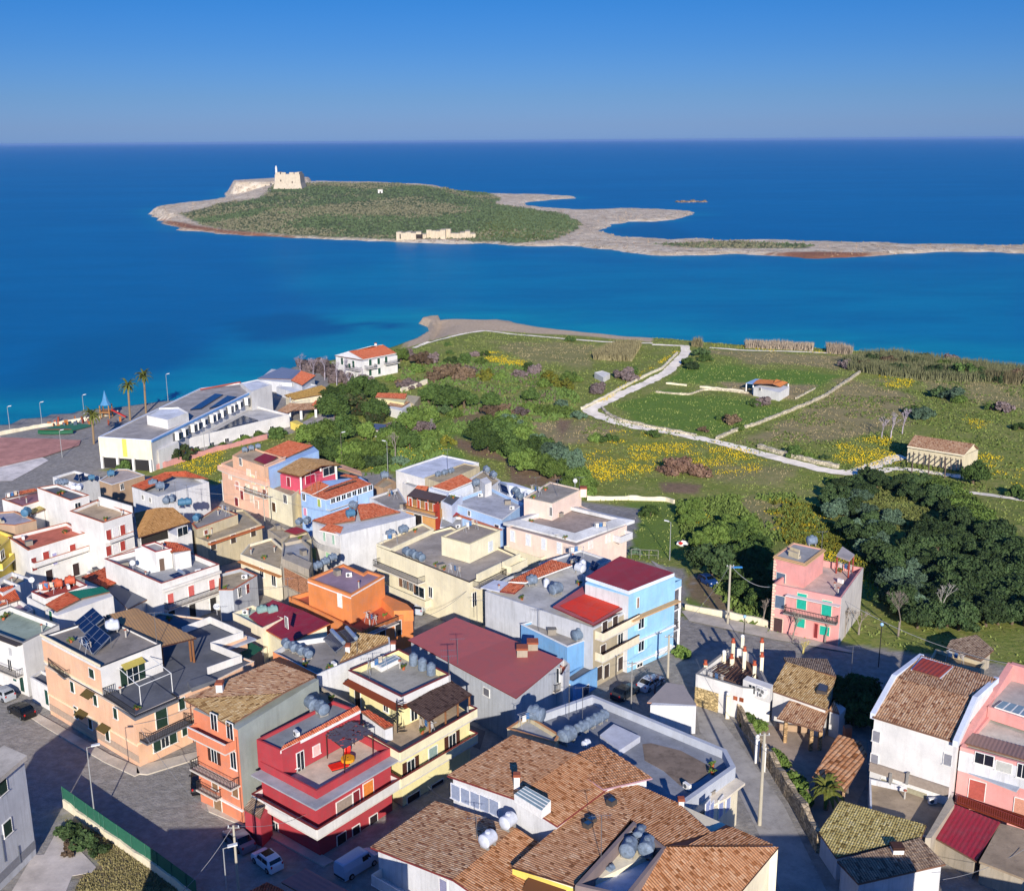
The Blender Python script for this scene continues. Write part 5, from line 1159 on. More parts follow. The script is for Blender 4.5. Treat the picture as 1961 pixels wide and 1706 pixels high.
pitch(B, 1, [(610, 1000, 3.4), (795, 1082, 3.4), (975, 992, 3.4), (820, 915, 4.0)], T8, under=WH)
pitch(B, 1, [(800, 1085, 3.2), (960, 1238, 3.0), (1195, 1122, 3.0), (985, 985, 3.6)], sheetmat("5a606c"), kind='panel', w=.6, under=WH2)
B = house("terraced_house", "white walled house with green corrugated roof and orange tile strip")
v = vol(B, 1, [(340, 1250), (425, 1290), (850, 1140), (790, 1085), (640, 1060)], 6.6, WH)
pitch(B, 1, [(340, 1205, 6.8), (425, 1255, 6.8), (600, 1165, 7.0), (505, 1110, 7.0)], T8); pitch(B, 1, [(515, 1110, 7.0), (590, 1165, 6.9), (825, 1108, 6.9), (765, 1072, 7.2)], sheetmat("1c7a5c"), kind='wave', w=.3)
w = vol(B, 1, [(235, 1110), (345, 1160), (655, 1060), (540, 1002)], 6.9, WH, deck("8c4038", .3), par=.7, pth=.2, cop=plain("9a4038"))
w2 = vol(B, 1, [(200, 1150), (330, 1220), (440, 1180), (260, 1100)], 6.0, WH, DKG, par=.4); win(v, 0, 1, 385, 1290, .9, 1.6, 'k', sc="2f6a50")
B = house("terraced_house", "red tile roofed house with pergola terrace at the left edge above the plant terrace")
pitch(B, 1, [(-60, 1235, 5.2), (150, 1165, 5.2), (95, 1060, 6.4), (-60, 1100, 6.4)], T8, under=WH)
v = vol(B, 1, [(-140, 1290), (-20, 1340), (250, 1240), (150, 1170), (-60, 1230)], 4.8, WH, DKM, par=.6)
w = vol(B, 1, [(-100, 1080), (20, 1120), (150, 1060), (30, 1010)], 6.3, WH, DKD, par=.5); 
B = house("terraced_house", "small white house with turquoise deck under the long-balconied house")
v = vol(B, 1, [(-60, 1040), (60, 1090), (240, 1010), (90, 960)], 3.6, WH2, DKB, par=.6)
v = vol(B, 1, [(650, 960), (760, 1000), (800, 960), (720, 925)], 2.4, WH, deck("6d8a4c", .6), par=.4)

# --- middle left rows (frame 2)
B = house("ruined_house", "pale blue-white low house with rounded parapet and clutter on its roof")
v = vol(B, 2, [(75, 1215), (180, 1215), (362, 1105), (240, 1050), (80, 1090)], 4.4, LGR, DKB, par=.5, cop=CPT); win(v, 1, 2, 290, 1200, .9, 1.5, 'k', sc="8a4038"); win(v, 1, 2, 230, 1230, .9, 1.5, 'g')
B = house("unfinished_house", "unplastered beige building with bare brick side wall")
v = vol(B, 2, [(545, 960), (752, 1062), (760, 885), (700, 830), (560, 860)], 6.9, RAW, DKG, par=.5)
w = vol(B, 2, [(548, 975), (750, 1060), (775, 1010), (600, 930)], 7.2, RAW, base=6)
a, e, L, n = v.edge(0); m = MB(); m.obox(Vector((a.x, a.y, 2.4)) + e*.6, e*(L - 1.2), n*.05, (0, 0, 2.9)); part('brick_infill', m, stone("c08a68", 4), B)
for z_ in (2.1, 5.4): m = MB(); m.obox(Vector((a.x, a.y, z_)), e*L, n*.25, (0, 0, .22)); part('floor_beam', m, RAW, B)
B = house("terraced_house", "low cream house with broken tile edging and tangled roof things")
v = vol(B, 2, [(235, 945), (545, 1060), (560, 900), (470, 820), (300, 870)], 4.6, CREAM2, DKB, par=.4, pth=.2, cop=None)
m = MB(); a, e, L, n = v.edge(0); m.obox(Vector((a.x, a.y, 3.4)), e*L, n*.6, (0, 0, .18)); part('tile_ledge', m, plain("b07848"), B); win(v, 0, 2, 490, 1140, 1.1, 1.9, 'g'); win(v, 0, 2, 400, 1080, 1, 1.6, 'g')
w = vol(B, 2, [(545, 860), (600, 900), (770, 830), (740, 770), (600, 800)], 5.4, BEIGE, DK, par=.5); pitch(B, 2, [(565, 770, 5.9), (650, 798, 5.9), (735, 770, 6.0), (660, 740, 6.0)], T8 and sheetmat("9a3034"), kind='wave')
w = vol(B, 2, [(440, 760), (540, 830), (640, 790), (520, 720)], 3.8, RAW, DKB, par=.3)
B = house("apartment_house", "peach house with rounded corner balcony, orange tile roof and blue side wall")
v = vol(B, 2, [(92, 262), (185, 300), (455, 385), (580, 260), (300, 180)], 5.0, PEACH2, DKB, par=.3, pth=.2)
u = vol(B, 2, [(176, 205), (415, 290), (575, 225), (400, 170), (300, 130)], 7.4, PEACH, DKT, par=.3, base=4, cop=None)
w = vol(B, 2, [(450, 310), (580, 260), (825, 170), (780, 130), (590, 100), (410, 180)], 7.0, BLUE2)
pitch(B, 2, [(405, 178, 7.2), (580, 222, 7.2), (782, 130, 7.6), (595, 92, 7.8)], T4); pitch(B, 2, [(335, 235, 7.5), (425, 272, 7.4), (515, 215, 7.6), (420, 188, 7.7)], sheetmat("8f2a34"), kind='wave')
for x, y in ((240, 250), (1, 1))[:1]: win(u, 0, 2, x, y, 1, 1.6, 'g')
for x, y, c_ in ((160, 350, "e8dcc8"), (335, 385, "ead8a8"), (405, 420, "ead8a8"), (325, 525, "d8c8b0"), (250, 500, "8a3a38")): win(v, 1 if x > 190 else 0, 2, x, y, 1.2, 1.9, 'k', sc=c_)
m = MB(); 
wrap(v, 3.9, .9, 'solid', PEACH2, ii=(0, 1), h=.8); band(v, 1, 2, 320, 470, .2, .15, CPW); band(u, 1, 2, 300, 330, .25, .2, PEACH2)
for x, y, c_ in ((300, 330, 'e8d8b8'), (370, 350, 'e8d8b8'), (215, 420, 'c89080'), (290, 440, 'e8dcc0'), (350, 460, 'e8dcc0'), (420, 480, '8a5a4a'), (210, 540, '7a3038'), (360, 560, 'd0b098')): win(v, 1, 2, x, y + 10, 1.3, 1.8, 'k', sc=c_)
balc(v, 1, 2, 285, 470, 450, 520, .8, 'bars', BLK)
B = house("terraced_house", "crimson and pink house with tan gable roof and white loggia columns")
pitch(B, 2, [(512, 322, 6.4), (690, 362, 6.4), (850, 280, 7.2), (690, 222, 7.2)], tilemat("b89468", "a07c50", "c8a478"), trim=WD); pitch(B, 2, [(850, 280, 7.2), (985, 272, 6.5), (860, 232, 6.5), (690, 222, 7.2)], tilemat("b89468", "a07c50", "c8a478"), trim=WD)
v = vol(B, 2, [(535, 345), (690, 385), (960, 300), (800, 240)], 5.6, stucco("d8586c", .3)); posts(B, 2, [(690, 368), (840, 300), (955, 285)], 6.2, 3.0, .16, CPW)
win(v, 0, 2, 600, 400, 1.1, 1.9, 'k', sc="8a2a34"); win(v, 1, 2, 760, 380, 2.6, 1.7, 'k', sc="b02040"); win(v, 1, 2, 900, 320, 3.2, 1.7, 'g')
w = vol(B, 2, [(440, 440), (620, 510), (720, 430), (560, 380)], 3.4, CREAM, DKB, par=.5); win(w, 0, 2, 490, 590, 1.4, 1.9, 'k', sc="5a4028"); win(w, 0, 2, 575, 530, 1.3, 1.7, 'g')
w = vol(B, 2, [(620, 460), (700, 510), (800, 440), (720, 410)], 3.0, BEIGE, DKB, par=.4); slab(B, 2, [(960, 290), (1150, 350), (1140, 320), (1000, 272)], 4.6, .2, TERR)
B = house("terraced_house", "light blue house with orange tile roofs, a white strip and many windows")
v = vol(B, 2, [(690, 485), (870, 545), (1232, 430), (1140, 365), (860, 395)], 5.2, BLUE2)
pitch(B, 2, [(690, 470, 5.5), (770, 500, 5.5), (905, 430, 6.1), (825, 395, 6.1)], T4, trim=CPW); pitch(B, 2, [(770, 505, 5.4), (880, 538, 5.4), (1225, 420, 5.5), (1110, 370, 6.2), (900, 440, 6.2)], T4, trim=CPW)
pitch(B, 2, [(860, 470, 6.25), (905, 450, 6.25), (1105, 388, 6.3), (1075, 392, 6.35)], sheetmat("cdd0dc"), kind='panel'); pitch(B, 2, [(985, 355, 6.0), (1090, 372, 6.0), (1120, 362, 6.1), (1030, 345, 6.2)], T4)
row(v, 1, 2, 930, 540, 1210, 445, 8, w=1.1, h=1.1, kind='g', fc="f0f0ec"); balc(v, 1, 2, 880, 600, 1090, 545, 1.0, 'solid', BLUE2); win(v, 0, 2, 830, 560, 1.0, 1.5, 'k', sc="a8b860"); win(v, 0, 2, 715, 515, 1, 1.4, 'g'); win(v, 0, 2, 725, 625, 1, 1.5, 'k', sc="d890a8")
B = house("garage", "low tan walls and yard with small white tank behind the light blue house", cat="garage")
v = vol(B, 2, [(1240, 430), (1310, 450), (1405, 400), (1330, 360)], 1.2, TAN, DKB, par=.5)
B = house("terraced_house", "long white parapet and grey-brown flat yard roof left of the terracotta balcony")
v = vol(B, 2, [(1205, 520), (1400, 625), (1500, 580), (1420, 450)], 3.2, WH2, DK, par=.4)
# --- frame 3 back
B = house("terraced_house", "white house with large pale grey flat roof at the edge of the fields")
v = vol(B, 3, [(175, 155), (345, 205), (655, 110), (445, 65)], 4.2, WH, deck("b0b4bc", .2), par=.2, cop=CPW)
w = vol(B, 3, [(212, 225), (280, 252), (345, 222), (270, 195)], 2.8, WH, DKG, par=.3)
u = vol(B, 3, [(340, 195), (430, 225), (660, 130), (570, 110)], 4.5, BEIGE, DKB, par=.2)
B = house("terraced_house", "white house with steep orange tile roof and a white roof hut")
v = vol(B, 3, [(365, 255), (470, 290), (622, 225), (545, 185)], 4.7, PALE)
pitch(B, 3, [(385, 248, 5.0), (482, 272, 5.0), (622, 215, 5.4), (552, 175, 6.2)], T4, trim=CPW)
w = vol(B, 3, [(660, 205), (690, 235), (728, 220), (700, 190)], 6.4, WH); w2 = vol(B, 3, [(600, 200), (700, 270), (780, 210), (680, 150)], 4.4, WH2, DKB, par=.3)
pitch(B, 3, [(280, 262, 4.0), (350, 275, 4.0), (365, 245, 4.6), (300, 240, 4.6)], T4)
B = house("terraced_house", "terracotta house with wooden balcony under a dark brown roof")
v = vol(B, 3, [(232, 345), (430, 395), (470, 330), (290, 290)], 4.0, stucco("d8a060", .4))
pitch(B, 3, [(240, 298, 5.9), (420, 335, 5.7), (470, 300, 6.0), (285, 256, 6.2)], sheetmat("5a4840"), kind='panel', w=.5, trim=BRN)
posts(B, 3, [(242, 300), (300, 312), (360, 325), (418, 335)], 5.7, 3.8, .1, plain("a0503a")); balc(v, 0, 3, 236, 370, 425, 420, 1.0, 'bars', BRN); row(v, 0, 3, 262, 335, 400, 370, 4, w=.8, h=1.6, kind='k', sc="b04a2c")
m = MB(); a, e, L, n = v.edge(0); m.obox(Vector((a.x, a.y, -2)) + e*(L - .9), e*.9, n*.3, (0, 0, 7.6)); part('pillar', m, stucco("a83c2c", .4), B)
win(v, 0, 3, 305, 440, 2, 2.2, 'k', sc="2a2420"); w = vol(B, 3, [(435, 330), (500, 360), (560, 300), (480, 280)], 5.4, PALE, DKD, par=.3)
B = house("terraced_house", "light blue terrace house with parapet arches and tanks")
v = vol(B, 3, [(478, 335), (790, 440), (915, 345), (720, 250)], 4.5, BLUE2, deck("97989c", .5), par=.6, pth=.18, cop=CPW)
m = MB(); a, e, L, n = v.edge(0); m.obox(Vector((a.x, a.y, 2.7)), e*L, n*.6, (0, 0, .16)); part('tile_ledge', m, plain("c06a48"), B)
win(v, 0, 3, 535, 440, 1.4, 2.0, 'g'); win(v, 0, 3, 600, 400, .8, 1, 'g'); win(v, 0, 3, 760, 490, 1.2, 1.6, 'k', sc="3a3a4a"); w = vol(B, 3, [(770, 215), (830, 240), (990, 270), (850, 225)], 4.6, PALE)
B = house("terraced_house", "low white annexes with red roof patch behind the cream house")
v = vol(B, 3, [(430, 480), (560, 490), (560, 420), (440, 420)], 2.6, WH2, DKG, par=.4); pitch(B, 3, [(480, 405, 3.4), (505, 420, 3.4), (545, 405, 3.5), (515, 390, 3.6)], sheetmat("9a3034"))
B = house("terraced_house", "shaded flat roof between the pale pink house and the red roofed blue house")
v = vol(B, 3, [(1000, 690), (1200, 760), (1420, 670), (1240, 610)], 6.8, WH2, DKG, par=.3)
# ---- the long institute by the sea (frame 8)
B = house("institute", "long white flat-roofed institute by the sea with row of clerestory windows and cream end wall", cat="building")
v = vol(B, 8, [(435, 500), (668, 515), (1110, 300), (1060, 262), (885, 285)], 3.6, WH, deck("8e8984", .4), par=.25, pth=.3, base=-4.5, cop=plain("dfe6f2"))
m = MB(); a, e, L, n = v.edge(0); m.obox(Vector((a.x, a.y, -.9)), e*L, n*.15, (0, 0, 4.4)); part('end_wall', m, CREAM2, B); m = MB(); m.obox(Vector((a.x, a.y, -.6)) + e*(L*.45), e*(L*.08), n*.2, (0, 0, 4.1)); part('yellow_panel', m, plain("e8c860"), B)
m = MB()
for t in (.05, .35, .65, .97): m.obox(Vector((a.x, a.y, -4.2)) + e*(L*t - .2) + n*.3, e*.5, n*.5, (0, 0, 3.4))
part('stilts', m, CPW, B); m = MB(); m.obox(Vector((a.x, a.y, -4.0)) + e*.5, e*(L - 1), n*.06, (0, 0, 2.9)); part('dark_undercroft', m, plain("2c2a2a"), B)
a, e, L, n = v.edge(1); m = MB(); m.obox(Vector((a.x, a.y, 3.15)), e*L, n*.2, (0, 0, .38)); part('blue_trim', m, plain("6ca0d8"), B)
for k in range(12):
    t = .2 + k*.063 + (.02 if k % 3 == 2 else 0); q = Vector((a.x, a.y, .9)) + e*(L*t); m = MB(); m.obox(q, e*1.3, n*1.0, (0, 0, 2.0)); f = part('window', m, CPW, B); m = MB(); m.obox(q + n*1.0 + e*.15 + Vector((0, 0, .15)), e*1.0, n*.04, (0, 0, 1.6)); part('pane', m, glass("223040"), f); m = MB(); m.obox(q - e*.9 + n*.03, e*.9, n*.04, (0, 0, 1.8)); part('pane', m, glass("223040"), f)
w = vol(B, 8, [(770, 520), (1278, 400), (1095, 352), (1010, 345)], -.2, WH, deck("a9a6a0", .3), par=.5, pth=.3, base=-4.6)
row(w, 0, 8, 870, 555, 1200, 465, 6, w=1.3, h=1.6, kind='g')
q = [P(8, x, y, -.4) for x, y in ((955, 472), (1000, 462), (1140, 425), (1075, 405))]; m = MB(); m.prism(ccw(q), -.9); part('solar_panels', m, plain("1c2a40", .25, .6), B)
for pts in ([(840, 378), (890, 372), (985, 312), (950, 308)], [(925, 372), (985, 355), (1045, 322), (1005, 317)]):
    m = MB(); q = [P(8, x, y, 3.7) for x, y in pts]; m.prism(ccw(q), 3.2); part('solar_panels', m, plain("1c2a40", .25, .6), B)
u = vol(B, 8, [(648, 405), (740, 425), (832, 392), (790, 368), (700, 372)], 5.6, WH, DKW, par=.3, base=3.2)
w2 = vol(B, 8, [(1062, 262), (1110, 300), (1200, 268), (1140, 245)], 4.4, WH, DKW, par=.2, base=-4.5)
m = MB(); q = [P(8, x, y, 3.8) for x, y in ((885, 290), (1060, 258), (1090, 290))]; 
for a_, b_ in zip(q[:-1], q[1:]): m.tube(a_, b_, .2, n=4)
part('red_trim', m, plain("b8604c"), B)
win(w, 0, 8, 800, 580, 1.3, 1.8, 'g')
wq = vol(B, 8, [(668, 530), (700, 560), (790, 525), (770, 500)], .8, WH, base=-4.5)
B = house("bar", "blue-grey metal roofed building with red tile end behind the institute", cat="building")
v = vol(B, 8, [(1140, 248), (1290, 262), (1330, 215), (1200, 200)], -.2, WH2); pitch(B, 8, [(1138, 240, 0), (1290, 245, 0), (1335, 208, .6), (1245, 192, .6)], sheetmat("76829a"), kind='panel', w=1)
pitch(B, 8, [(1285, 250, .4), (1335, 272, .4), (1395, 228, .8), (1330, 208, .9)], T4, under=WH2)
v = vol(B, 8, [(1220, 280), (1320, 310), (1400, 270), (1290, 250)], -1.0, WH2, DKW, par=.3)
B = house("cottage", "cream house with ochre roof and carport behind the institute")
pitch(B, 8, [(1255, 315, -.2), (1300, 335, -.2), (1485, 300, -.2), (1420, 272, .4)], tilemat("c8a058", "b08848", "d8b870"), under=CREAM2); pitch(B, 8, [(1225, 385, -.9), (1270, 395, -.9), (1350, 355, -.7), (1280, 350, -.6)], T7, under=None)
w = vol(B, 8, [(1262, 325), (1300, 350), (1370, 330), (1330, 300)], -.8, CREAM2); win(w, 0, 8, 1283, 335, 1.2, 1.2, 'g'); pitch(B, 8, [(1270, 385, -1), (1400, 375, -1), (1440, 345, -.7), (1330, 352, -.7)], T7); posts(B, 8, [(1330, 385), (1395, 378), (1280, 392)], -1.2, -3.8, .3, CPW)
pitch(B, 8, [(1375, 360, -.6), (1420, 368, -.6), (1440, 350, -.4), (1395, 338, -.2)], T4)
w = vol(B, 8, [(1282, 432), (1315, 445), (1338, 440), (1310, 425)], -1.6, YEL2)
B = house("villa", "white two-storey villa with orange gable roof near the beach", cat="villa")
v = vol(B, 8, [(1483, 145), (1600, 168), (1755, 140), (1650, 100)], 2.2, WH)
pitch(B, 8, [(1540, 122, 3.6), (1605, 158, 2.6), (1752, 130, 2.6), (1690, 92, 3.8)], T4, trim=CPW); pitch(B, 8, [(1478, 140, 2.4), (1540, 122, 3.6), (1690, 92, 3.8), (1640, 98, 2.4)], T4, trim=CPW)
pitch(B, 8, [(1478, 140, 2.6), (1540, 124, 3.5), (1602, 160, 2.6)], WH)
for x, y in ((1512, 165), (1562, 178), (1545, 190)): win(v, 0, 8, x, y, 1.3, 2.2, 'k', sc="2c5040")
for x, y in ((1635, 170), (1672, 165), (1705, 158), (1675, 208), (1635, 215)): win(v, 1, 8, x, y, 1.2, 2.0, 'k', sc="2c5040")
balc(v, 0, 8, 1540, 195, 1600, 205, 1.4); balc(v, 1, 8, 1610, 200, 1655, 190, 1.4); balc(v, 1, 8, 1695, 180, 1755, 168, 1.4); chimney(B, 8, 1660, 98, 3.8, .8, .7)
B = house("cottage", "small yellow cottage with orange roof and white lean-to in the trees")
v = vol(B, 8, [(1662, 328), (1785, 350), (1800, 325), (1690, 305)], -.4, YEL); pitch(B, 8, [(1658, 325, -.2), (1790, 332, -.2), (1798, 308, .4), (1668, 305, .4)], T4)
w = vol(B, 8, [(1715, 370), (1775, 385), (1820, 350), (1790, 330)], -1.3, WH); pitch(B, 8, [(1710, 358, -1.1), (1775, 368, -1.1), (1810, 345, -.8), (1740, 338, -.8)], T7); w = vol(B, 8, [(1795, 340), (1830, 355), (1858, 320), (1800, 315)], -1.0, BEIGE)
B = house("shed", "small dark blue-grey shed roof among the trees", cat="shed")
pitch(B, 8, [(1612, 462, -1.6), (1700, 472, -1.6), (1705, 445, -1.2), (1630, 438, -1.2)], sheetmat("52607c"), kind='panel', under=WH2)
B = house("field_house", "small white field house with orange roof and blue-white veranda")
v = vol(B, 12, [(782, 275), (895, 300), (938, 275), (850, 258)], -.9, WH)
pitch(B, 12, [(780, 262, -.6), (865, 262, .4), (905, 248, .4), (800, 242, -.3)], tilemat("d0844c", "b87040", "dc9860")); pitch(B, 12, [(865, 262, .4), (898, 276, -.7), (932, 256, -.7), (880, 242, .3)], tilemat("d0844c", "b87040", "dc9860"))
slab(B, 12, [(748, 258), (785, 262), (820, 242), (790, 240)], -.9, .15, plain("9ab8dc")); posts(B, 12, [(750, 262), (780, 268)], -1, -3.8, .15, CPW); win(v, 0, 12, 810, 285, .9, 1, 'g'); posts(B, 12, [(933, 262), (900, 282)], -.9, -3.8, .18, CPW)
B = house("farm_building", "cream stone farm building with tile roof and wooden pergola beside the white track", cat="barn")
v = vol(B, 12, [(1455, 535), (1700, 575), (1762, 550), (1500, 500)], .1, stucco("d8cbaa", .8))
pitch(B, 12, [(1452, 533, .4), (1700, 573, .4), (1745, 525, 1.7), (1485, 485, 1.7)], T7, th=.3, trim=CREAM2); pitch(B, 12, [(1485, 485, 1.7), (1745, 525, 1.7), (1764, 545, .5), (1520, 490, .5)], T7)
m = MB(); m.quad(P(12, 1700, 573, .2), P(12, 1762, 545, .2), P(12, 1743, 525, 1.5)); part('gable', m, stucco("d8cbaa", .8), B)
for t in range(10):
    m = MB(); a_ = P(12, 1480 + t*23, 560 + t*3.5, -.6); b_ = P(12, 1455 + t*24 + 20, 612 + t*3, -1.4); m.tube(a_, b_, .12, n=5)
    if t % 3 == 0: m.tube(b_, Vector((b_.x, b_.y, -3.8)), .14, n=5); m.tube(a_, Vector((a_.x, a_.y, -3.8)), .14, n=5)
    part('pergola_beam', m, plain("6a5a50"), B)
B = house("hut", "tiny white flat hut in the meadow", cat="hut")
v = vol(B, 11, [(1648, 345), (1695, 372), (1732, 350), (1690, 335)], -1.8, WH, deck("c8c4b8", .2), par=.1)
# ---- island fort and ruins
p = GI(9, 768, 162); B = house("island_fort", "square sandstone fort with sloping base and small lighthouse on the island hill", tuple(p), cat="fort"); ST = stucco("cabca6", 1.0)
s_ = 15.5; m = MB(); L_ = [Vector((p.x + a*s_, p.y + b*s_, p.z - 3)) for a, b in ((-1, -1), (1, -1), (1, 1), (-1, 1))]
lv = [(0, 1.12), (9, .97), (19, .93)]; rr_ = [[Vector((p.x + a*s_*k, p.y + b*s_*k, p.z - 3 + z)) for a, b in ((-1, -1), (1, -1), (1, 1), (-1, 1))] for z, k in lv]
for r0, r1 in zip(rr_[:-1], rr_[1:]):
    for i in range(4): m.quad(r0[i], r0[(i + 1) % 4], r1[(i + 1) % 4], r1[i])
m.quad(*rr_[-1]); part('wall', m, ST, B); m = MB()
for x_ in (-.75, -.3, .35, .78): m.box(p.x + x_*s_*.93, p.y - s_*.85, p.z + 16, 5.2, 3, 2.2)
for x_ in (-.9, .9): m.box(p.x + x_*s_*.86, p.y, p.z + 16, 3, 20, 2.4)
part('battlement', m, ST, B); m = MB(); m.tube((p.x - s_*.85, p.y - s_*.7, p.z + 14), (p.x - s_*.85, p.y - s_*.7, p.z + 23), 1.5, 1.1, 10); f = part('lighthouse', m, WH, B); m = MB(); m.lathe((p.x - s_*.85, p.y - s_*.7, p.z + 23), (0, 0, 1), [(0, 1.4), (.5, 1.4), (.6, .8), (2, .8), (3, 0)]); part('lantern', m, WH, f)
for x_, z_ in ((-.1, 6), (.35, 9), (-.5, 11)): m = MB(); m.box(p.x + x_*s_, p.y - s_*.965, p.z + z_ - 3, 1.2, .8, 2); part('window', m, plain("3a2c24"), B)
for fr_, x, y, sx, h_, nm, lb in ((9, 925, 156, 14, 10, "stone_hut", "small square stone hut right of the fort on the island ridge"), (9, 645, 156, 13, 5, "stone_hut", "low stone ruin left of the fort above the cliff"), (9, 1232, 190, 5, 5, "stone_hut", "tiny pale hut alone in the island scrub")):
    p = GI(fr_, x, y); B = house(nm, lb, tuple(p), cat="hut"); m = MB(); m.box(p.x, p.y, p.z - 2, sx, sx*.7, h_ + 1); part('wall', m, ST if sx > 6 else WH, B); m = MB(); m.box(p.x, p.y, p.z + h_ - .97, sx + .8, sx*.7 + .8, .5); part('roof', m, ST, B); m = MB(); m.box(p.x, p.y - sx*.36, p.z, 1.6, .6, 2.2); part('doorway', m, plain("3a2c24"), B)
p = GI(9, 1410, 425); B = house("fishery_ruin", "long ruined sandstone fishery with dark openings on the island shore", tuple(p), cat="ruin"); m = MB(); random.seed(3)
for k in range(16):
    x_ = -12 + k*3.7; h_ = (5.5 if k < 5 else random.uniform(3, 5.5)) + (1.5 if 5 < k < 11 else 0); m.box(p.x + x_, p.y + 3 + random.uniform(-1, 8)*(k > 4), p.z - 2, 3.9, random.uniform(5, 14), h_ + 2 - (.7 if k in (1, 3) else 0), random.uniform(-.1, .1))
part('wall', m, stucco("cbbca2", 1.0), B); m = MB(); m.box(p.x - 8.5, p.y - .6, p.z + .5, 6, 3, 3.6); m.box(p.x + 3.0, p.y - .6, p.z + .5, 5.5, 3, 3.2); part('openings', m, plain("2a2220"), B)
p = P(10, 783, 106, SEA); B = house("rock_islet", "tiny low rock islet alone in the sea beyond the spit", tuple(p), cat="rock"); m = MB()
for k in range(9): m.blob((p.x - 16 + k*4 + random.uniform(-1, 1), p.y + random.uniform(-4, 4), SEA), 3.4, 6, random.uniform(1.2, 3.0), jit=.25)
part('rock', m, stone("a08a74", .3), B)
# ---------------------------------------------------------------- roads, pavements, tracks
struct_roads = [
 ("road", 4, [(-200, 640), (0, 700), (130, 640), (250, 700), (620, 890), (770, 1040), (830, 1050), (1120, 960), (1160, 1180), (1400, 1330), (1560, 1420), (1800, 1480), (2100, 1400), (2500, 1150), (2900, 960), (2920, 1020), (2600, 1300), (2400, 1500), (2000, 1800), (1200, 1760), (1080, 1706), (370, 1240), (120, 1000), (-200, 880)], .02, ASPD),
]
drape("road", 0, [(-60, 1330), (0, 1355), (90, 1385), (205, 1450), (258, 1485), (280, 1484), (382, 1452), (400, 1530), (500, 1600), (620, 1630), (700, 1600), (960, 1440), (1150, 1330), (1240, 1275), (1320, 1195), (1420, 1210), (1520, 1235), (1640, 1250), (1900, 1300), (1890, 1335), (1600, 1280), (1420, 1260), (1340, 1300), (1210, 1350), (1040, 1450), (760, 1640), (640, 1720), (420, 1720), (124, 1545), (0, 1430), (-60, 1400)], .02, ASPH)
drape("lane", 0, [(1330, 1345), (1375, 1370), (1420, 1430), (1500, 1540), (1590, 1720), (1500, 1720), (1455, 1600), (1380, 1450), (1340, 1400)], .03, CONC)
drape("street", 0, [(860, 1240), (960, 1170), (1000, 1180), (930, 1400), (980, 1420), (960, 1450), (880, 1420)], .024, ASPH)
drape('yard', 4, [(60, 1720), (190, 1500), (250, 1500), (340, 1335), (420, 1440), (545, 1570), (520, 1600), (410, 1620), (370, 1720)], .05, deck('a8a098', .3))
for pts in ([(45, 1352), (110, 1388), (212, 1447), (262, 1468), (268, 1482), (258, 1487), (200, 1460), (85, 1392), (40, 1362)], [(262, 1468), (378, 1440), (385, 1452), (282, 1484), (262, 1482)], [(395, 1540), (470, 1578), (530, 1590), (640, 1650), (620, 1660), (520, 1605), (400, 1555)], [(1305, 1172), (1330, 1165), (1480, 1205), (1640, 1240), (1635, 1252), (1480, 1225), (1320, 1190)]):
    drape("pavement", 0, pts, .14, PAVL)
drape("pavement", 0, [(385, 1545), (400, 1480), (500, 1560), (470, 1600)], .028, deck("8a837c", .6)); drape("pavement", 0, [(1420, 1380), (1660, 1420), (1660, 1500), (1590, 1640), (1500, 1500), (1440, 1420)], .045, deck("8b7c6d", .4))
drape("promenade", 8, [(-200, 470), (0, 500), (300, 440), (520, 400), (640, 385), (460, 480), (420, 540), (430, 640), (300, 690), (-200, 700)], .10, deck("c0b8b0", .4))
drape("plaza", 8, [(-150, 500), (0, 505), (60, 492), (180, 478), (300, 490), (360, 510), (350, 540), (200, 590), (0, 635), (-150, 640)], .22, deck("a2756a", .4))
drape("yard", 8, [(1330, 440), (1400, 400), (1540, 410), (1440, 470), (1340, 480)], .1, deck("908a86", .3)); drape("playground", 8, [(190, 470), (300, 440), (420, 452), (330, 475)], .25, plain("3c7a5c"))
drape("pavement", 13, [(10, 570), (130, 580), (330, 700), (300, 760), (180, 640), (0, 600)], .1, PAVE)
W1 = lambda t: 3.6
ribbon("track", 12, [(480, 95), (487, 125), (440, 175), (400, 215), (300, 265), (200, 310), (110, 355), (60, 380), (110, 405), (170, 428), (260, 450), (420, 475), (520, 497), (640, 520), (740, 548), (860, 580), (980, 612), (1080, 638), (1150, 650), (1230, 650), (1290, 625), (1400, 585), (1440, 580)], W1, .10, GRAV)
ribbon("track", 12, [(1260, 655), (1400, 630), (1560, 650), (1700, 670)], 2.6, .11, GRAV); ribbon("track", 12, [(1700, 735), (1790, 745), (1961, 770), (2200, 810)], 2.2, .1, GRAV)
ribbon("path", 11, [(680, 215), (760, 185), (860, 160), (940, 140), (1060, 122), (1200, 140), (1320, 150), (1480, 165), (1640, 178), (1760, 184), (1961, 190)], 1.8, .10, GRAV)
ribbon("path", 12, [(590, 105), (760, 118), (900, 120), (1160, 130)], 1.8, .1, GRAV); ribbon("path", 12, [(340, 92), (480, 98)], 2, .1, GRAV)
DW = stone("d8ccb0", 1.3)
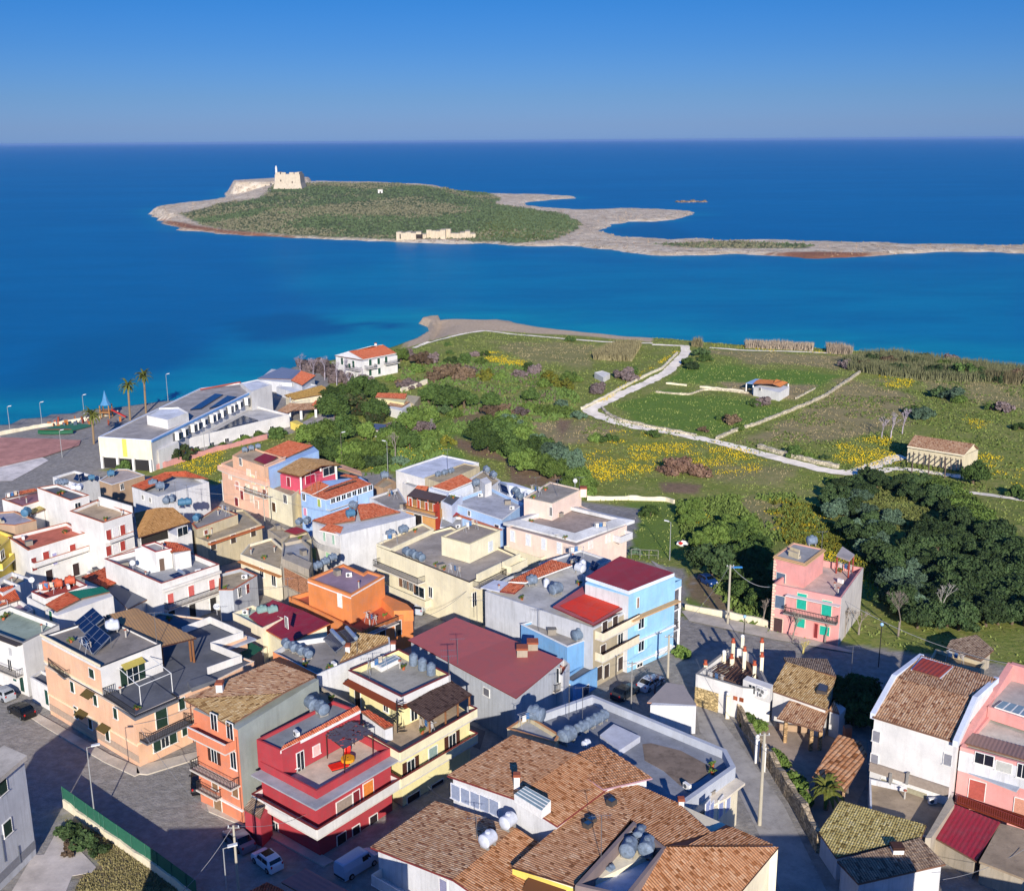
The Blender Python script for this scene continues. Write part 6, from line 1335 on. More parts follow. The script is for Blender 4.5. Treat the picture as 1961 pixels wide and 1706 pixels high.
for fr, pts, w, h, lb in ((12, [(620, 505), (700, 470), (800, 440), (910, 395), (1000, 360), (1100, 315), (1180, 260), (1245, 215)], .6, .8, "dry stone wall climbing the meadow from the white track to the reeds"),
  (12, [(30, 375), (130, 325), (260, 255), (380, 200), (450, 130)], .5, .7, "low pale wall along the far side of the white track"), (12, [(120, 370), (140, 395), (200, 425), (300, 445)], .6, .7, "curved low wall inside the bend of the white track"),
  (12, [(355, 300), (500, 312), (560, 290), (640, 292), (760, 305)], .4, .5, "thin kinked boundary wall in the green paddock"), (12, [(400, 262), (490, 272)], .4, .5, "short pale wall piece near the paddock corner"), (12, [(548, 278), (640, 288), (740, 298)], .5, .6, "short pale wall leading to the small white field house"),
  (12, [(965, 330), (1050, 285)], .3, .5, "short wall right of the small white field house"), (12, [(805, 540), (900, 570), (1040, 605), (1150, 630)], .9, .9, "rubble wall beside the white track left of the farm building"), (12, [(300, 448), (420, 468), (530, 490)], .7, .6, "low wall along the near field edge of the white track"),
  (12, [(55, 770), (220, 768), (400, 772), (435, 785)], .35, .95, "cream garden wall behind the pale pink house"), (11, [(610, 455), (680, 430), (750, 408)], .4, 1.4, "cream wall among the trees below the villa"),
  (13, [(290, 815), (400, 838), (500, 860), (620, 885), (700, 905)], .35, 1.0, "cream roadside wall between the blue house and the pink house"), (18, [(550, 820), (600, 960), (690, 1120), (730, 1260)], .5, 2.0, "rough stone retaining wall beside the lane, upper stretch"),
  (7, [(615, 1060), (700, 1200), (800, 1360), (890, 1530)], .6, 2.2, "long rough stone retaining wall beside the lane, lower stretch"), (4, [(365, 1230), (600, 1400), (900, 1610), (1100, 1760)], .25, .9, "cream base wall under the green fence by the street"),
  (8, [(690, 645), (900, 580), (1180, 510)], .4, 1.2, "pink garden wall in front of the white institute"), (18, [(380, 560), (420, 640), (450, 760)], .5, 1.8, "short stone wall leading from the plinth to the gate pillar"), (8, [(-60, 505), (0, 492), (150, 462), (290, 440), (400, 425), (520, 395)], .5, .9, "promenade parapet wall above the sea")):
    ribbon("boundary_wall", fr, pts, w, .0, stucco("d89a90", .3) if "pink garden" in lb else (CREAM2 if "cream" in lb or "promenade" in lb or "pale" in lb else stone("bca888", 1.1) if "rough stone" in lb else DW), wall=h, jag=.05 if "cream" in lb else .25, label=lb, cat="wall")
for fr, pts in ((9, [(1, 1)]),): pass
# green fence
m = MB(); q = [G(4, x, y) for x, y in ((365, 1225), (600, 1395), (900, 1605), (1120, 1770))]; B = thing("mesh_fence", "green windscreen fence on a low wall beside the dark street", "fence", tuple(q[0])); m2 = MB()
for a, b in zip(q[:-1], q[1:]):
    a = Vector((a.x, a.y, .85)); b = Vector((b.x, b.y, .85)); e = b - a; n_ = Vector((-e.y, e.x, 0)).normalized(); m.obox(a, e, n_*.03, (0, 0, 1.5))
    for k in range(int(e.length/2.5) + 1): p = a + e.normalized()*k*2.5; m2 = MB(); m2.box(p.x - n_.x*.05, p.y - n_.y*.05, .8, .06, .06, 1.65); part('post', m2, plain("3c6a58"), B)
part('screen', m, plain("2c6650", .8), B)

# ---------------------------------------------------------------- water tanks
GT_ = plain("6c7c8c", .55, .3, 0, .25); GT2 = plain("728090", .55, .25, 0, .3); WT = plain("c8ccd4", .45); BT = plain("4a7490", .5); OT = plain("c05a3c", .6); TTL = plain("7f9a94", .6)
def mk_tank(kind, mat):
    r = .62; Lh = 1.5
    B = thing("water_tank", "grey water tank", "water tank", (0, 0, 0), "water tanks on the flat roofs"); m = MB()
    if kind == 'h':
        m.lathe((-Lh/2, 0, r + .12), (1, 0, 0), [(0, 0), (.02, r*.6), (.12, r*.92), (.2, r)] + [(.2 + k*.11 + d, r*f) for k in range(10) for d, f in ((.0, 1), (.05, .96))] + [(Lh - .2, r), (Lh - .1, r*.92), (Lh, r*.6), (Lh + .02, 0)], 14); part('body', m, mat, B, True)
        m = MB(); m.lathe((0, 0, 2*r + .06), (0, 0, 1), [(0, .26), (.12, .26), (.14, .2), (.2, .2), (.22, 0)], 10); part('lid', m, mat, B)
        m = MB(); m.box(-.45, 0, 0, .14, .9, .35); part('cradle', m, CPG, B); m = MB(); m.box(.45, 0, 0, .14, .9, .35); part('cradle', m, CPG, B)
    else:
        m.lathe((0, 0, .05), (0, 0, 1), [(0, 0), (0, r*.95)] + [(.05 + k*.13 + d, r*f) for k in range(10) for d, f in ((0, 1), (.07, .95))] + [(1.4, r*.95), (1.55, r*.6), (1.62, .25)], 14); part('body', m, mat, B, True)
        m = MB(); m.lathe((0, 0, 1.66), (0, 0, 1), [(0, .28), (.1, .28), (.12, 0)], 10); part('lid', m, mat, B)
        m = MB(); m.tube((r*.9, 0, .1), (r*.9, 0, 1.3), .03, n=5); part('pipe', m, CPG, B)
    return B
_tk = {}
def tank(kind, mat, fr, x, y, z, rot, label, s=1.0):
    key = (kind, mat.name)
    if key not in _tk: _tk[key] = o = mk_tank(kind, mat)
    else: o = copy_tree(_tk[key])
    p = P(fr, x, y, z); o.location = (p.x, p.y, z + .02); o.rotation_euler = (0, 0, rot); s *= .87; o.scale = (s, s, s); o["label"] = label
AX = math.radians(35)
ORDN = ["first", "second", "third", "fourth", "fifth", "sixth"]
def tanks(kind, mat, fr, x0, y0, x1, y1, n, z, rot, where, s=1.0, colr="grey"):
    for k in range(n):
        t = k/(n - 1) if n > 1 else 0
        w = "" if n == 1 else ("left one " if k == 0 else "right one ") if n == 2 else ("leftmost " if k == 0 else "rightmost " if k == n - 1 else ORDN[k] + " ")
        nm = {'h': "lying", 'v': "upright"}[kind]
        tank(kind, mat, fr, x0 + (x1 - x0)*t, y0 + (y1 - y0)*t, z, rot, f"{colr} tank, {w}{('of ' + ['', '', 'two', 'three', 'four', 'five'][n] + ' ') if n > 1 else ''}on {where}", s)
tanks('v', GT2, 5, 1310, 425, 1410, 480, 3, 9.15, 0, "the yellow house roof", 1.0)
tanks('h', GT2, 16, 540, 75, 615, 110, 2, 9.3, 2.2, "the crimson house roof", 1.25)
tanks('h', WT, 14, 1150, 930, 1340, 760, 2, 7.5, .9, "the brown tile roof", 1.2, "white")
tanks('h', GT2, 15, 905, 850, 1030, 840, 2, 7.6, 1.2, "the tank well of the large tiled house", 1.35)
tanks('h', GT2, 15, 985, 760, 985, 760, 1, 7.6, 1.2, "the tank well of the large tiled house, behind two others", 1.25)
tanks('h', GT2, 15, 780, 965, 780, 965, 1, 7.3, .8, "the floor of the tank well near its front", .6)
tanks('h', GT2, 6, 945, 300, 945, 300, 1, 6.6, .8, "the grey terrace, largest dark one beside the tiles", 1.5)
tanks('h', GT2, 6, 1010, 255, 1110, 200, 4, 6.6, .8, "the grey terrace behind the tile roofs", 1.1)
tanks('h', GT2, 6, 800, 200, 800, 200, 1, 7.2, -.5, "the small tile-edged terrace behind the glazed house", 1.5)
tanks('h', WT, 6, 1035, 320, 1035, 320, 1, 8.0, .8, "the corner of the small raised tile roof", .7, "white")
tanks('h', WT, 4, 640, 235, 640, 235, 1, 9.7, .4, "the peach house roof beside the solar panels", 1.3, "white")
tanks('h', GT2, 5, 590, 330, 710, 385, 4, 9.35, 2.1, "the grey party-wall house beside the orange parapet", 1.0)
tanks('h', TTL, 2, 400, 1400, 480, 1400, 2, 5.7, .5, "the terrace by the crimson corrugated roof", 1.1, "blue-green")
tanks('h', GT_, 2, 1490, 960, 1590, 1000, 3, 7.0, 2.2, "the cream house roof edge", 1.15)
tanks('h', GT2, 2, 1365, 825, 1460, 790, 2, 7.4, .6, "the cream house back wing", 1.15)
tanks('h', BT, 2, 1065, 670, 1065, 670, 1, 7.9, .5, "the orange tile roof of the long blank-walled house", 1.2, "blue")
tanks('h', GT2, 2, 1085, 605, 1085, 605, 1, 8.1, -.5, "the orange tile roof behind the blue tank", 1.1)
tanks('h', GT2, 2, 820, 1060, 930, 1000, 3, 7.6, .7, "the ledge in front of the orange house", 1.0)
tanks('h', GT_, 3, 1230, 1135, 1230, 1135, 1, 6.0, .6, "the low bright blue house", 1.3)
tanks('h', GT2, 3, 1100, 870, 1100, 870, 1, 8.1, .7, "the grey side-walled house near its red canopy", 1.4)
tanks('h', GT2, 3, 960, 815, 960, 815, 1, 8.1, .3, "the grey side-walled house beside the orange tiles", 1.2)
tanks('h', WT, 3, 1240, 745, 1240, 745, 1, 8.1, 2.4, "the grey side-walled house near the blue house", 1.2, "white")
tanks('v', WT, 3, 1045, 825, 1045, 825, 1, 8.1, 0, "the grey side-walled house, small one in the middle", .8, "white")
tanks('v', WT, 3, 1255, 720, 1255, 720, 1, 8.1, 0, "the roof between the orange tiles and dark red roof", .9, "white")
tanks('h', GT2, 3, 420, 190, 495, 170, 3, 4.4, .8, "the large pale grey roof's edge", .9)
tanks('h', GT2, 3, 640, 245, 640, 245, 1, 4.5, .4, "the roof beside the white hut", 1.2); tanks('h', GT2, 3, 700, 165, 740, 195, 2, 4.8, 2, "the roof behind the white hut", 1.1)
tanks('h', GT_, 3, 870, 290, 890, 320, 2, 4.2, 2.2, "the light blue terrace house", 1.1)
tanks('h', GT2, 1, 440, 310, 490, 310, 3, 9.3, .8, "the white three-storey house's back roof", .9); tanks('h', WT, 1, 560, 350, 600, 350, 2, 9.3, 1.5, "the white three-storey house by the tile strip", 1.0, "white")
tanks('h', OT, 1, 340, 1105, 530, 1060, 3, 6.3, .35, "the red-rimmed tray roof", 1.15, "orange"); tanks('h', GT2, 1, 1150, 325, 1205, 345, 2, 3.7, .5, "the house with red-orange tile edging", 1.3)
tanks('h', BT, 1, 1480, 580, 1480, 580, 1, 4.8, 1.4, "the beige house with terracotta ledge", 1.1, "blue"); tanks('h', GT2, 1, 1255, 450, 1295, 440, 2, 5.2, 1.5, "the roof behind the tan pyramid roof", 1.2); tanks('h', BT, 1, 1370, 470, 1410, 465, 2, 4.2, .3, "the shaded roof right of the tan pyramid", 1.2, "blue")
tanks('h', BT, 1, 200, 545, 200, 545, 1, 6.2, 1.5, "the rounded grey roof at the left", 1.3, "blue"); tanks('h', BT, 1, 835, 245, 835, 245, 1, 3.1, .5, "the tan walled house", 1.1, "blue"); tanks('h', BT, 1, 690, 275, 690, 275, 1, 1.2, .5, "the low house near the long building", 1, "blue")
tanks('h', GT2, 2, 680, 725, 740, 715, 2, 4.0, 1.2, "the low roof behind the red patch", 1.0); tanks('h', GT2, 2, 1320, 380, 1320, 380, 1, .9, .3, "the tan yard wall block", 1.3)
tanks('h', GT2, 2, 270, 180, 370, 155, 3, 7.2, .3, "the peach house back roof", .9); tanks('h', GT2, 13, 912, 500, 912, 500, 1, 9.8, .1, "the pink three-storey house", 1.2)

# ---------------------------------------------------------------- solar collectors and heaters
def panel(fr, lowL, lowR, upR, upL, z0, z1, label, n=2, tank_=None):
    q = [P(fr, *lowL, z0), P(fr, *lowR, z0), P(fr, *upR, z1), P(fr, *upL, z1)]; q[3] = q[0] + (q[2] - q[1]); c = sum(q, Vector((0, 0, 0)))/4
    B = thing("solar_panel", label, "solar panel", (c.x, c.y, z0 - .3), "solar panels on the roofs"); n_ = _up(q); m = MB()
    m.prism(ccw(q), [k.z - .08 for k in ccw(q)], bot=True); part('frame', m, plain("9aa2ac", .4, .5, .6), B)
    g = MB()
    for k in range(n):
        a, b = k/n + .02, (k + 1)/n - .02
        for r0, r1 in ((.02, .49), (.51, .98)):
            f_ = lambda s, t: q[0].lerp(q[1], s).lerp(q[3].lerp(q[2], s), t) + n_*.02
            g.quad(f_(a, r0), f_(b, r0), f_(b, r1), f_(a, r1))
    part('cells', g, plain("122040", .18, .6), B)
    m = MB()
    for k in (2, 3): m.tube(q[k] - n_*.05, (q[k].x, q[k].y, z0 - .3), .03, n=5)
    for k in (0, 1): m.tube(q[k] - n_*.05, (q[k].x, q[k].y, z0 - .3), .03, n=5)
    m.tube(q[2] - n_*.06, (q[1].x, q[1].y, z0 - .3), .03, n=5); part('stand', m, plain("8c9096", .4, .5, .6), B)
    if tank_:
        m = MB(); a, b = q[3], q[2]; e = (b - a).normalized(); m.lathe(a + Vector((0, 0, .25)) + e*.1, e, [(0, 0), (.02, .25), ((b - a).length - .2, .25), ((b - a).length - .18, 0)], 12); part('boiler', m, plain("a8b4c0", .3, .5, .5), B)
panel(4, (418, 185), (480, 245), (590, 155), (510, 92), 9.75, 11.2, "solar array on the peach house roof, the farther of two", 3)
panel(4, (445, 290), (528, 362), (625, 262), (545, 200), 9.9, 11.2, "solar array on the peach house roof, the nearer of two", 3)
panel(5, (795, 275), (865, 350), (915, 310), (855, 235), 9.8, 11.3, "solar heater panel on the tile-roofed party-wall house, left of the pair", 1, True)
panel(5, (860, 240), (915, 305), (985, 285), (900, 205), 9.9, 11.4, "solar heater panel on the tile-roofed party-wall house, right of the pair", 1, True)
panel(1, (1265, 985), (1310, 1010), (1385, 985), (1310, 940), 5.9, 6.7, "solar heater on the white house with the outside stair", 2, True)
panel(3, (1165, 690), (1215, 700), (1250, 650), (1205, 625), 7.2, 8.2, "dark solar heater on the shaded roof behind the cream house", 2)
panel(3, (1290, 720), (1330, 740), (1350, 690), (1310, 670), 8.4, 9.3, "dark solar heater between white tanks beside the blue house", 2)
panel(3, (790, 275), (830, 290), (815, 245), (775, 240), 4.2, 5.1, "solar heater at the back of the light blue terrace house", 1, True)
panel(1, (550, 265), (585, 280), (610, 240), (560, 215), 1.3, 2.4, "blue solar heater on the low house near the institute", 1)
panel(1, (640, 270), (600, 285), (590, 230), (615, 205), 1.3, 2.6, "upright blue solar heater beside the drying frame near the institute", 1)

# ---------------------------------------------------------------- antennas, poles, lamps, wires
def antenna(fr, x, y, z, h, label):
    p = P(fr, x, y, z); m = MB(); m.tube(p, p + Vector((0, 0, h)), .035, n=5); m.tube(p + Vector((-.9, 0, h - .1)), p + Vector((.9, .2, h - .1)), .02, n=4)
    for k in range(7): m.tube(p + Vector((-.8 + k*.25, -.35, h - .1)), p + Vector((-.8 + k*.25, .35, h - .1)), .015, n=4)
    single("tv_antenna", label, "antenna", m, plain("9a9a9a", .4, .5, .7), "roof antennas", loc=tuple(p))
for a in ((5, 1512, 520, 9.9, 3.2, "antenna at the far corner of the yellow house roof"), (5, 1560, 420, 6.6, 3.4, "antenna on the big dark red roof"), (5, 1060, 500, 9.9, 2.5, "thin mast on the yellow house front parapet"), (6, 955, 190, 6.8, 4, "antenna beside the tanks on the grey terrace"), (6, 1018, 215, 6.8, 4.5, "taller antenna behind the tanks on the grey terrace"),
  (15, 715, 960, 7.5, 5.5, "slender antenna rising from the tank well"), (14, 1045, 880, 7.0, 2.4, "antenna beside the white tanks on the brown tile roof"), (3, 1002, 1080, 6.2, 3, "antenna on the low bright blue house"), (3, 645, 1030, 6.5, 3.2, "antenna at the back of the big dark red roof"), (3, 480, 1340, 6.5, 3.4, "antenna at the near corner of the yellow house roof"),
  (3, 1108, 300, 9.2, 3, "antenna on the pale pink house penthouse"), (3, 985, 265, 4.6, 2.5, "antenna beside the light blue terrace"), (3, 1235, 255, 9.2, 2, "short antenna by the pale pink penthouse chimney"), (3, 475, 170, 4.4, 5, "tall thin mast on the large pale grey roof"), (4, 890, 300, 9.9, 4, "thin mast on the peach house roof corner"), (13, 962, 520, 9.8, 2.8, "antenna on the pink three-storey house"),
  (4, 1258, 190, 6.8, 2.5, "mast with dish by the white terrace parapet"), (1, 1325, 440, 4.5, 4, "mast behind the tan pyramid roof"), (1, 1410, 440, 4.4, 3.5, "antenna on the light grey house side"), (2, 770, 470, 6.0, 4, "mast on the light blue house tiles"), (2, 815, 500, 5.8, 4, "second mast beside the light blue house"), (2, 600, 1300, 5.6, 3.5, "mast on the orange house terrace"), (7, 1040, 690, 5.5, 3.4, "antenna behind the farmhouse roof")): antenna(*a)
def dish(fr, x, y, z, label):
    p = P(fr, x, y, z); m = MB(); m.tube(p, p + Vector((0, 0, 1.1)), .03, n=5); m.lathe(p + Vector((0, -.05, 1.25)), (0.3, -1, .35), [(0, 0), (.03, .2), (.1, .42), (.09, .42), (.02, .18)], 14); m.tube(p + Vector((0, -.05, 1.05)), p + Vector((.15, -.55, 1.35)), .015, n=4)
    single("satellite_dish", label, "satellite dish", m, plain("c8c8c8"), "satellite dishes", loc=tuple(p))
for a in ((1, 245, 1080, 6.3, "dish left of the orange tanks"), (4, 1232, 140, 6.8, "dish at the far corner of the white terrace"), (3, 1210, 250, 6, "dish near the pale pink penthouse"), (1, 1000, 950, 6.2, "dish on the white house terrace by the stair")): dish(a[0], a[1], a[2], a[3], a[4])
def lamp(name, base, top_h, arm, label, r=.07, head=True, mat=None):
    B = thing(name, label, "street lamp", tuple(base), "street lamps"); m = MB(); m.tube(base - Vector((0, 0, .3)), base + Vector((0, 0, top_h)), r*1.2, r*.7, 8); part('pole', m, mat or plain("a8aaa8", .5, .5, .3), B)
    t = base + Vector((0, 0, top_h)); m = MB(); a = Vector(arm); m.tube(t - Vector((0, 0, .05)), t + a*.5, .04, n=6); part('arm', m, mat or CPG, B)
    m = MB(); e = a.normalized(); n_ = Vector((-e.y, e.x, 0)).normalized(); o = t + a*.35; m.obox(o - n_*.16, e*.85, n_*.32, (0, 0, .13)); f = part('head', m, plain("d8d8d4", .4), B); m = MB(); m.obox(o - n_*.12 + e*.1 - Vector((0, 0, .025)), e*.6, n_*.24, (0, 0, .02)); part('lens', m, plain("e8e8e0", .3), f)
lb_ = G(0, 184, 1586); lamp("street_lamp", lb_, 9.3, (1.2, .35, .1), "tall grey street lamp behind the green fence")
lamp("street_lamp", G(0, 442, 1800), 9.3, (1.0, .3, .1), "street lamp at the bottom beside the small white car")
lamp("street_lamp", G(3, 1757, 675), 7, (-.8, .3, .1), "thin lamp by the grass lot behind the blue house"); lamp("street_lamp", G(3, 583, 990), 6, (.5, -.3, .1), "dark lamp in the lane behind the big red roof", mat=plain("3a3a3c"))
lamp("street_lamp", G(2, 1345, 345), 7.5, (-.7, .2, .1), "thin lamp post by the shrubs behind the light blue house"); lamp("street_lamp", G(2, 1000, 290), 8, (.7, .1, .1), "dark lamp post before the grove of trees", mat=plain("6a6458"))
for x, y, lb2 in ((45, 475, "far left promenade lamp by the sea"), (187, 455, "second promenade lamp from the left"), (374, 420, "promenade lamp behind the playground"), (743, 345, "promenade lamp beside the institute roof"), (580, 640, "lamp before the institute end wall"), (275, 590, "lamp on the road beside the plaza"), (905, 570, "short lamp at the institute garden")): lamp("street_lamp", GT(8, x, y), 6.5 if y > 380 else 8, (.6, .1, .1), lb2)
for x, y, h_, lb2 in ((1165, 670, 6, "black park lamp with round globe beside the white terrace house"), (540, 570, 4.2, "black double globe lamp by the pink house pavement")):
    b = G(7, x, y); B = thing("globe_lamp", lb2, "street lamp", tuple(b)); m = MB(); m.tube(b, b + Vector((0, 0, h_)), .06, n=6); part('pole', m, BLK, B); m = MB(); m.blob((b.x, b.y, b.z + h_ + .15), .25, .25, .25); part('globe', m, plain("9ac0dc", .2), B, True)
def pole(fr, x, y, h, label, r=.16, mat=None, top=None):
    b = G(fr, x, y); B = thing("utility_pole", label, "utility pole", tuple(b), "concrete utility poles"); m = MB(); m.tube(b - Vector((0, 0, .4)), b + Vector((0, 0, h)), r*1.15, r*.75, 10); part('pole', m, mat or stucco("b8b09c", .4), B); m = MB(); t = b + Vector((0, 0, h - .3)); m.box(t.x, t.y, t.z, 1.1, .1, .1); part('crossarm', m, CPG, B)
    for k in (-.45, 0, .45): m = MB(); m.tube(t + Vector((k, 0, .1)), t + Vector((k, 0, .28)), .05, n=6); part('insulator', m, plain("d8d8d8", .3), B)
    if top: m = MB(); m.box(t.x + 1, t.y + .4, t.z - .3, 1.6, .4, .12); part('lamp_head', m, plain("3f8fd0"), B)
    return b + Vector((0, 0, h))
pA = pole(7, 468, 470, 9.2, "tall concrete pole on the road left of the pink house", .18, top=True); pB = pole(7, 615, 1400, 10.5, "leaning concrete pole beside the stone wall in the lane", .18); pC = pole(7, 190, 735, 6.5, "concrete pole at the corner of the blue house"); pD = pole(7, 20, 905, 7.5, "thin metal pole before the grey terrace", .09, CPG); pE = pole(0, 460, 1745, 9.0, "pale pole with wires at the bottom left beside the lamp", .13)
pF = pole(2, 425, 775, 7.5, "pale pole in the street by the beige house", .1); pG = pole(2, 110, 545, 4.5, "white forked pole by the peach house", .08, CPW); pH = P(0, 2150, 1290, 6)
def wire(a, b, sag, label, r=.022):
    m = MB(); L = [a.lerp(b, k/14) - Vector((0, 0, 4*sag*(k/14)*(1 - k/14))) for k in range(15)]
    for p, q in zip(L[:-1], L[1:]): m.tube(p, q, r, n=4, cap=False)
    single("overhead_cable", label, "cable", m, plain("8a8a8c"), "overhead cables", loc=tuple(a))
wire(pA, P(13, 712, 705, 6.0), 1.0, "pale cable from the tall pole to the pink house", .045); wire(P(13, 1055, 760, 6.0), pH, 3.0, "long pale cable from the pink house to the right edge", .04); wire(pA, pC, 1.2, "cable from the tall pole down to the blue house corner pole"); wire(P(4, 800, 790, 5), P(4, 1120, 1200, 2), .6, "cable dropping from the peach house across the junction"); wire(pE, P(5, 700, 1270, 4.0), .6, "cable from the bottom pole to the crimson house"); wire(pE, P(0, 350, 1706, 5), .4, "pair cable running down-left from the bottom pole"); wire(P(5, 1390, 1110, 3.5), P(5, 1520, 1190, 6), .3, "cable from the yellow house across the street"); wire(P(17, 1437, 1420, 3), P(17, 880, 1625, 3), .5, "cable crossing the bottom right corner")
# gate pillars in the lane
for x, y, lb2 in ((465, 905, "cream gate pillar near the stone plinth"), (510, 880, "slim white gate pillar topped with a white ball"), (600, 1110, "tall white gate pillar with globe, the upper of a pair"), (630, 1150, "white gate pillar with globe, the lower of a pair")):
    b = G(7, x, y); B = thing("gate_pillar", lb2, "pillar", tuple(b)); m = MB(); m.box(b.x, b.y, -.2, .45, .45, 3.2); part('shaft', m, CREAM2 if x < 480 else WH, B); m = MB(); m.blob((b.x, b.y, 3.25), .24, .24, .24); part('globe', m, CPW, B, True)
b = G(18, 205, 690); B = thing("road_sign", "round blue road sign with white arrow before the stone plinth", "sign", tuple(b)); m = MB(); m.tube(b, b + Vector((0, 0, 3.4)), .04, n=6); part('post', m, CPG, B); m = MB(); m.lathe(b + Vector((0, -.05, 3.0)), (.15, -1, .25), [(0, 0), (0, .42), (.04, .42), (.04, 0)], 20); f = part('disc', m, plain("1f74c8", .4), B)
m = MB(); o_ = b + Vector((.012, -.115, 3.0)); m.obox(o_ + Vector((-.24, 0, -.04)), (.34, .04, 0), (0, -.01, 0), (0, .02, .09)); m.quad(o_ + Vector((.08, -.01, -.14)), o_ + Vector((.28, .0, .01)), o_ + Vector((.08, .01, .16))); part('arrow', m, CPW, f)
# roof terrace furniture on the crimson house
p = P(16, 740, 505, 6.45); B = thing("sun_lounger", "red sun lounger cushion flat on the crimson house terrace", "lounger", tuple(p)); m = MB(); m.box(p.x, p.y, 6.6, 1.9, 1.1, .12, .5); part('cushion', m, plain("e02818"), B); m = MB(); m.box(p.x, p.y, 6.42, 1.7, .9, .18, .5); part('frame', m, BRN, B)
p = P(16, 805, 430, 6.45); B = thing("garden_chair", "upright red high-backed garden chair under the vine pergola", "chair", tuple(p)); m = MB(); m.box(p.x, p.y, 6.85, .6, .6, .1, .3); part('seat', m, plain("d8281c"), B); m = MB(); m.obox((p.x - .3, p.y + .25, 6.9), (.6, .1, 0), (0, .1, 0), (0, .15, 1.1)); part('backrest', m, plain("d8281c"), B); m = MB(); [m.box(p.x + a, p.y + b_, 6.42, .05, .05, .45) for a in (-.25, .25) for b_ in (-.25, .25)]; part('frame', m, BLK, B)
p = P(16, 810, 475, 6.45); B = thing("garden_table", "round table with yellow-orange cloth on the crimson house terrace", "table", tuple(p)); m = MB(); m.lathe((p.x, p.y, 7.1), (0, 0, 1), [(-.3, .72), (0, .7), (.02, 0)], 14); part('tablecloth', m, plain("e0981c"), B); m = MB(); m.tube(p, p + Vector((0, 0, .7)), .06, n=6); part('leg', m, BLK, B)
p = P(16, 385, 540, 6.45); B = thing("garden_bench", "pale tilted lounger at the left end of the crimson terrace", "bench", tuple(p)); m = MB(); m.box(p.x, p.y, 6.8, 1.6, .6, .08, .4); part('seat', m, CPW, B); m = MB(); [m.box(p.x + a, p.y, 6.42, .06, .5, .4) for a in (-.6, .6)]; part('leg', m, CPG, B)
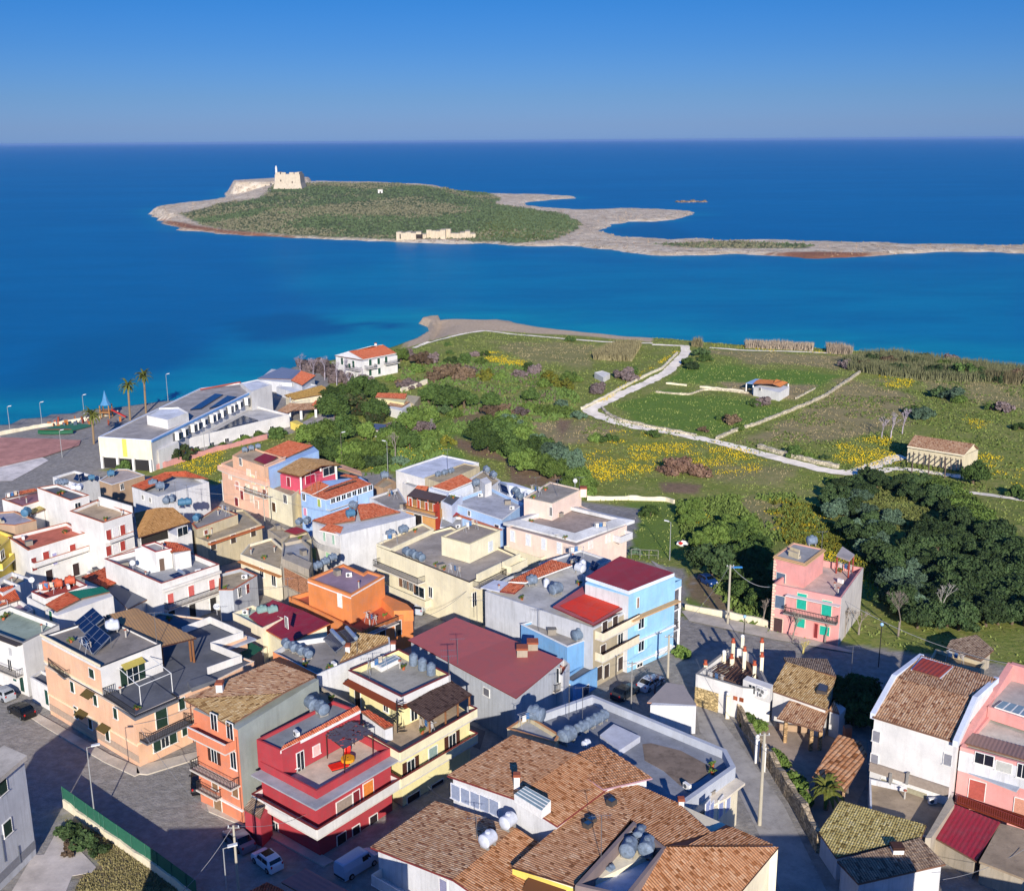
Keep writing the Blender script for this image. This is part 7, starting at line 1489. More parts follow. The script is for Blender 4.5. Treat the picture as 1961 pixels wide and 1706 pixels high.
# ---------------------------------------------------------------- cars
def mk_car(kind, body, roofc=None):
    L, Wd, Hh = {'hatch': (3.6, 1.62, 1.48), 'sedan': (4.3, 1.75, 1.45), 'van': (4.5, 1.8, 1.85)}[kind]
    B = thing("parked_van" if kind == 'van' else "parked_car", "car", "van" if kind == 'van' else "car", (0, 0, 0), None if kind == 'van' else "parked cars")
    if kind == 'van': prof = [(-.5, .35), (-.5, .95), (-.47, 1.0), (-.46, .985), (.12, .985), (.2, .96), (.33, .6), (.47, .5), (.5, .42), (.5, .35)]
    elif kind == 'hatch': prof = [(-.5, .4), (-.49, .58), (-.45, .66), (-.38, .9), (-.2, .99), (.08, .985), (.26, .7), (.44, .6), (.49, .45), (.5, .32)]
    else: prof = [(-.5, .4), (-.48, .6), (-.38, .66), (-.22, .93), (-.08, .99), (.06, .97), (.22, .68), (.44, .58), (.49, .45), (.5, .32)]
    zs = .17; body_pts = [(x*L, max(z*Hh, .3)) for x, z in prof]; m = MB(); cs = []
    for x, z in body_pts:
        k = z/Hh; t = max(0, (k - .62)/.38); hw = Wd/2*(1 - .16*t*t - (.10*max(0, abs(x)/L - .38)/.12)); wl = min(z, .62*Hh)
        cs.append([(x, -Wd/2*.94*(1 - .08*max(0, abs(x)/L - .38)/.12), zs), (x, -Wd/2*(1 - .10*max(0, abs(x)/L - .38)/.12), min(.5*Hh, wl)), (x, -Wd/2*(1 - .08*max(0, abs(x)/L - .38)/.12)*.98, wl), (x, -hw*.92 if k > .6 else -hw*.97, z*.985), (x, -hw*.7, z), (x, hw*.7, z), (x, hw*.92 if k > .6 else hw*.97, z*.985), (x, Wd/2*(1 - .08*max(0, abs(x)/L - .38)/.12)*.98, wl), (x, Wd/2*(1 - .10*max(0, abs(x)/L - .38)/.12), min(.5*Hh, wl)), (x, Wd/2*.94*(1 - .08*max(0, abs(x)/L - .38)/.12), zs)])
    for a, b in zip(cs[:-1], cs[1:]):
        for i in range(9): m.quad(a[i], b[i], b[i + 1], a[i + 1])
    m.quad(*cs[0][::-1] if False else cs[0]); m.quad(*cs[-1][::-1]); bd = part('body', m, body, B, True)
    gl = glass("0e151c"); g = MB()
    # windscreen, rear window, side windows sit just proud of the cabin
    def seg(i, j, ins=.06, y0=.62):
        a, b = body_pts[i], body_pts[j]; d = Vector((b[0] - a[0], 0, b[1] - a[1])); n_ = Vector((-d.z, 0, d.x)).normalized(); n_ = n_ if n_.z > 0 else -n_; A = Vector((a[0], 0, a[1])) + d*ins*1.5; Bq = Vector((a[0], 0, a[1])) + d*(1 - ins); w0 = Wd/2*.8; w1 = Wd/2*.72; lo, hi = (A, Bq) if A.z < Bq.z else (Bq, A)
        g.quad(lo + n_*.02 + Vector((0, -w0, 0)), lo + n_*.02 + Vector((0, w0, 0)), hi + n_*.02 + Vector((0, w1, 0)), hi + n_*.02 + Vector((0, -w1, 0)))
    if kind == 'van': seg(5, 6); 
    else: seg(2, 3); seg(5, 6)
    part('windscreen', g, gl, B); g = MB()
    x0, x1 = (.0, .24) if kind == 'van' else (-.36, .17); zt0, zt1 = .64*Hh, .9*Hh
    for s in (-1, 1):
        for u0, u1 in (((x0, x1),) if kind == 'van' else ((x0, (x0 + x1)/2 - .01), ((x0 + x1)/2 + .01, x1))):
            g.quad((u0*L, s*Wd/2*.995, zt0), (u1*L, s*Wd/2*.995, zt0), ((u1 - (.06 if u1 == x1 else 0))*L, s*Wd/2*.9, zt1), ((u0 + (.05 if u0 == x0 and kind != 'van' else 0))*L, s*Wd/2*.9, zt1))
            part('side_window', g, gl, B); g = MB()
    if roofc: m = MB(); m.box(-.05*L, 0, Hh*.985, L*.26, Wd*.62, .03); part('sunroof', m, roofc, B)
    for sx in (-.32, .31):
        for s in (-1, 1):
            m = MB(); m.lathe((sx*L, s*(Wd/2 - .17), .31), (0, s, 0), [(0, 0), (0, .31), (.17, .31), (.19, .27), (.19, 0)], 14); w = part('wheel', m, plain("141414", .8), B); m = MB(); m.lathe((sx*L, s*(Wd/2 + .022), .31), (0, s, 0), [(0, .19), (.01, .17), (.012, 0)], 10); part('rim', m, plain("9a9ca0", .3, .5, .8), w)
    for s in (-1, 1):
        m = MB(); m.blob((.47*L, s*Wd*.34, .52*Hh*.9), .1, .16, .1); part('headlight', m, plain("e8e8e8", .2), B)
        m = MB(); m.box(-.492*L, s*Wd*.38, .5*Hh, .06, .16, .24); part('taillight', m, plain("b01c1c", .3), B); m = MB(); m.box(.17*L, s*(Wd/2 + .08), .63*Hh, .12, .2, .14); part('mirror', m, body, B)
    for s in (-1, 1): m = MB(); m.box(s*.497*L, 0, .24, .08, Wd*.84, .2); part('bumper', m, body if kind != 'van' else plain("303234"), B)
    return B
CP = lambda c: plain(c, .28, .55, 0, .02)
def car(kind, col, fr, x, y, x2, y2, label, roofc=None):
    """(x,y) pixel of the middle, (x2,y2) pixel the front points to"""
    p = GT(fr, x, y); q = GT(fr, x2, y2); o = mk_car(kind, CP(col), roofc); o.location = (p.x, p.y, p.z + .03 if p.y > 120 else .03); o.rotation_euler = (0, 0, math.atan2(q.y - p.y, q.x - p.x)); o["label"] = label; return o
car('hatch', "d4dae0", 16, 205, 1240, 130, 1180, "small white hatchback with black sunroof parked by the crimson house", plain("16161a", .2))
car('van', "4a7ea8" and "a8bcd0", 16, 880, 1270, 1000, 1195, "blue-white panel van in the shade under the brown tile roof")
car('sedan', "70707c", 5, 320, 1440, 260, 1385, "grey car behind the small white hatchback"); car('sedan', "121214", 4, 125, 705, 60, 665, "black car parked at the kerb beside the peach house"); car('hatch', "a8acb0", 4, 20, 610, -40, 580, "silver car at the left edge behind the black one")
car('sedan', "101014", 5, 95, 1110, 95, 1000, "black car half hidden behind the orange house"); car('hatch', "183a70", 13, 400, 690, 440, 710, "dark blue car parked under the olive tree"); car('sedan', "1a2430", 3, 1500, 1455, 1560, 1420, "dark car in the shade beside the beige ground floor"); car('hatch', "b8c0c8", 2, 1600, 1375, 1650, 1330, "pale car beside the cream house wall"); car('sedan', "b4bcc8", 7, 110, 760, 160, 730, "silver car in front of the blue house")
# boat and palms on the promenade
p = GT(8, 248, 488); B = thing("rowing_boat", "upturned green rowing boat on the plaza", "boat", tuple(p)); m = MB(); R_ = []
for k in range(9):
    t = k/8; w_ = 1.1*math.sin(math.pi*min(1, t*.85 + .12))**.6; R_.append([(p.x - 4.4 + 8.8*t, p.y - w_, p.z + .3), (p.x - 4.4 + 8.8*t, p.y - w_*.8, p.z + .9), (p.x - 4.4 + 8.8*t, p.y, p.z + 1.25), (p.x - 4.4 + 8.8*t, p.y + w_*.8, p.z + .9), (p.x - 4.4 + 8.8*t, p.y + w_, p.z + .3)])
for a, b in zip(R_[:-1], R_[1:]):
    for i in range(4): m.quad(a[i], b[i], b[i + 1], a[i + 1])
m.quad(*R_[0]); m.quad(*R_[-1][::-1]); part('hull', m, plain("1f5a3c"), B, True); m = MB(); m.box(p.x, p.y, p.z + 1.22, 8, .12, .12); part('keel', m, plain("8a2a24"), B)
p = GT(8, 472, 415); B = thing("play_tower", "colourful play tower with blue cone roof by the sea", "playground", tuple(p)); m = MB(); m.lathe(p + Vector((0, 0, 3.6)), (0, 0, 1), [(0, 1.5), (1.2, .8), (4, 0)], 8); part('roof', m, plain("4d86b0"), B); m = MB(); [m.box(p.x + a, p.y + b, p.z, .25, .25, 3.6) for a in (-1.2, 1.2) for b in (-1.2, 1.2)]; m.box(p.x, p.y, p.z + 1.6, 3, 3, .3); part('frame', m, plain("a07040"), B); m = MB(); m.obox(p + Vector((1.5, -.5, 2.2)), (4, -1, -1.8), (0, .9, 0), (0, 0, .15)); part('slide', m, plain("d83a28"), B)
random.seed(11); p = GT(8, 380, 440); B = thing("playground_frames", "red-brown and orange playground frames by the sea wall", "playground", tuple(p))
for k in range(26): m = MB(); m.box(p.x + random.uniform(-9, 9), p.y + random.uniform(-3, 3), p.z, random.uniform(.3, 1.2), .15, random.uniform(.4, 1.5), random.uniform(0, 3)); part('play_frame', m, plain(("9a4a38", "b4703a", "5a6a7a")[k % 3]), B)
# ---------------------------------------------------------------- vegetation
def folmat(c1, c2, name="foliage", c3=None):
    key = ('fo', c1, c2)
    if key in _M: return _M[key]
    s = NT(name); oi = s.n("ObjectInfo"); p = s.n("NewGeometry"); col = s.mix(c1, c2, s.ramp(s.noise(s.pos(), 1.3, 4, .8), [(.35, 0), (.65, 1)]))
    col = s.mix(col, mul(c2, 1.5), s.ramp(s.noise(s.pos(), 5, 3, .8), [(.55, 0), (.7, .6)]))
    if c3: col = s.mix(col, c3, s.ramp(s.noise(s.pos(), .8, 5, .8), [(.55, 0), (.66, .8)]))
    h = s.n("HueSaturation"); s.l(col, h.inputs["Color"]); mr = s.n("MapRange"); mr.inputs[3].default_value = .62; mr.inputs[4].default_value = 1.4; s.l(oi.outputs["Random"], mr.inputs[0]); s.l(mr.outputs[0], h.inputs["Value"])
    _M[key] = s.out(h.outputs[0], .85, .15); return _M[key]
def leafmesh(seed, rx, ry, rz, n, ls, clumps=26, lift=0, core=True, spread=.3, up=0, cz=.3):
    r = np.random.default_rng(seed); cc = r.normal(size=(clumps, 3)); cc /= np.linalg.norm(cc, axis=1)[:, None]; cc *= r.uniform(.45, .95, (clumps, 1)); cc[:, 2] = np.abs(cc[:, 2])*1.0 - cz*r.random(clumps)
    pick = r.integers(0, clumps, n); d = r.normal(size=(n, 3)); d /= np.linalg.norm(d, axis=1)[:, None]; pos = cc[pick] + d*spread*r.uniform(.6, 1.05, (n, 1)); pos *= np.array([rx, ry, rz]); pos[:, 2] += lift
    pos[:, 2] = np.maximum(pos[:, 2], .05)
    nrm = d + r.normal(size=(n, 3))*.7 + np.array([0, 0, .2]); nrm /= np.linalg.norm(nrm, axis=1)[:, None]; t = np.cross(nrm, r.normal(size=(n, 3))); t /= np.linalg.norm(t, axis=1)[:, None]; b = np.cross(nrm, t); s = (ls*r.uniform(.6, 1.4, n))[:, None]
    if up: b = b*(1 - up) + np.array([0, 0, 1])*up; b *= 1.8
    v = np.stack([pos - t*s*.5, pos - b*s*.35 + t*s*.1, pos + t*s*.55, pos + b*s*.5], 1).reshape(-1, 3); f = np.arange(n*4).reshape(-1, 4)
    m = MB(); m.v = [tuple(q) for q in v]; m.f = [tuple(q) for q in f]
    if core:
        random.seed(seed)
        for c in cc[:clumps]:
            m.blob((c[0]*rx*.82, c[1]*ry*.82, max(c[2]*rz*.82 + lift, .2)), rx*spread*.72, ry*spread*.72, rz*spread*.8, 7, 5, .18)
    return m
def mkplant(name, cat, mats, m, trunk=None, group=None):
    B = thing(name, "plant", cat, (0, 0, 0), group)
    part('crown', m, mats[0], B)
    if trunk: part('trunk', trunk, mats[1], B)
    return B
BARK = plain("6a5a4a", .9); 
def trunkmb(h, r, n=4, seed=0, spread=1.4, lean=.2):
    random.seed(seed); m = MB(); m.tube((0, 0, -.4), (lean, 0, h*.6), r, r*.7, 7)
    for k in range(n):
        a = 2*math.pi*k/n + random.uniform(-.4, .4); m.tube((lean, 0, h*.55), (lean + spread*math.cos(a), spread*math.sin(a), h*1.15), r*.5, r*.18, 5)
    return m
OLV = folmat((.022, .048, .014), (.07, .105, .04)); OLS = folmat((.05, .09, .05), (.12, .18, .115)); DKG_ = folmat((.03, .06, .016), (.08, .125, .03)); MID = folmat((.055, .10, .018), (.14, .20, .045)); BRNF = folmat((.10, .065, .04), (.17, .12, .075)); MAU = folmat((.12, .085, .085), (.2, .16, .15)); YGR = folmat((.10, .11, .015), (.16, .17, .03), c3=(.42, .28, .01)); REED = folmat((.16, .14, .07), (.30, .26, .14)); RDF = folmat((.03, .05, .015), (.06, .08, .03), c3=(.16, .02, .03))
PR = {}
def proto(key, f):
    if key not in PR: PR[key] = [f(), 0]
    e = PR[key]; e[1] += 1
    return e[0] if e[1] == 1 else copy_tree(e[0])
def plant(key, f, fr, x, y, s, label, group, grd=None, sz=None, rot=None):
    o = proto(key, f); p = grd if grd is not None else GT(fr, x, y); o.location = p; o.rotation_euler = (0, 0, random.uniform(0, 6.28) if rot is None else rot); o.scale = (s, s, s*(sz or 1)); o["label"] = label
    if group: o["group"] = group
    elif "group" in o: del o["group"]
    return o
f_olive = [lambda k=k: mkplant("olive_tree", "tree", (OLV if k != 1 else OLS, BARK), leafmesh(100 + k, 3.0, 2.9, 2.3, 3600, .42, 30, 2.0), trunkmb(2.2, .25, 4, k), "olive grove") for k in range(4)]
f_dark = [lambda k=k: mkplant("evergreen_tree", "tree", (DKG_ if k != 1 else MID, BARK), leafmesh(200 + k, 3.2, 3.0, 2.7, 3800, .38, 34, 2.2), trunkmb(2.6, .3, 4, k)) for k in range(3)]
f_bush = [lambda k=k, M=M: mkplant("shrub", "shrub", (M, BARK), leafmesh(300 + k, 1.6, 1.5, 1.15, 1300, .3, 16, .35, cz=.1), trunkmb(.6, .1, 3, k, .5)) for k, M in enumerate((MID, DKG_, BRNF, MAU, YGR, OLS, RDF, OLV))]
f_hedge = lambda: mkplant("dense_bush", "bush", (MID, BARK), leafmesh(400, 4.0, 3.4, 2.2, 3800, .42, 40, .5, cz=.1), trunkmb(1, .2, 4, 5))
def bare(seed, h, sp, col, nm="bare_tree"):
    random.seed(seed); m = MB()
    def grow(p, d, l, r, lv):
        q = p + d*l; m.tube(p, q, r, r*.7, 5 if lv < 2 else 4, cap=False)
        if lv >= 4: return
        for _ in range(3 if lv < 3 else 4): grow(q, (d + Vector((random.uniform(-1, 1), random.uniform(-1, 1), random.uniform(-.1, .5)))*sp).normalized(), l*random.uniform(.55, .8), max(r*.6, .022), lv + 1)
    grow(Vector((0, 0, -.2)), Vector((.05, 0, 1)), h*.36, .12, 0)
    B = thing(nm, "bare", "tree", (0, 0, 0)); t = MB(); t.tube((0, 0, -.3), (.02, 0, h*.3), .16, .12, 7); part('trunk', t, plain(col, .9), B); part('branches', m, plain(col, .9), B); return B
random.seed(21)
# olive grove on the right: rows surveyed from the photo (frame 13)
OG = [(1010, 230), (1060, 200), (1130, 200), (1180, 230), (1080, 250), (1150, 270), (1000, 290), (1010, 330), (1060, 320), (1120, 320), (1180, 330), (1080, 410), (1130, 400), (1230, 400), (1290, 380), (1210, 380), (1270, 430), (1170, 470), (1220, 480), (1180, 530), (1230, 560), (1290, 590), (1250, 510),
      (1230, 180), (1290, 190), (1360, 180), (1420, 190), (1480, 180), (1400, 230), (1450, 250), (1500, 290), (1540, 260), (1560, 310), (1600, 360), (1640, 380), (1680, 420), (1640, 440), (1520, 430), (1480, 420), (1560, 450), (1430, 480), (1380, 500), (1340, 540), (1400, 550), (1470, 520), (1530, 500), (1600, 500), (1650, 510), (1700, 480), (1750, 460),
      (1340, 600), (1400, 610), (1460, 590), (1530, 570), (1600, 570), (1660, 580), (1720, 540), (1780, 520), (1300, 650), (1350, 680), (1420, 680), (1490, 660), (1560, 650), (1630, 650), (1380, 740), (1450, 740), (1530, 730), (1600, 720), (1660, 710), (1480, 800), (1560, 800), (1640, 780), (1700, 760), (1740, 640), (1800, 600), (1840, 640), (1880, 560), (1900, 620), (1920, 700), (1820, 720), (1760, 720), (1580, 870), (1650, 860), (1720, 840), (1790, 810), (1860, 790), (1930, 780), (1290, 700), (1420, 800), (1530, 870), (1850, 500), (1900, 500)]
for i, (x, y) in enumerate(OG):
    x += random.uniform(-10, 10); y += random.uniform(-6, 6)
    sil = (x < 1300 and 260 < y < 560) or (1250 < x < 1440 and y > 600)
    k = 1 if (sil and random.random() < .75) else random.choice((0, 2, 3))
    plant(('ol', k), f_olive[k], 13, x, y + 35, random.uniform(.62, .98), "silvery or dark green round olive tree in the dense grove right of the pink house", "olive grove")
# hedge along the right of the grove
for t in range(15):
    x = 1500 + t*31; y = 190 + t*27 + (0 if t < 8 else 0)
    plant(('hd', 0), f_hedge, 13, x + 40, y + 30, random.uniform(.85, 1.05), "bright green dense bush of the long hedge bounding the olive grove", "hedge right of the olive grove")
for x, y, s, k, lb2 in ((1710, 190, 1.3, 0, "round dark shrub at the right corner of the farm building"), ): plant(('dk', k), f_dark[k], 13, x, y + 10, s*.8, lb2, None)
# bushes left of the pink house
for x, y, s, k in ((460, 470, 1.25, 1), (540, 470, 1.2, 0), (610, 480, 1.1, 1), (660, 520, 1.0, 0), (500, 400, .9, 1), (360, 490, .9, 1), (600, 400, .9, 1), (350, 360, .8, 1), (280, 330, .9, 1), (290, 380, .7, 1), (560, 560, 1.1, 0), (640, 590, 1.2, 0), (600, 660, 1.1, 2), (660, 700, 1.1, 0), (580, 740, 1.0, 2), (650, 790, 1.0, 0), (560, 640, 1.0, 0), (330, 300, .8, 1)):
    plant(('dk', k), f_dark[k], 13, x, y + 25, s*.72, "dark green dense tree of the thicket left of the pink house", "thicket left of the pink house")
plant(('ol', 0), f_olive[0], 13, 420, 660, 1.35, "feathery grey-green olive tree leaning over the dark blue car", None)
# trees of the gardens (frame 11)
for x, y, s, k, lb2, g in ((260, 560, 1.6, 0, "dark pine by the cream carport", None), (330, 470, 1.3, 0, "", 1), (400, 440, 1.5, 2, "", 1), (470, 460, 1.2, 0, "", 1), (250, 480, 1.2, 2, "", 1), (480, 560, 1.3, 2, "", 1), (200, 700, 1.5, 1, "", 1), (270, 680, 1.4, 0, "", 1), (330, 640, 1.2, 1, "", 1), (200, 790, 1.3, 0, "", 1), (260, 790, 1.4, 2, "", 1), (330, 800, 1.2, 1, "", 1), (120, 700, 1.2, 1, "", 1), (400, 780, 1.2, 1, "", 1), (420, 670, 1.0, 1, "", 1), (480, 770, 1.0, 1, "", 1), (760, 480, 1.2, 0, "", 1), (820, 470, 1.2, 2, "", 1), (880, 510, 1.5, 0, "", 1), (950, 500, 1.2, 2, "", 1), (1100, 500, 1.0, 0, "", 1), (1300, 470, .9, 0, "", 1), (1500, 370, .8, 1, "", 1), (640, 620, 1.1, 1, "", 1), (700, 600, 1.2, 1, "", 1), (760, 590, 1.1, 1, "", 1), (580, 700, 1.3, 2, "", 1), (660, 720, 1.0, 2, "", 1), (540, 720, 1.1, 1, "", 1), (610, 250, 1.0, 1, "", 1), (350, 840, 1.0, 1, "", 1), (1520, 970, 1.0, 1, "", 1), (1560, 960, 1.0, 1, "", 1),
   (1040, 690, 1.3, 0, "", 1), (1100, 660, 1.3, 1, "", 1), (1160, 700, 1.4, 0, "", 1), (1080, 740, 1.2, 2, "", 1), (1200, 640, 1.1, 1, "", 1), (1260, 700, 1.2, 1, "", 1), (1300, 780, 1.2, 0, "", 1), (1380, 760, 1.1, 2, "", 1), (1280, 840, 1.2, 1, "", 1), (1360, 850, 1.0, 1, "", 1), (1440, 880, 1.1, 1, "", 1), (1230, 780, 1.2, 0, "", 1), (1160, 600, 1.0, 1, "", 1), (1570, 920, 1.0, 1, "", 1)):
    plant(('dk', k), f_dark[k], 11, x, y + 35, s*.95, lb2 or "dark evergreen garden tree between the institute and the meadow", "evergreen trees in the gardens" if g else None)
for x, y, s in ((1420, 790, 1.1), (1470, 830, 1.2), (1530, 850, 1.2), (1180, 640, 1.2), (1340, 730, 1.0)): plant(('ol', 1), f_olive[1], 11, x, y + 30, s, "silvery green tree at the edge of the bare track behind the town", "silvery trees behind the town")
# shrubs: (frame, x, y, scale, kind)
SH = [(11, 860, 190, .9, 1), (11, 870, 235, 1.0, 1), (11, 1000, 250, 1.4, 3), (11, 1060, 245, 1.2, 1), (11, 1520, 165, 1.3, 1), (11, 660, 260, 2.2, 3), (11, 720, 290, 2.6, 2), (11, 780, 280, 2.2, 3), (11, 690, 330, 2.0, 0), (11, 830, 360, 2.4, 2), (11, 900, 350, 2.4, 2), (11, 950, 370, 2.6, 2), (11, 980, 340, 1.8, 3), (11, 790, 380, 2.0, 2), (11, 880, 290, 1.8, 1), (11, 960, 280, 2.0, 1), (11, 1040, 290, 1.8, 0), (11, 1070, 370, 2, 4), (11, 1140, 370, 1.8, 0), (11, 1240, 360, 1.8, 3), (11, 1300, 320, 1.6, 1), (11, 1330, 340, 2.0, 3), (11, 1400, 370, 1.8, 4), (11, 1440, 410, 1.7, 4), (11, 1380, 410, 2, 0), (11, 1500, 420, 1.8, 4), (11, 1520, 360, 1.4, 1), (11, 1560, 380, 1.3, 0), (11, 1780, 360, 1.6, 3), (11, 1830, 370, 2.4, 3), (11, 1850, 350, 1.8, 1), (11, 1670, 440, 2.0, 3), (11, 1300, 540, 1.8, 0), (11, 1360, 550, 1.8, 0), (11, 1430, 550, 1.8, 0), (11, 1500, 560, 1.9, 0), (11, 1560, 580, 1.5, 5), (11, 1480, 520, 1.5, 5),
      (11, 1090, 570, 2, 2), (11, 1160, 560, 1.9, 2), (11, 1240, 560, 1.6, 3), (11, 640, 420, 1.8, 3), (11, 560, 380, 1.5, 0), (11, 610, 410, 1.5, 2), (11, 670, 410, 1.7, 3), (11, 420, 560, 2.2, 6), (11, 370, 520, 2.6, 6), (11, 460, 600, 2, 6), (11, 720, 650, 2.0, 3), (11, 560, 660, 2.0, 3), (11, 840, 560, 1.8, 7), (11, 900, 570, 1.7, 0), (11, 760, 680, 1.5, 0), (11, 600, 830, 1.6, 5), (11, 450, 840, 1.8, 7), (11, 520, 830, 1.7, 7), (11, 860, 720, 1.4, 4), (11, 1650, 700, 1.5, 0), (11, 1740, 700, 1.2, 1),
      (12, 490, 170, 1.8, 1), (12, 510, 185, 1.7, 7), (12, 550, 130, 2.0, 7), (12, 570, 150, 1.6, 1), (12, 820, 345, 1.8, 3), (12, 790, 345, 1.3, 1), (12, 650, 410, 1.3, 1), (12, 690, 425, 1.6, 2), (12, 720, 450, 1.1, 0), (12, 560, 460, .9, 2), (12, 960, 565, 1.6, 1), (12, 1020, 580, 1.3, 0), (12, 1090, 580, .8, 7), (12, 1600, 310, 2.2, 7), (12, 1650, 320, 2.4, 5), (12, 1680, 330, 1.6, 0), (12, 1500, 400, 2.2, 5), (12, 1540, 400, 1.8, 5), (12, 1470, 380, 1.5, 1), (12, 1860, 370, 2.0, 3), (12, 1820, 365, 1.3, 1), (12, 1700, 225, 3.0, 1), (12, 1745, 222, 2.8, 1), (12, 1790, 235, 2.2, 7), (12, 1230, 175, 2.2, 7), (12, 1270, 190, 2.0, 2), (12, 1310, 165, 2.4, 7), (12, 1420, 205, 2.4, 7), (12, 1370, 175, 2.2, 2), (12, 1480, 180, 2.6, 7), (12, 1560, 215, 2.6, 7), (12, 1610, 190, 2.6, 0), (12, 1660, 220, 2.2, 7), (12, 1860, 240, 2.4, 7), (12, 1930, 240, 2.4, 2), (12, 1190, 180, 1.8, 3), (12, 1520, 150, 2.0, 7), (12, 1640, 160, 2.2, 3), (12, 1940, 745, 1.6, 1), (12, 1280, 660, 1.6, 7), (12, 1320, 670, 1.6, 7), (12, 1220, 690, 1.6, 7), (12, 1130, 690, 1.4, 0), (12, 340, 480, 1.2, 1), (12, 110, 500, 1.2, 1), (12, 1940, 450, 1.2, 1), (12, 330, 825, 1.3, 1), (12, 60, 700, 1.8, 0), (12, 50, 740, 1.8, 0),
      (8, 1340, 195, 2.2, 3), (8, 1370, 210, 2.0, 3), (8, 1400, 195, 2.4, 3), (8, 1430, 215, 2.3, 3), (8, 1460, 235, 2.2, 3), (8, 1490, 255, 2.2, 3), (8, 1540, 262, 2.0, 3), (8, 1600, 262, 2.0, 3), (8, 990, 545, 1.0, 0), (8, 1050, 530, 1.0, 0), (8, 1090, 515, 1.1, 0), (8, 870, 575, 1.1, 0), (8, 940, 555, .8, 5), (8, 580, 640, 1.8, 1), (8, 800, 600, 2.2, 6), (8, 1220, 500, 1.8, 1), (8, 1150, 500, 1.2, 0), (3, 1640, 400, 1.0, 1), (3, 1560, 640, .8, 5), (3, 1820, 1220, 1.0, 0),
      (18, 620, 860, .9, 0), (18, 690, 930, .9, 1), (18, 740, 960, 1.0, 0), (18, 900, 1240, .9, 0), (18, 940, 1290, .8, 0), (18, 1040, 1470, 1.1, 0), (18, 1100, 1520, 1.0, 0), (18, 1150, 1640, .9, 0), (7, 1330, 1240, .5, 0),
      (4, 430, 1400, .9, 7), (4, 470, 1450, 1.0, 7), (4, 380, 1380, .8, 7), (4, 400, 1480, .7, 2), (4, 560, 1500, .7, 7), (4, 60, 205, .5, 0), (4, 110, 190, .5, 0), (5, 1240, 830, .6, 0), (5, 1215, 860, .5, 5)]
KN = ["bright green leafy", "dark green", "rusty brown", "bare mauve-grey", "yellow-flowering", "silvery green", "red-flowering", "grey-green"]
WHR = {11: "in the maquis behind the town", 12: "in the meadow near the reeds and track", 8: "beside the institute", 18: "in the yard by the lane wall", 3: "at the lot behind the pink eaves house", 4: "on the rough plot or terrace at the left", 5: "on the yellow house terrace", 7: "in the right yard"}
for fr, x, y, s, k in SH: plant(('sh', k), f_bush[k], fr, x, y + (12 if fr in (11, 12) else 0), s, f"{KN[k]} shrub {WHR[fr]}", f"{KN[k]} shrubs {WHR[fr]}")
# brush pile
p = GT(12, 470, 655); o = plant(('bp', 0), lambda: mkplant("brush_pile", "brush pile", (folmat((.10, .05, .035), (.2, .13, .09)), BARK), leafmesh(77, 4.6, 3.2, 2.6, 3000, .5, 30, .2, cz=.05), trunkmb(.6, .1, 6, 4, 3.5)), 12, 470, 655, 1.25, "large rusty brown heap of cut brush in the flowering meadow", None)
# bare trees
for i, (fr, x, y, h, sp, col, lb2) in enumerate(((13, 672, 895, 4.6, .5, "8f8478", "pollarded street tree left of the pink house"), (13, 820, 975, 4.5, .5, "8f8478", "bare street tree before the pink house door"), (13, 978, 985, 4.5, .45, "8f8478", "bare street tree before the turquoise ground-floor shutter"), (13, 1340, 950, 7.5, .55, "857a70", "large bare tree right of the pink house"), (13, 1075, 950, 4.5, .5, "8f8478", "bare sapling by the bare wall of the pink house"), (13, 1145, 940, 3.8, .5, "8f8478", "small bare sapling near the roadside right of the pink house"), (13, 1545, 870, 6.5, .55, "a8a49a", "pale leafless tree in the grove"), (11, 580, 810, 6.5, .55, "8a8078", "pale leafless tree before the garden trees"), (12, 1380, 500, 6.5, .6, "b4a8b0", "pale mauve leafless bush in the meadow, left stem"), (12, 1430, 480, 6.5, .6, "a89ca4", "pale mauve leafless bush in the meadow, right stem"), (12, 1340, 500, 5.5, .7, "a89ca4", "low mauve leafless bush at the meadow's dark patch"), (18, 1160, 250, 2.2, .5, "c8b870", "small yellowish sapling on the pavement by the walled house"),
    (0, 575, 718, 7, .6, "8e8490", "leafless mauve tree left of the villa, farthest left"), (0, 600, 722, 7, .6, "968c98", "leafless mauve tree behind the orange tile end"), (0, 622, 728, 8, .6, "a29aa4", "leafless mauve tree in the middle of the villa's left thicket"), (0, 645, 738, 8, .6, "a29aa4", "leafless grey tree below the villa's left corner"), (0, 668, 746, 8, .6, "aca4ac", "leafless pale tree below the villa front"), (0, 692, 750, 7.5, .6, "aca4ac", "leafless pale tree in front of the villa's right half"), (0, 660, 722, 7, .6, "968c98", "leafless tree close to the villa's left wall"), (11, 770, 690, 5, .6, "8e8488", "mauve leafless tree in the garden thicket"), (7, 130, 790, 3.2, .6, "5a5058", "leafless dark tree over the small hip-roof house"))):
    o = bare(500 + i, h, sp, col); o.location = GT(fr, x, y); o["label"] = lb2
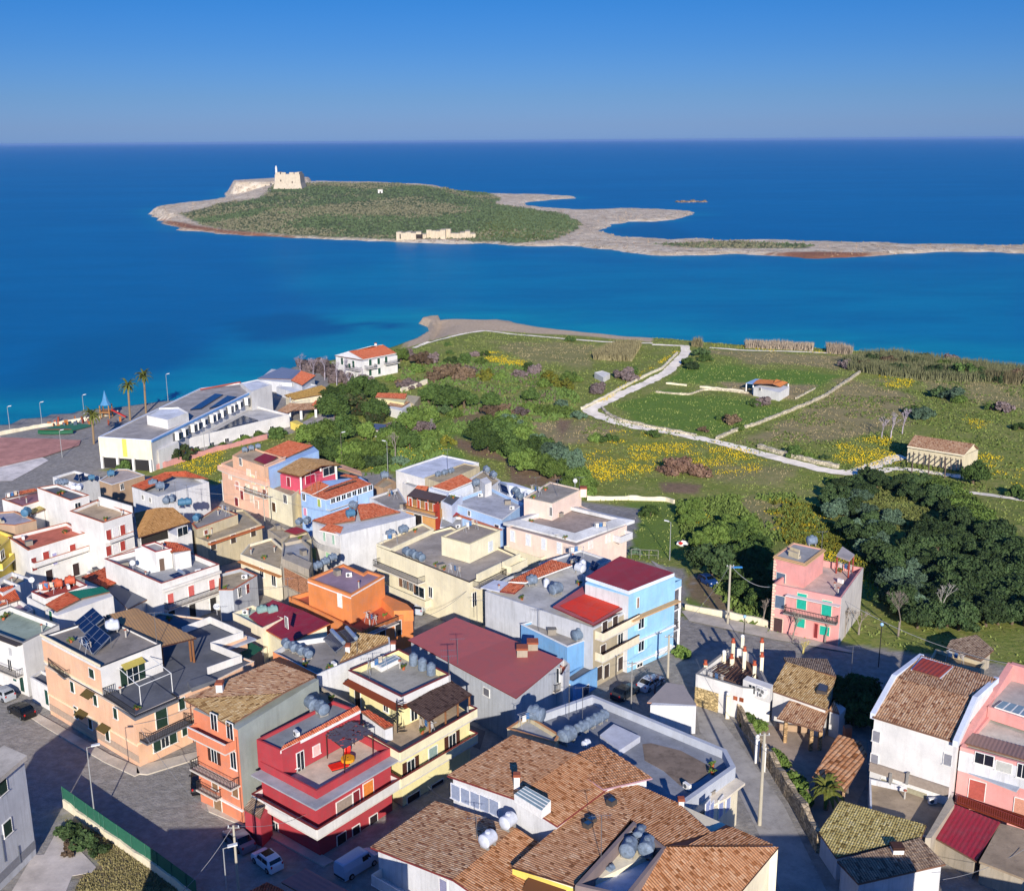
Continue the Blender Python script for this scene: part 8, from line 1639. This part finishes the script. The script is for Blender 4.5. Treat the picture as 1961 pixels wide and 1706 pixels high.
# palms
def palm(p, h, fl, label):
    B = thing("palm_tree", label, "palm tree", tuple(p)); m = MB(); m.lathe(p - Vector((0, 0, .3)), (.03, 0, 1), [(k*h/12 + d, .26 + .03*(d > 0)) for k in range(12) for d in (0, h/24)], 8); part('trunk', m, plain("8a7458", .9), B); m = MB(); t = p + Vector((.03*h, 0, h)); random.seed(int(h*10))
    for k in range(34):
        a = 2*math.pi*k/34*5 + random.uniform(-.1, .1); el = random.uniform(-.5, 1.2); d = Vector((math.cos(a)*math.cos(el), math.sin(a)*math.cos(el), math.sin(el))); q = t.copy(); w = .3
        for s_ in range(5):
            d2 = (d - Vector((0, 0, .16*s_))).normalized(); r = q + d2*fl/5; n_ = Vector((-d2.y, d2.x, 0)).normalized(); w2 = .34*(1 - s_/5)
            m.quad(q - n_*w - Vector((0, 0, w*.4)), r - n_*w2 - Vector((0, 0, w2*.4)), r, q); m.quad(q, r, r + n_*w2 - Vector((0, 0, w2*.4)), q + n_*w - Vector((0, 0, w*.4))); q = r; w = w2; d = d2
    part('crown', m, folmat((.05, .07, .01), (.14, .14, .03)), B)
palm(GT(8, 575, 425), 9.5, 3.2, "palm tree left of the pair by the institute, yellow-green crown"); palm(GT(8, 645, 395), 10.5, 3.0, "taller palm tree right of the pair by the institute"); palm(GT(8, 415, 530), 7.5, 3.2, "palm tree with dry crown before the playground")
palm(GT(7, 920, 1330), 2.4, 2.2, "low bushy palm under the orange lean-to roof")
# vine arbour (dark shaded foliage on the right of the farmhouse)
for x, y, s in ((1600, 640, 1.0), (1700, 640, 1.0), (1620, 760, 1.0), (1720, 780, 1.0), (1560, 560, .9)):
    plant(('dk', 0), f_dark[0], 18, x, y + 150, s*.9, "dark evergreen crown shading the farmhouse yard", "dark trees in the farmhouse yard")
# reeds along the shore, grass and flowers: stuff
def blades(name, pts, zs, hs, ws, mat, lab=None, tilt=.25, n_per=1):
    n = len(pts); r = NR; a = r.uniform(0, math.pi, n); dx = np.cos(a)*ws/2; dy = np.sin(a)*ws/2; tx = r.normal(0, tilt, n)*hs; ty = r.normal(0, tilt, n)*hs
    v = np.empty((n, 3, 3)); v[:, 0] = np.stack([pts[:, 0] - dx, pts[:, 1] - dy, zs - .05], 1); v[:, 1] = np.stack([pts[:, 0] + dx, pts[:, 1] + dy, zs - .05], 1); v[:, 2] = np.stack([pts[:, 0] + tx, pts[:, 1] + ty, zs + hs], 1)
    me = bpy.data.meshes.new(name); me.vertices.add(n*3); me.vertices.foreach_set('co', v.reshape(-1).astype('f4')); me.loops.add(n*3); me.loops.foreach_set('vertex_index', np.arange(n*3, dtype='i4')); me.polygons.add(n); me.polygons.foreach_set('loop_start', np.arange(0, n*3, 3, dtype='i4')); me.polygons.foreach_set('loop_total', np.full(n, 3, 'i4')); me.update(); me.materials.append(mat)
    o = bpy.data.objects.new(name, me); COL.objects.link(o); o["kind"] = "stuff"
    if lab: o["label"] = lab
    return o
def inpoly(fr, pts): return [tuple(GT(fr, x, y)[:2]) for x, y in pts]
def scatter(poly, n):
    P_ = np.array(poly); x = NR.uniform(P_[:, 0].min(), P_[:, 0].max(), n*3); y = NR.uniform(P_[:, 1].min(), P_[:, 1].max(), n*3); k = poly_sd(x, y, poly) > 0; return np.stack([x[k], y[k]], 1)[:n]
def reed(fr, pts, n, h, nm, mat, lab):
    q = scatter(inpoly(fr, pts), n); z = np.array([float(zt(a, b)) for a, b in q]); cl = .55 + .75*fbm(q[:, 0], q[:, 1], 4, 5); blades(nm, q, z, h*cl*NR.uniform(.6, 1.1, len(q)), .34, mat, lab, .18)
RG = folmat((.15, .17, .07), (.33, .32, .17), c3=(.10, .13, .05)); RP = folmat((.22, .17, .12), (.33, .27, .2))
reed(12, [(1170, 175), (1250, 150), (1400, 140), (1560, 165), (1961, 215), (2300, 260), (2300, 300), (1900, 258), (1700, 255), (1560, 250), (1350, 230), (1200, 205)], 26000, 3.6, "reeds", RG, "grey-green reed belt along the shore at the right")
reed(12, [(745, 108), (1040, 120), (1040, 100), (745, 90)], 3500, 2.6, "reeds", RP, "pinkish dry reed strip by the sea"); reed(12, [(1100, 130), (1210, 138), (1210, 118), (1100, 110)], 1500, 3.0, "reeds", RP, "smaller pinkish reed strip by the sea")
reed(12, [(85, 158), (250, 165), (290, 100), (180, 95), (80, 140)], 7000, 3.0, "reeds", REED, "tan reed clump beside the footpath"); reed(12, [(510, 100), (560, 105), (545, 90)], 500, 3.5, "reeds", REED, "small tan reed tuft at the track end"); reed(12, [(1780, 250), (1940, 270), (1940, 250), (1800, 235)], 2500, 3.5, "reeds", REED, "tan reed strip before the reed belt")
# meadow grass over the whole field, flowers where they grow
m_ = SD > 6; msk = m_ & (town < .25) & (sand < .3) & (GY > 120) & (GX > -70) & (GX < 230)
jj, ii = np.nonzero(msk); c = NR.integers(0, len(jj), 90000); gx_ = XS[ii[c]] + NR.uniform(-.5, .5, len(c)); gy_ = YS[jj[c]] + NR.uniform(-.5, .5, len(c)); wgt = 1 - dirt[jj[c], ii[c]]*.85; k = NR.random(len(c)) < wgt
clump = fbm(gx_, gy_, 3.0, 44); k &= NR.random(len(c)) < sm(.35, .6, clump)
gz_ = zt(gx_, gy_); dv = dry[jj[c], ii[c]]; 
trk = [tuple(GT(12, *q)[:2]) for q in [(487, 125), (440, 175), (400, 215), (300, 265), (200, 310), (110, 355), (60, 380), (110, 405), (170, 428), (260, 450), (420, 475), (520, 497), (640, 520), (740, 548), (860, 580), (980, 612), (1080, 638), (1150, 650), (1290, 625), (1440, 580)]]
dtr = np.full(len(c), 1e9)
for a, b in zip(trk[:-1], trk[1:]):
    ex, ey = b[0] - a[0], b[1] - a[1]; t = np.clip(((gx_ - a[0])*ex + (gy_ - a[1])*ey)/(ex*ex + ey*ey), 0, 1); dtr = np.minimum(dtr, np.hypot(gx_ - a[0] - t*ex, gy_ - a[1] - t*ey))
k &= dtr > 2.4
g1 = k & (dv < .45); g2 = k & (dv >= .45); Q = np.stack([gx_, gy_], 1)
blades("grass", Q[g1], gz_[g1], NR.uniform(.15, .45, g1.sum()), .4, folmat((.14, .18, .045), (.22, .25, .075)), "green meadow grass and herbs", .4)
blades("grass", Q[g2], gz_[g2], NR.uniform(.15, .4, g2.sum()), .4, folmat((.26, .21, .11), (.34, .28, .15)), "dry tan meadow grass", .4)
fm = flow*sm(.36, .66, fbm(GX, GY, 5, 61))*.8*(SD > 3)*(town < .4); jj, ii = np.nonzero(fm > .08); c = NR.integers(0, len(jj), 24000); fx_ = XS[ii[c]] + NR.uniform(-.5, .5, len(c)); fy_ = YS[jj[c]] + NR.uniform(-.5, .5, len(c)); kk = NR.random(len(c)) < fm[jj[c], ii[c]]; fx_, fy_ = fx_[kk], fy_[kk]
blades("flowers", np.stack([fx_, fy_], 1), zt(fx_, fy_) + .25, NR.uniform(.08, .22, len(fx_)), .26, plain("d6ba24", .8, .1), "yellow wild flowers in the meadow", .5)
q = scatter(inpoly(4, [(360, 1290), (560, 1380), (1080, 1706), (420, 1706), (470, 1620), (580, 1580), (480, 1440)]), 5000); blades("grass", q, np.full(len(q), 0.02), NR.uniform(.08, .25, len(q)), .2, folmat((.16, .14, .06), (.26, .22, .1)), "dry weeds on the rough plot by the green fence", .5)
# unseen neighbour houses of invented shape, added to cast shade on the streets
for x0, y0, sx, sy, hh, rt, lb2 in ((-21, 69.5, 25, 15, 10, .04, "house just below the picture's edge, left of centre"), (16, 64, 12, 8, 7, .4, "low house just below the picture's edge at the centre"), (32, 69.5, 12, 13, 9.5, 0, "house just below the picture's edge, right of centre"), (-66, 72, 15, 16, 11, .5, "unseen house added for shade outside the left edge"), (51, 67, 20, 13, 8, -.1, "unseen house added for shade outside the lower right edge")):
    B = thing("shade_house", lb2, "house", (x0, y0, 0)); m = MB(); m.box(x0, y0, -.4, sx, sy, hh + .4, rt); part('wall', m, WH2, B); m = MB(); m.box(x0, y0, hh + .01, sx - .5, sy - .5, .05, rt); part('roof_deck', m, DK, B)
# island scrub and shore stones
jj, ii = np.nonzero((veg > .4) & (ISD > 6)); c = NR.integers(0, len(jj), 42000); sx_ = ix[ii[c]] + NR.uniform(-2.5, 2.5, len(c)); sy_ = iy[jj[c]] + NR.uniform(-3, 3, len(c)); ssz = IZ[jj[c], ii[c]]; big_ = fbm(sx_, sy_, 110, 15); kd = (big_ + NR.normal(0, .05, len(c))) > .47
for sel, mt, lb in ((kd, folmat((.045, .075, .035), (.095, .125, .06)), "dark evergreen scrub of the island"), (~kd, folmat((.12, .125, .07), (.22, .20, .13)), "pale olive scrub of the island")):
    q = np.stack([sx_[sel], sy_[sel]], 1); blades("scrub", q, ssz[sel] - .2, NR.uniform(.4, 1.8, sel.sum()), 2.8, mt, lb, .3)
jj, ii = np.nonzero((veg < .3) & (ISD > 1)); c = NR.integers(0, len(jj), 3500); blades("shore_stones", np.stack([ix[ii[c]] + NR.uniform(-2, 2, len(c)), iy[jj[c]] + NR.uniform(-2, 2, len(c))], 1), IZ[jj[c], ii[c]] - .2, NR.uniform(.3, .9, len(c)), 1.5, deck("8c765c", .8), "pale rocks along the island shore", .4)
# more olives to the right edge
for x, y in ((1780, 470), (1830, 460), (1820, 560), (1870, 660), (1940, 560), (1960, 640), (1890, 740), (1960, 720), (2000, 600), (2010, 700), (1680, 650), (1700, 700), (1770, 660), (1800, 680), (1690, 800), (1770, 860), (1830, 850), (1900, 850), (1960, 860), (2010, 800), (1600, 800), (1520, 770), (1350, 800), (1300, 760), (1640, 880), (1430, 870)):
    plant(('ol', random.choice((0, 2, 3))), f_olive[0], 13, x + random.uniform(-8, 8), y + 40, random.uniform(.8, 1.1), "silvery or dark green round olive tree in the dense grove right of the pink house", "olive grove")
# low maquis: countless knee-high scrub between the shrubs
_fl = {}
for fr, pts, n, w_, h_, mt, lb in ((11, [(620, 330), (820, 300), (1000, 270), (1400, 350), (1560, 470), (1600, 580), (1320, 620), (1420, 900), (1200, 820), (1000, 720), (700, 860), (420, 900), (560, 640)], 9000, 1.3, 1.1, folmat((.05, .09, .02), (.12, .18, .045)), "knee-high green maquis between the gardens and the meadow"),
  (11, [(620, 330), (1000, 280), (1400, 370), (1500, 560), (900, 600), (600, 560)], 3500, 1.1, .9, folmat((.13, .10, .07), (.22, .18, .13)), "brown dry maquis behind the town"),
  (13, [(230, 290), (560, 250), (820, 250), (960, 330), (1000, 480), (700, 480), (690, 900), (560, 880), (300, 560)], 6000, 1.1, .9, folmat((.06, .10, .02), (.15, .20, .05)), "low green scrub around the thicket by the pink house"),
  (13, [(640, 290), (860, 280), (960, 330), (1100, 500), (1400, 790), (1200, 800), (1160, 620), (800, 500)], 4500, .9, .9, YGR, "yellow-flowering low scrub between the pink house and the grove"),
  (13, [(1000, 200), (1500, 160), (1961, 500), (1961, 800), (1400, 900), (1100, 600)], 7000, .9, .6, folmat((.09, .12, .03), (.19, .20, .06)), "grass and weeds under the olive grove"),
  (12, [(20, 480), (620, 520), (1100, 650), (1961, 760), (1961, 240), (1200, 240), (900, 420), (640, 500), (140, 400)], 5000, .9, .5, folmat((.07, .11, .025), (.15, .19, .05)), "scattered low green weeds of the wide meadow")):
    q = scatter(inpoly(fr, pts), n*2); cl_ = fbm(q[:, 0], q[:, 1], 7, int(n) % 50); q = q[NR.random(len(q)) < sm(.42, .6, cl_)][:n]; blades("scrub", q, zt(q[:, 0], q[:, 1]), NR.uniform(.4, 1, len(q))*h_, w_, mt, lb, .35)
# ---------------------------------------------------------------- small things standing about on the roof terraces
def _pot():
    B = thing("plant_pot", "", "plant pot", (0, 0, 0), "pot plants on the terraces"); m = MB(); m.lathe((0, 0, 0), (0, 0, 1), [(0, 0), (0, .17), (.38, .24), (.4, .2), (.36, 0)], 10); part('pot', m, plain("b0603c"), B); part('plant', leafmesh(5, .4, .4, .5, 90, .2, 8, .35, False), MID, B); return B
def _ac():
    B = thing("air_conditioner", "", "air conditioner", (0, 0, 0), "air conditioners on the roofs"); m = MB(); m.box(0, 0, .1, .85, .34, .6); part('casing', m, CPW, B); m = MB(); m.lathe((-.12, -.175, .4), (0, -1, 0), [(0, .23), (.02, .23), (.02, 0)], 12); part('fan_grille', m, plain("55585c"), B); return B
def _rack():
    B = thing("clothes_rack", "", "clothes rack", (0, 0, 0), "clothes racks on the terraces"); m = MB()
    for s in (-1, 1): m.tube((s*1.1, -.4, 0), (s*1.1, 0, 1.5), .025, n=5); m.tube((s*1.1, .4, 0), (s*1.1, 0, 1.5), .025, n=5); m.tube((s*1.1, -.5, 1.5), (s*1.1, .5, 1.5), .025, n=5)
    for k in range(4): m.tube((-1.1, -.45 + k*.3, 1.5), (1.1, -.45 + k*.3, 1.5), .012, n=4)
    part('frame', m, plain("b4b6b8", .4), B)
    for k, c in enumerate(("d8d4cc", "3c6a9c", "c8b8a0")): m = MB(); m.obox((-.9 + k*.65, -.15 + k*.3, .75), (.5, 0, 0), (0, .015, 0), (0, 0, .75)); part('laundry', m, plain(c, .9), B)
    return B
def _box():
    B = thing("storage_box", "", "box", (0, 0, 0), "storage boxes on the roofs"); m = MB(); m.box(0, 0, 0, 1.1, .7, .75); part('body', m, plain("8c8478"), B); m = MB(); m.box(0, 0, .753, 1.2, .8, .07); part('lid', m, plain("6c6a68"), B); return B
def _vent():
    B = thing("vent_pipe", "", "vent", (0, 0, 0), "vent pipes on the roofs"); m = MB(); m.tube((0, 0, 0), (0, 0, .9), .1, n=8); part('pipe', m, plain("b0aca4"), B); m = MB(); m.lathe((0, 0, .95), (0, 0, 1), [(0, .2), (.05, .2), (.2, 0)], 8); part('cowl', m, plain("9a5a44"), B); return B
def _set():
    B = thing("terrace_table", "", "table", (0, 0, 0), "tables on the terraces"); m = MB(); m.lathe((0, 0, .7), (0, 0, 1), [(0, 0), (0, .5), (.04, .5), (.04, 0)], 12); part('top', m, CPW, B); m = MB(); m.tube((0, 0, 0), (0, 0, .7), .06, n=6); m.box(0, 0, 0, .6, .6, .04); part('pedestal', m, CPG, B); return B
def _skip():
    B = thing("roof_bench", "", "bench", (0, 0, 0), "low masonry benches on the roofs"); m = MB(); m.box(0, 0, 0, 1.8, .5, .4); part('seat', m, RAW, B); m = MB(); m.box(0, .3, 0, 1.8, .12, .8); part('back', m, BEIGE, B); return B
KD = ((_pot, "terracotta pot with a leafy plant on a town terrace", 5), (_ac, "white air conditioner unit standing on a flat roof", 3), (_rack, "clothes rack with washing on a flat roof", 2), (_box, "grey lidded storage box on a flat roof", 3), (_vent, "short grey vent pipe rising from a flat roof", 5), (_set, "round white table on a roof terrace", 1), (_skip, "low rough masonry bench on a flat roof", 1))
random.seed(99); KP = {}
for D in DECKS:
    c = sum(D, Vector((0, 0, 0)))/len(D)
    if D[0].z < .5 or c.y > 210: continue
    xs = [q.x for q in D]; ys = [q.y for q in D]; I = inset(ccw(list(D)), .55); pl = [(q.x, q.y) for q in I]; area = abs(sum(D[i].x*D[(i + 1) % len(D)].y - D[(i + 1) % len(D)].x*D[i].y for i in range(len(D))))/2
    for _ in range(min(5, int(area/22) + 1)):
        f, lb, w = random.choices(KD, [k[2] for k in KD])[0]
        for _t in range(20):
            x, y = random.uniform(min(xs), max(xs)), random.uniform(min(ys), max(ys))
            d_ = float(poly_sd(np.array([x]), np.array([y]), pl)[0])
            if 0 < d_ < 1.4: break
        else: continue
        o = f() if f not in KP else copy_tree(KP[f]); KP.setdefault(f, o); o.location = (x, y, D[0].z + .01); o.rotation_euler = (0, 0, random.choice((.6, -.95, 2.2, .1))); o["label"] = lb
# ---------------------------------------------------------------- last details
yh = next(o for o in bpy.data.objects if o.get("label") == "pale yellow house with cream balconies and a brown tiled canopy")
q = ccw([P(5, x, y, 9.65) for x, y in ((1062, 402), (1125, 442), (1238, 385), (1178, 345))]); m = MB(); m.prism(q, 9.0); f = part('skylight', m, CPW, yh); q0, q1, q2, q3 = [k + Vector((0, 0, .015)) for k in q]
for k in range(4):
    m = MB(); a, b = k/4 + .03, k/4 + .22; m.quad(q0.lerp(q1, a).lerp(q3.lerp(q2, a), .08), q0.lerp(q1, b).lerp(q3.lerp(q2, b), .08), q0.lerp(q1, b).lerp(q3.lerp(q2, b), .92), q0.lerp(q1, a).lerp(q3.lerp(q2, a), .92)); part('pane', m, plain("8fa4a8", .2, .6), f)
chimney(yh, 5, 1195, 322, 9.9, .5, .5)
q = ccw([P(4, x, y, 4.6) for x, y in ((1330, 345), (1400, 395), (1490, 330), (1420, 292))]); m = MB(); m.prism(q, [k.z - .03 for k in q], bot=True); B = thing("shade_net", "dark green shade net stretched between the peach house and the crimson corrugated roof", "shade net", tuple(q[0])); part('net', m, plain("1f5c44", .9), B)
for k in q: m = MB(); m.tube((k.x, k.y, 0), (k.x, k.y, 4.6), .04, n=6); part('post', m, CPG, B)
a = G(13, 22, 565); b = G(13, 155, 572); B = thing("metal_gate", "thin white metal gate frame by the lot right of the pale pink house", "gate", tuple(a)); m = MB(); Z = Vector((0, 0, 1))
for t in (0, .33, .66, 1): m.tube(a.lerp(b, t), a.lerp(b, t) + Z*1.7, .045, n=5)
m.tube(a + Z*1.7, b + Z*1.7, .045, n=5); part('frame', m, CPG, B); m = MB(); m.tube(a + Z*.8, b + Z*.8, .03, n=5); part('rail', m, CPG, B)
p = G(13, 275, 505); B = thing("tarpaulin_heap", "crumpled white and red tarpaulin heap beside the thin lamp on the grass lot", "tarpaulin", tuple(p)); m = MB(); random.seed(4); m.blob((p.x, p.y, p.z + .5), 1.0, .7, .6, 9, 6, .25); part('white_sheet', m, CPW, B); m = MB(); m.blob((p.x - .4, p.y - .5, p.z + .7), .4, .3, .35, 8, 5, .3); part('red_sheet', m, plain("c03028"), B)
for a, b, s, lb in (((2, 425, 480, 6.5), (1, 1330, 330, 7), .8, "cable from the beige house pole to the tan pyramid roof mast"), ((2, 425, 500, 6.3), (2, 1340, 640, 7), 1.2, "cable from the beige house pole over the orange tile roof"), ((2, 600, 1180, 8), (2, 130, 1190, 4.5), .5, "cable from the orange house mast to the pale blue house"), ((3, 583, 850, 6), (3, 300, 1010, 7), .6, "cable beside the big dark red roof"), ((4, 760, 760, 5.5), (4, 1130, 640, 6), .4, "cable along the peach house right front"), ((7, 190, 590, 6.3), (7, 20, 720, 7.4), .5, "cable between the two poles by the blue house"), ((18, 835, 1180, 9.8), (18, 160, 300, 6), 1.6, "cable up the lane from the leaning pole")):
    wire(P(*a), P(*b), s, lb)
# ---------------------------------------------------------------- sea haze: thin even air round the camera and the whole scene
m = MB(); m.obox((-65000, -2500, -16), (130000, 0, 0), (0, 65000, 0), (0, 0, 90)); hz = struct("haze", m, bpy.data.materials.new("haze_air"), 'stuff')
hm = hz.data.materials[0]; hm.use_nodes = True; hn = hm.node_tree; hn.nodes.clear(); ho = hn.nodes.new("ShaderNodeOutputMaterial"); hv = hn.nodes.new("ShaderNodeVolumePrincipled")
hv.inputs["Color"].default_value = (.26, .46, .86, 1); hv.inputs["Density"].default_value = 3e-5; hn.links.new(hv.outputs[0], ho.inputs["Volume"])
SC.cycles.volume_bounces = 0
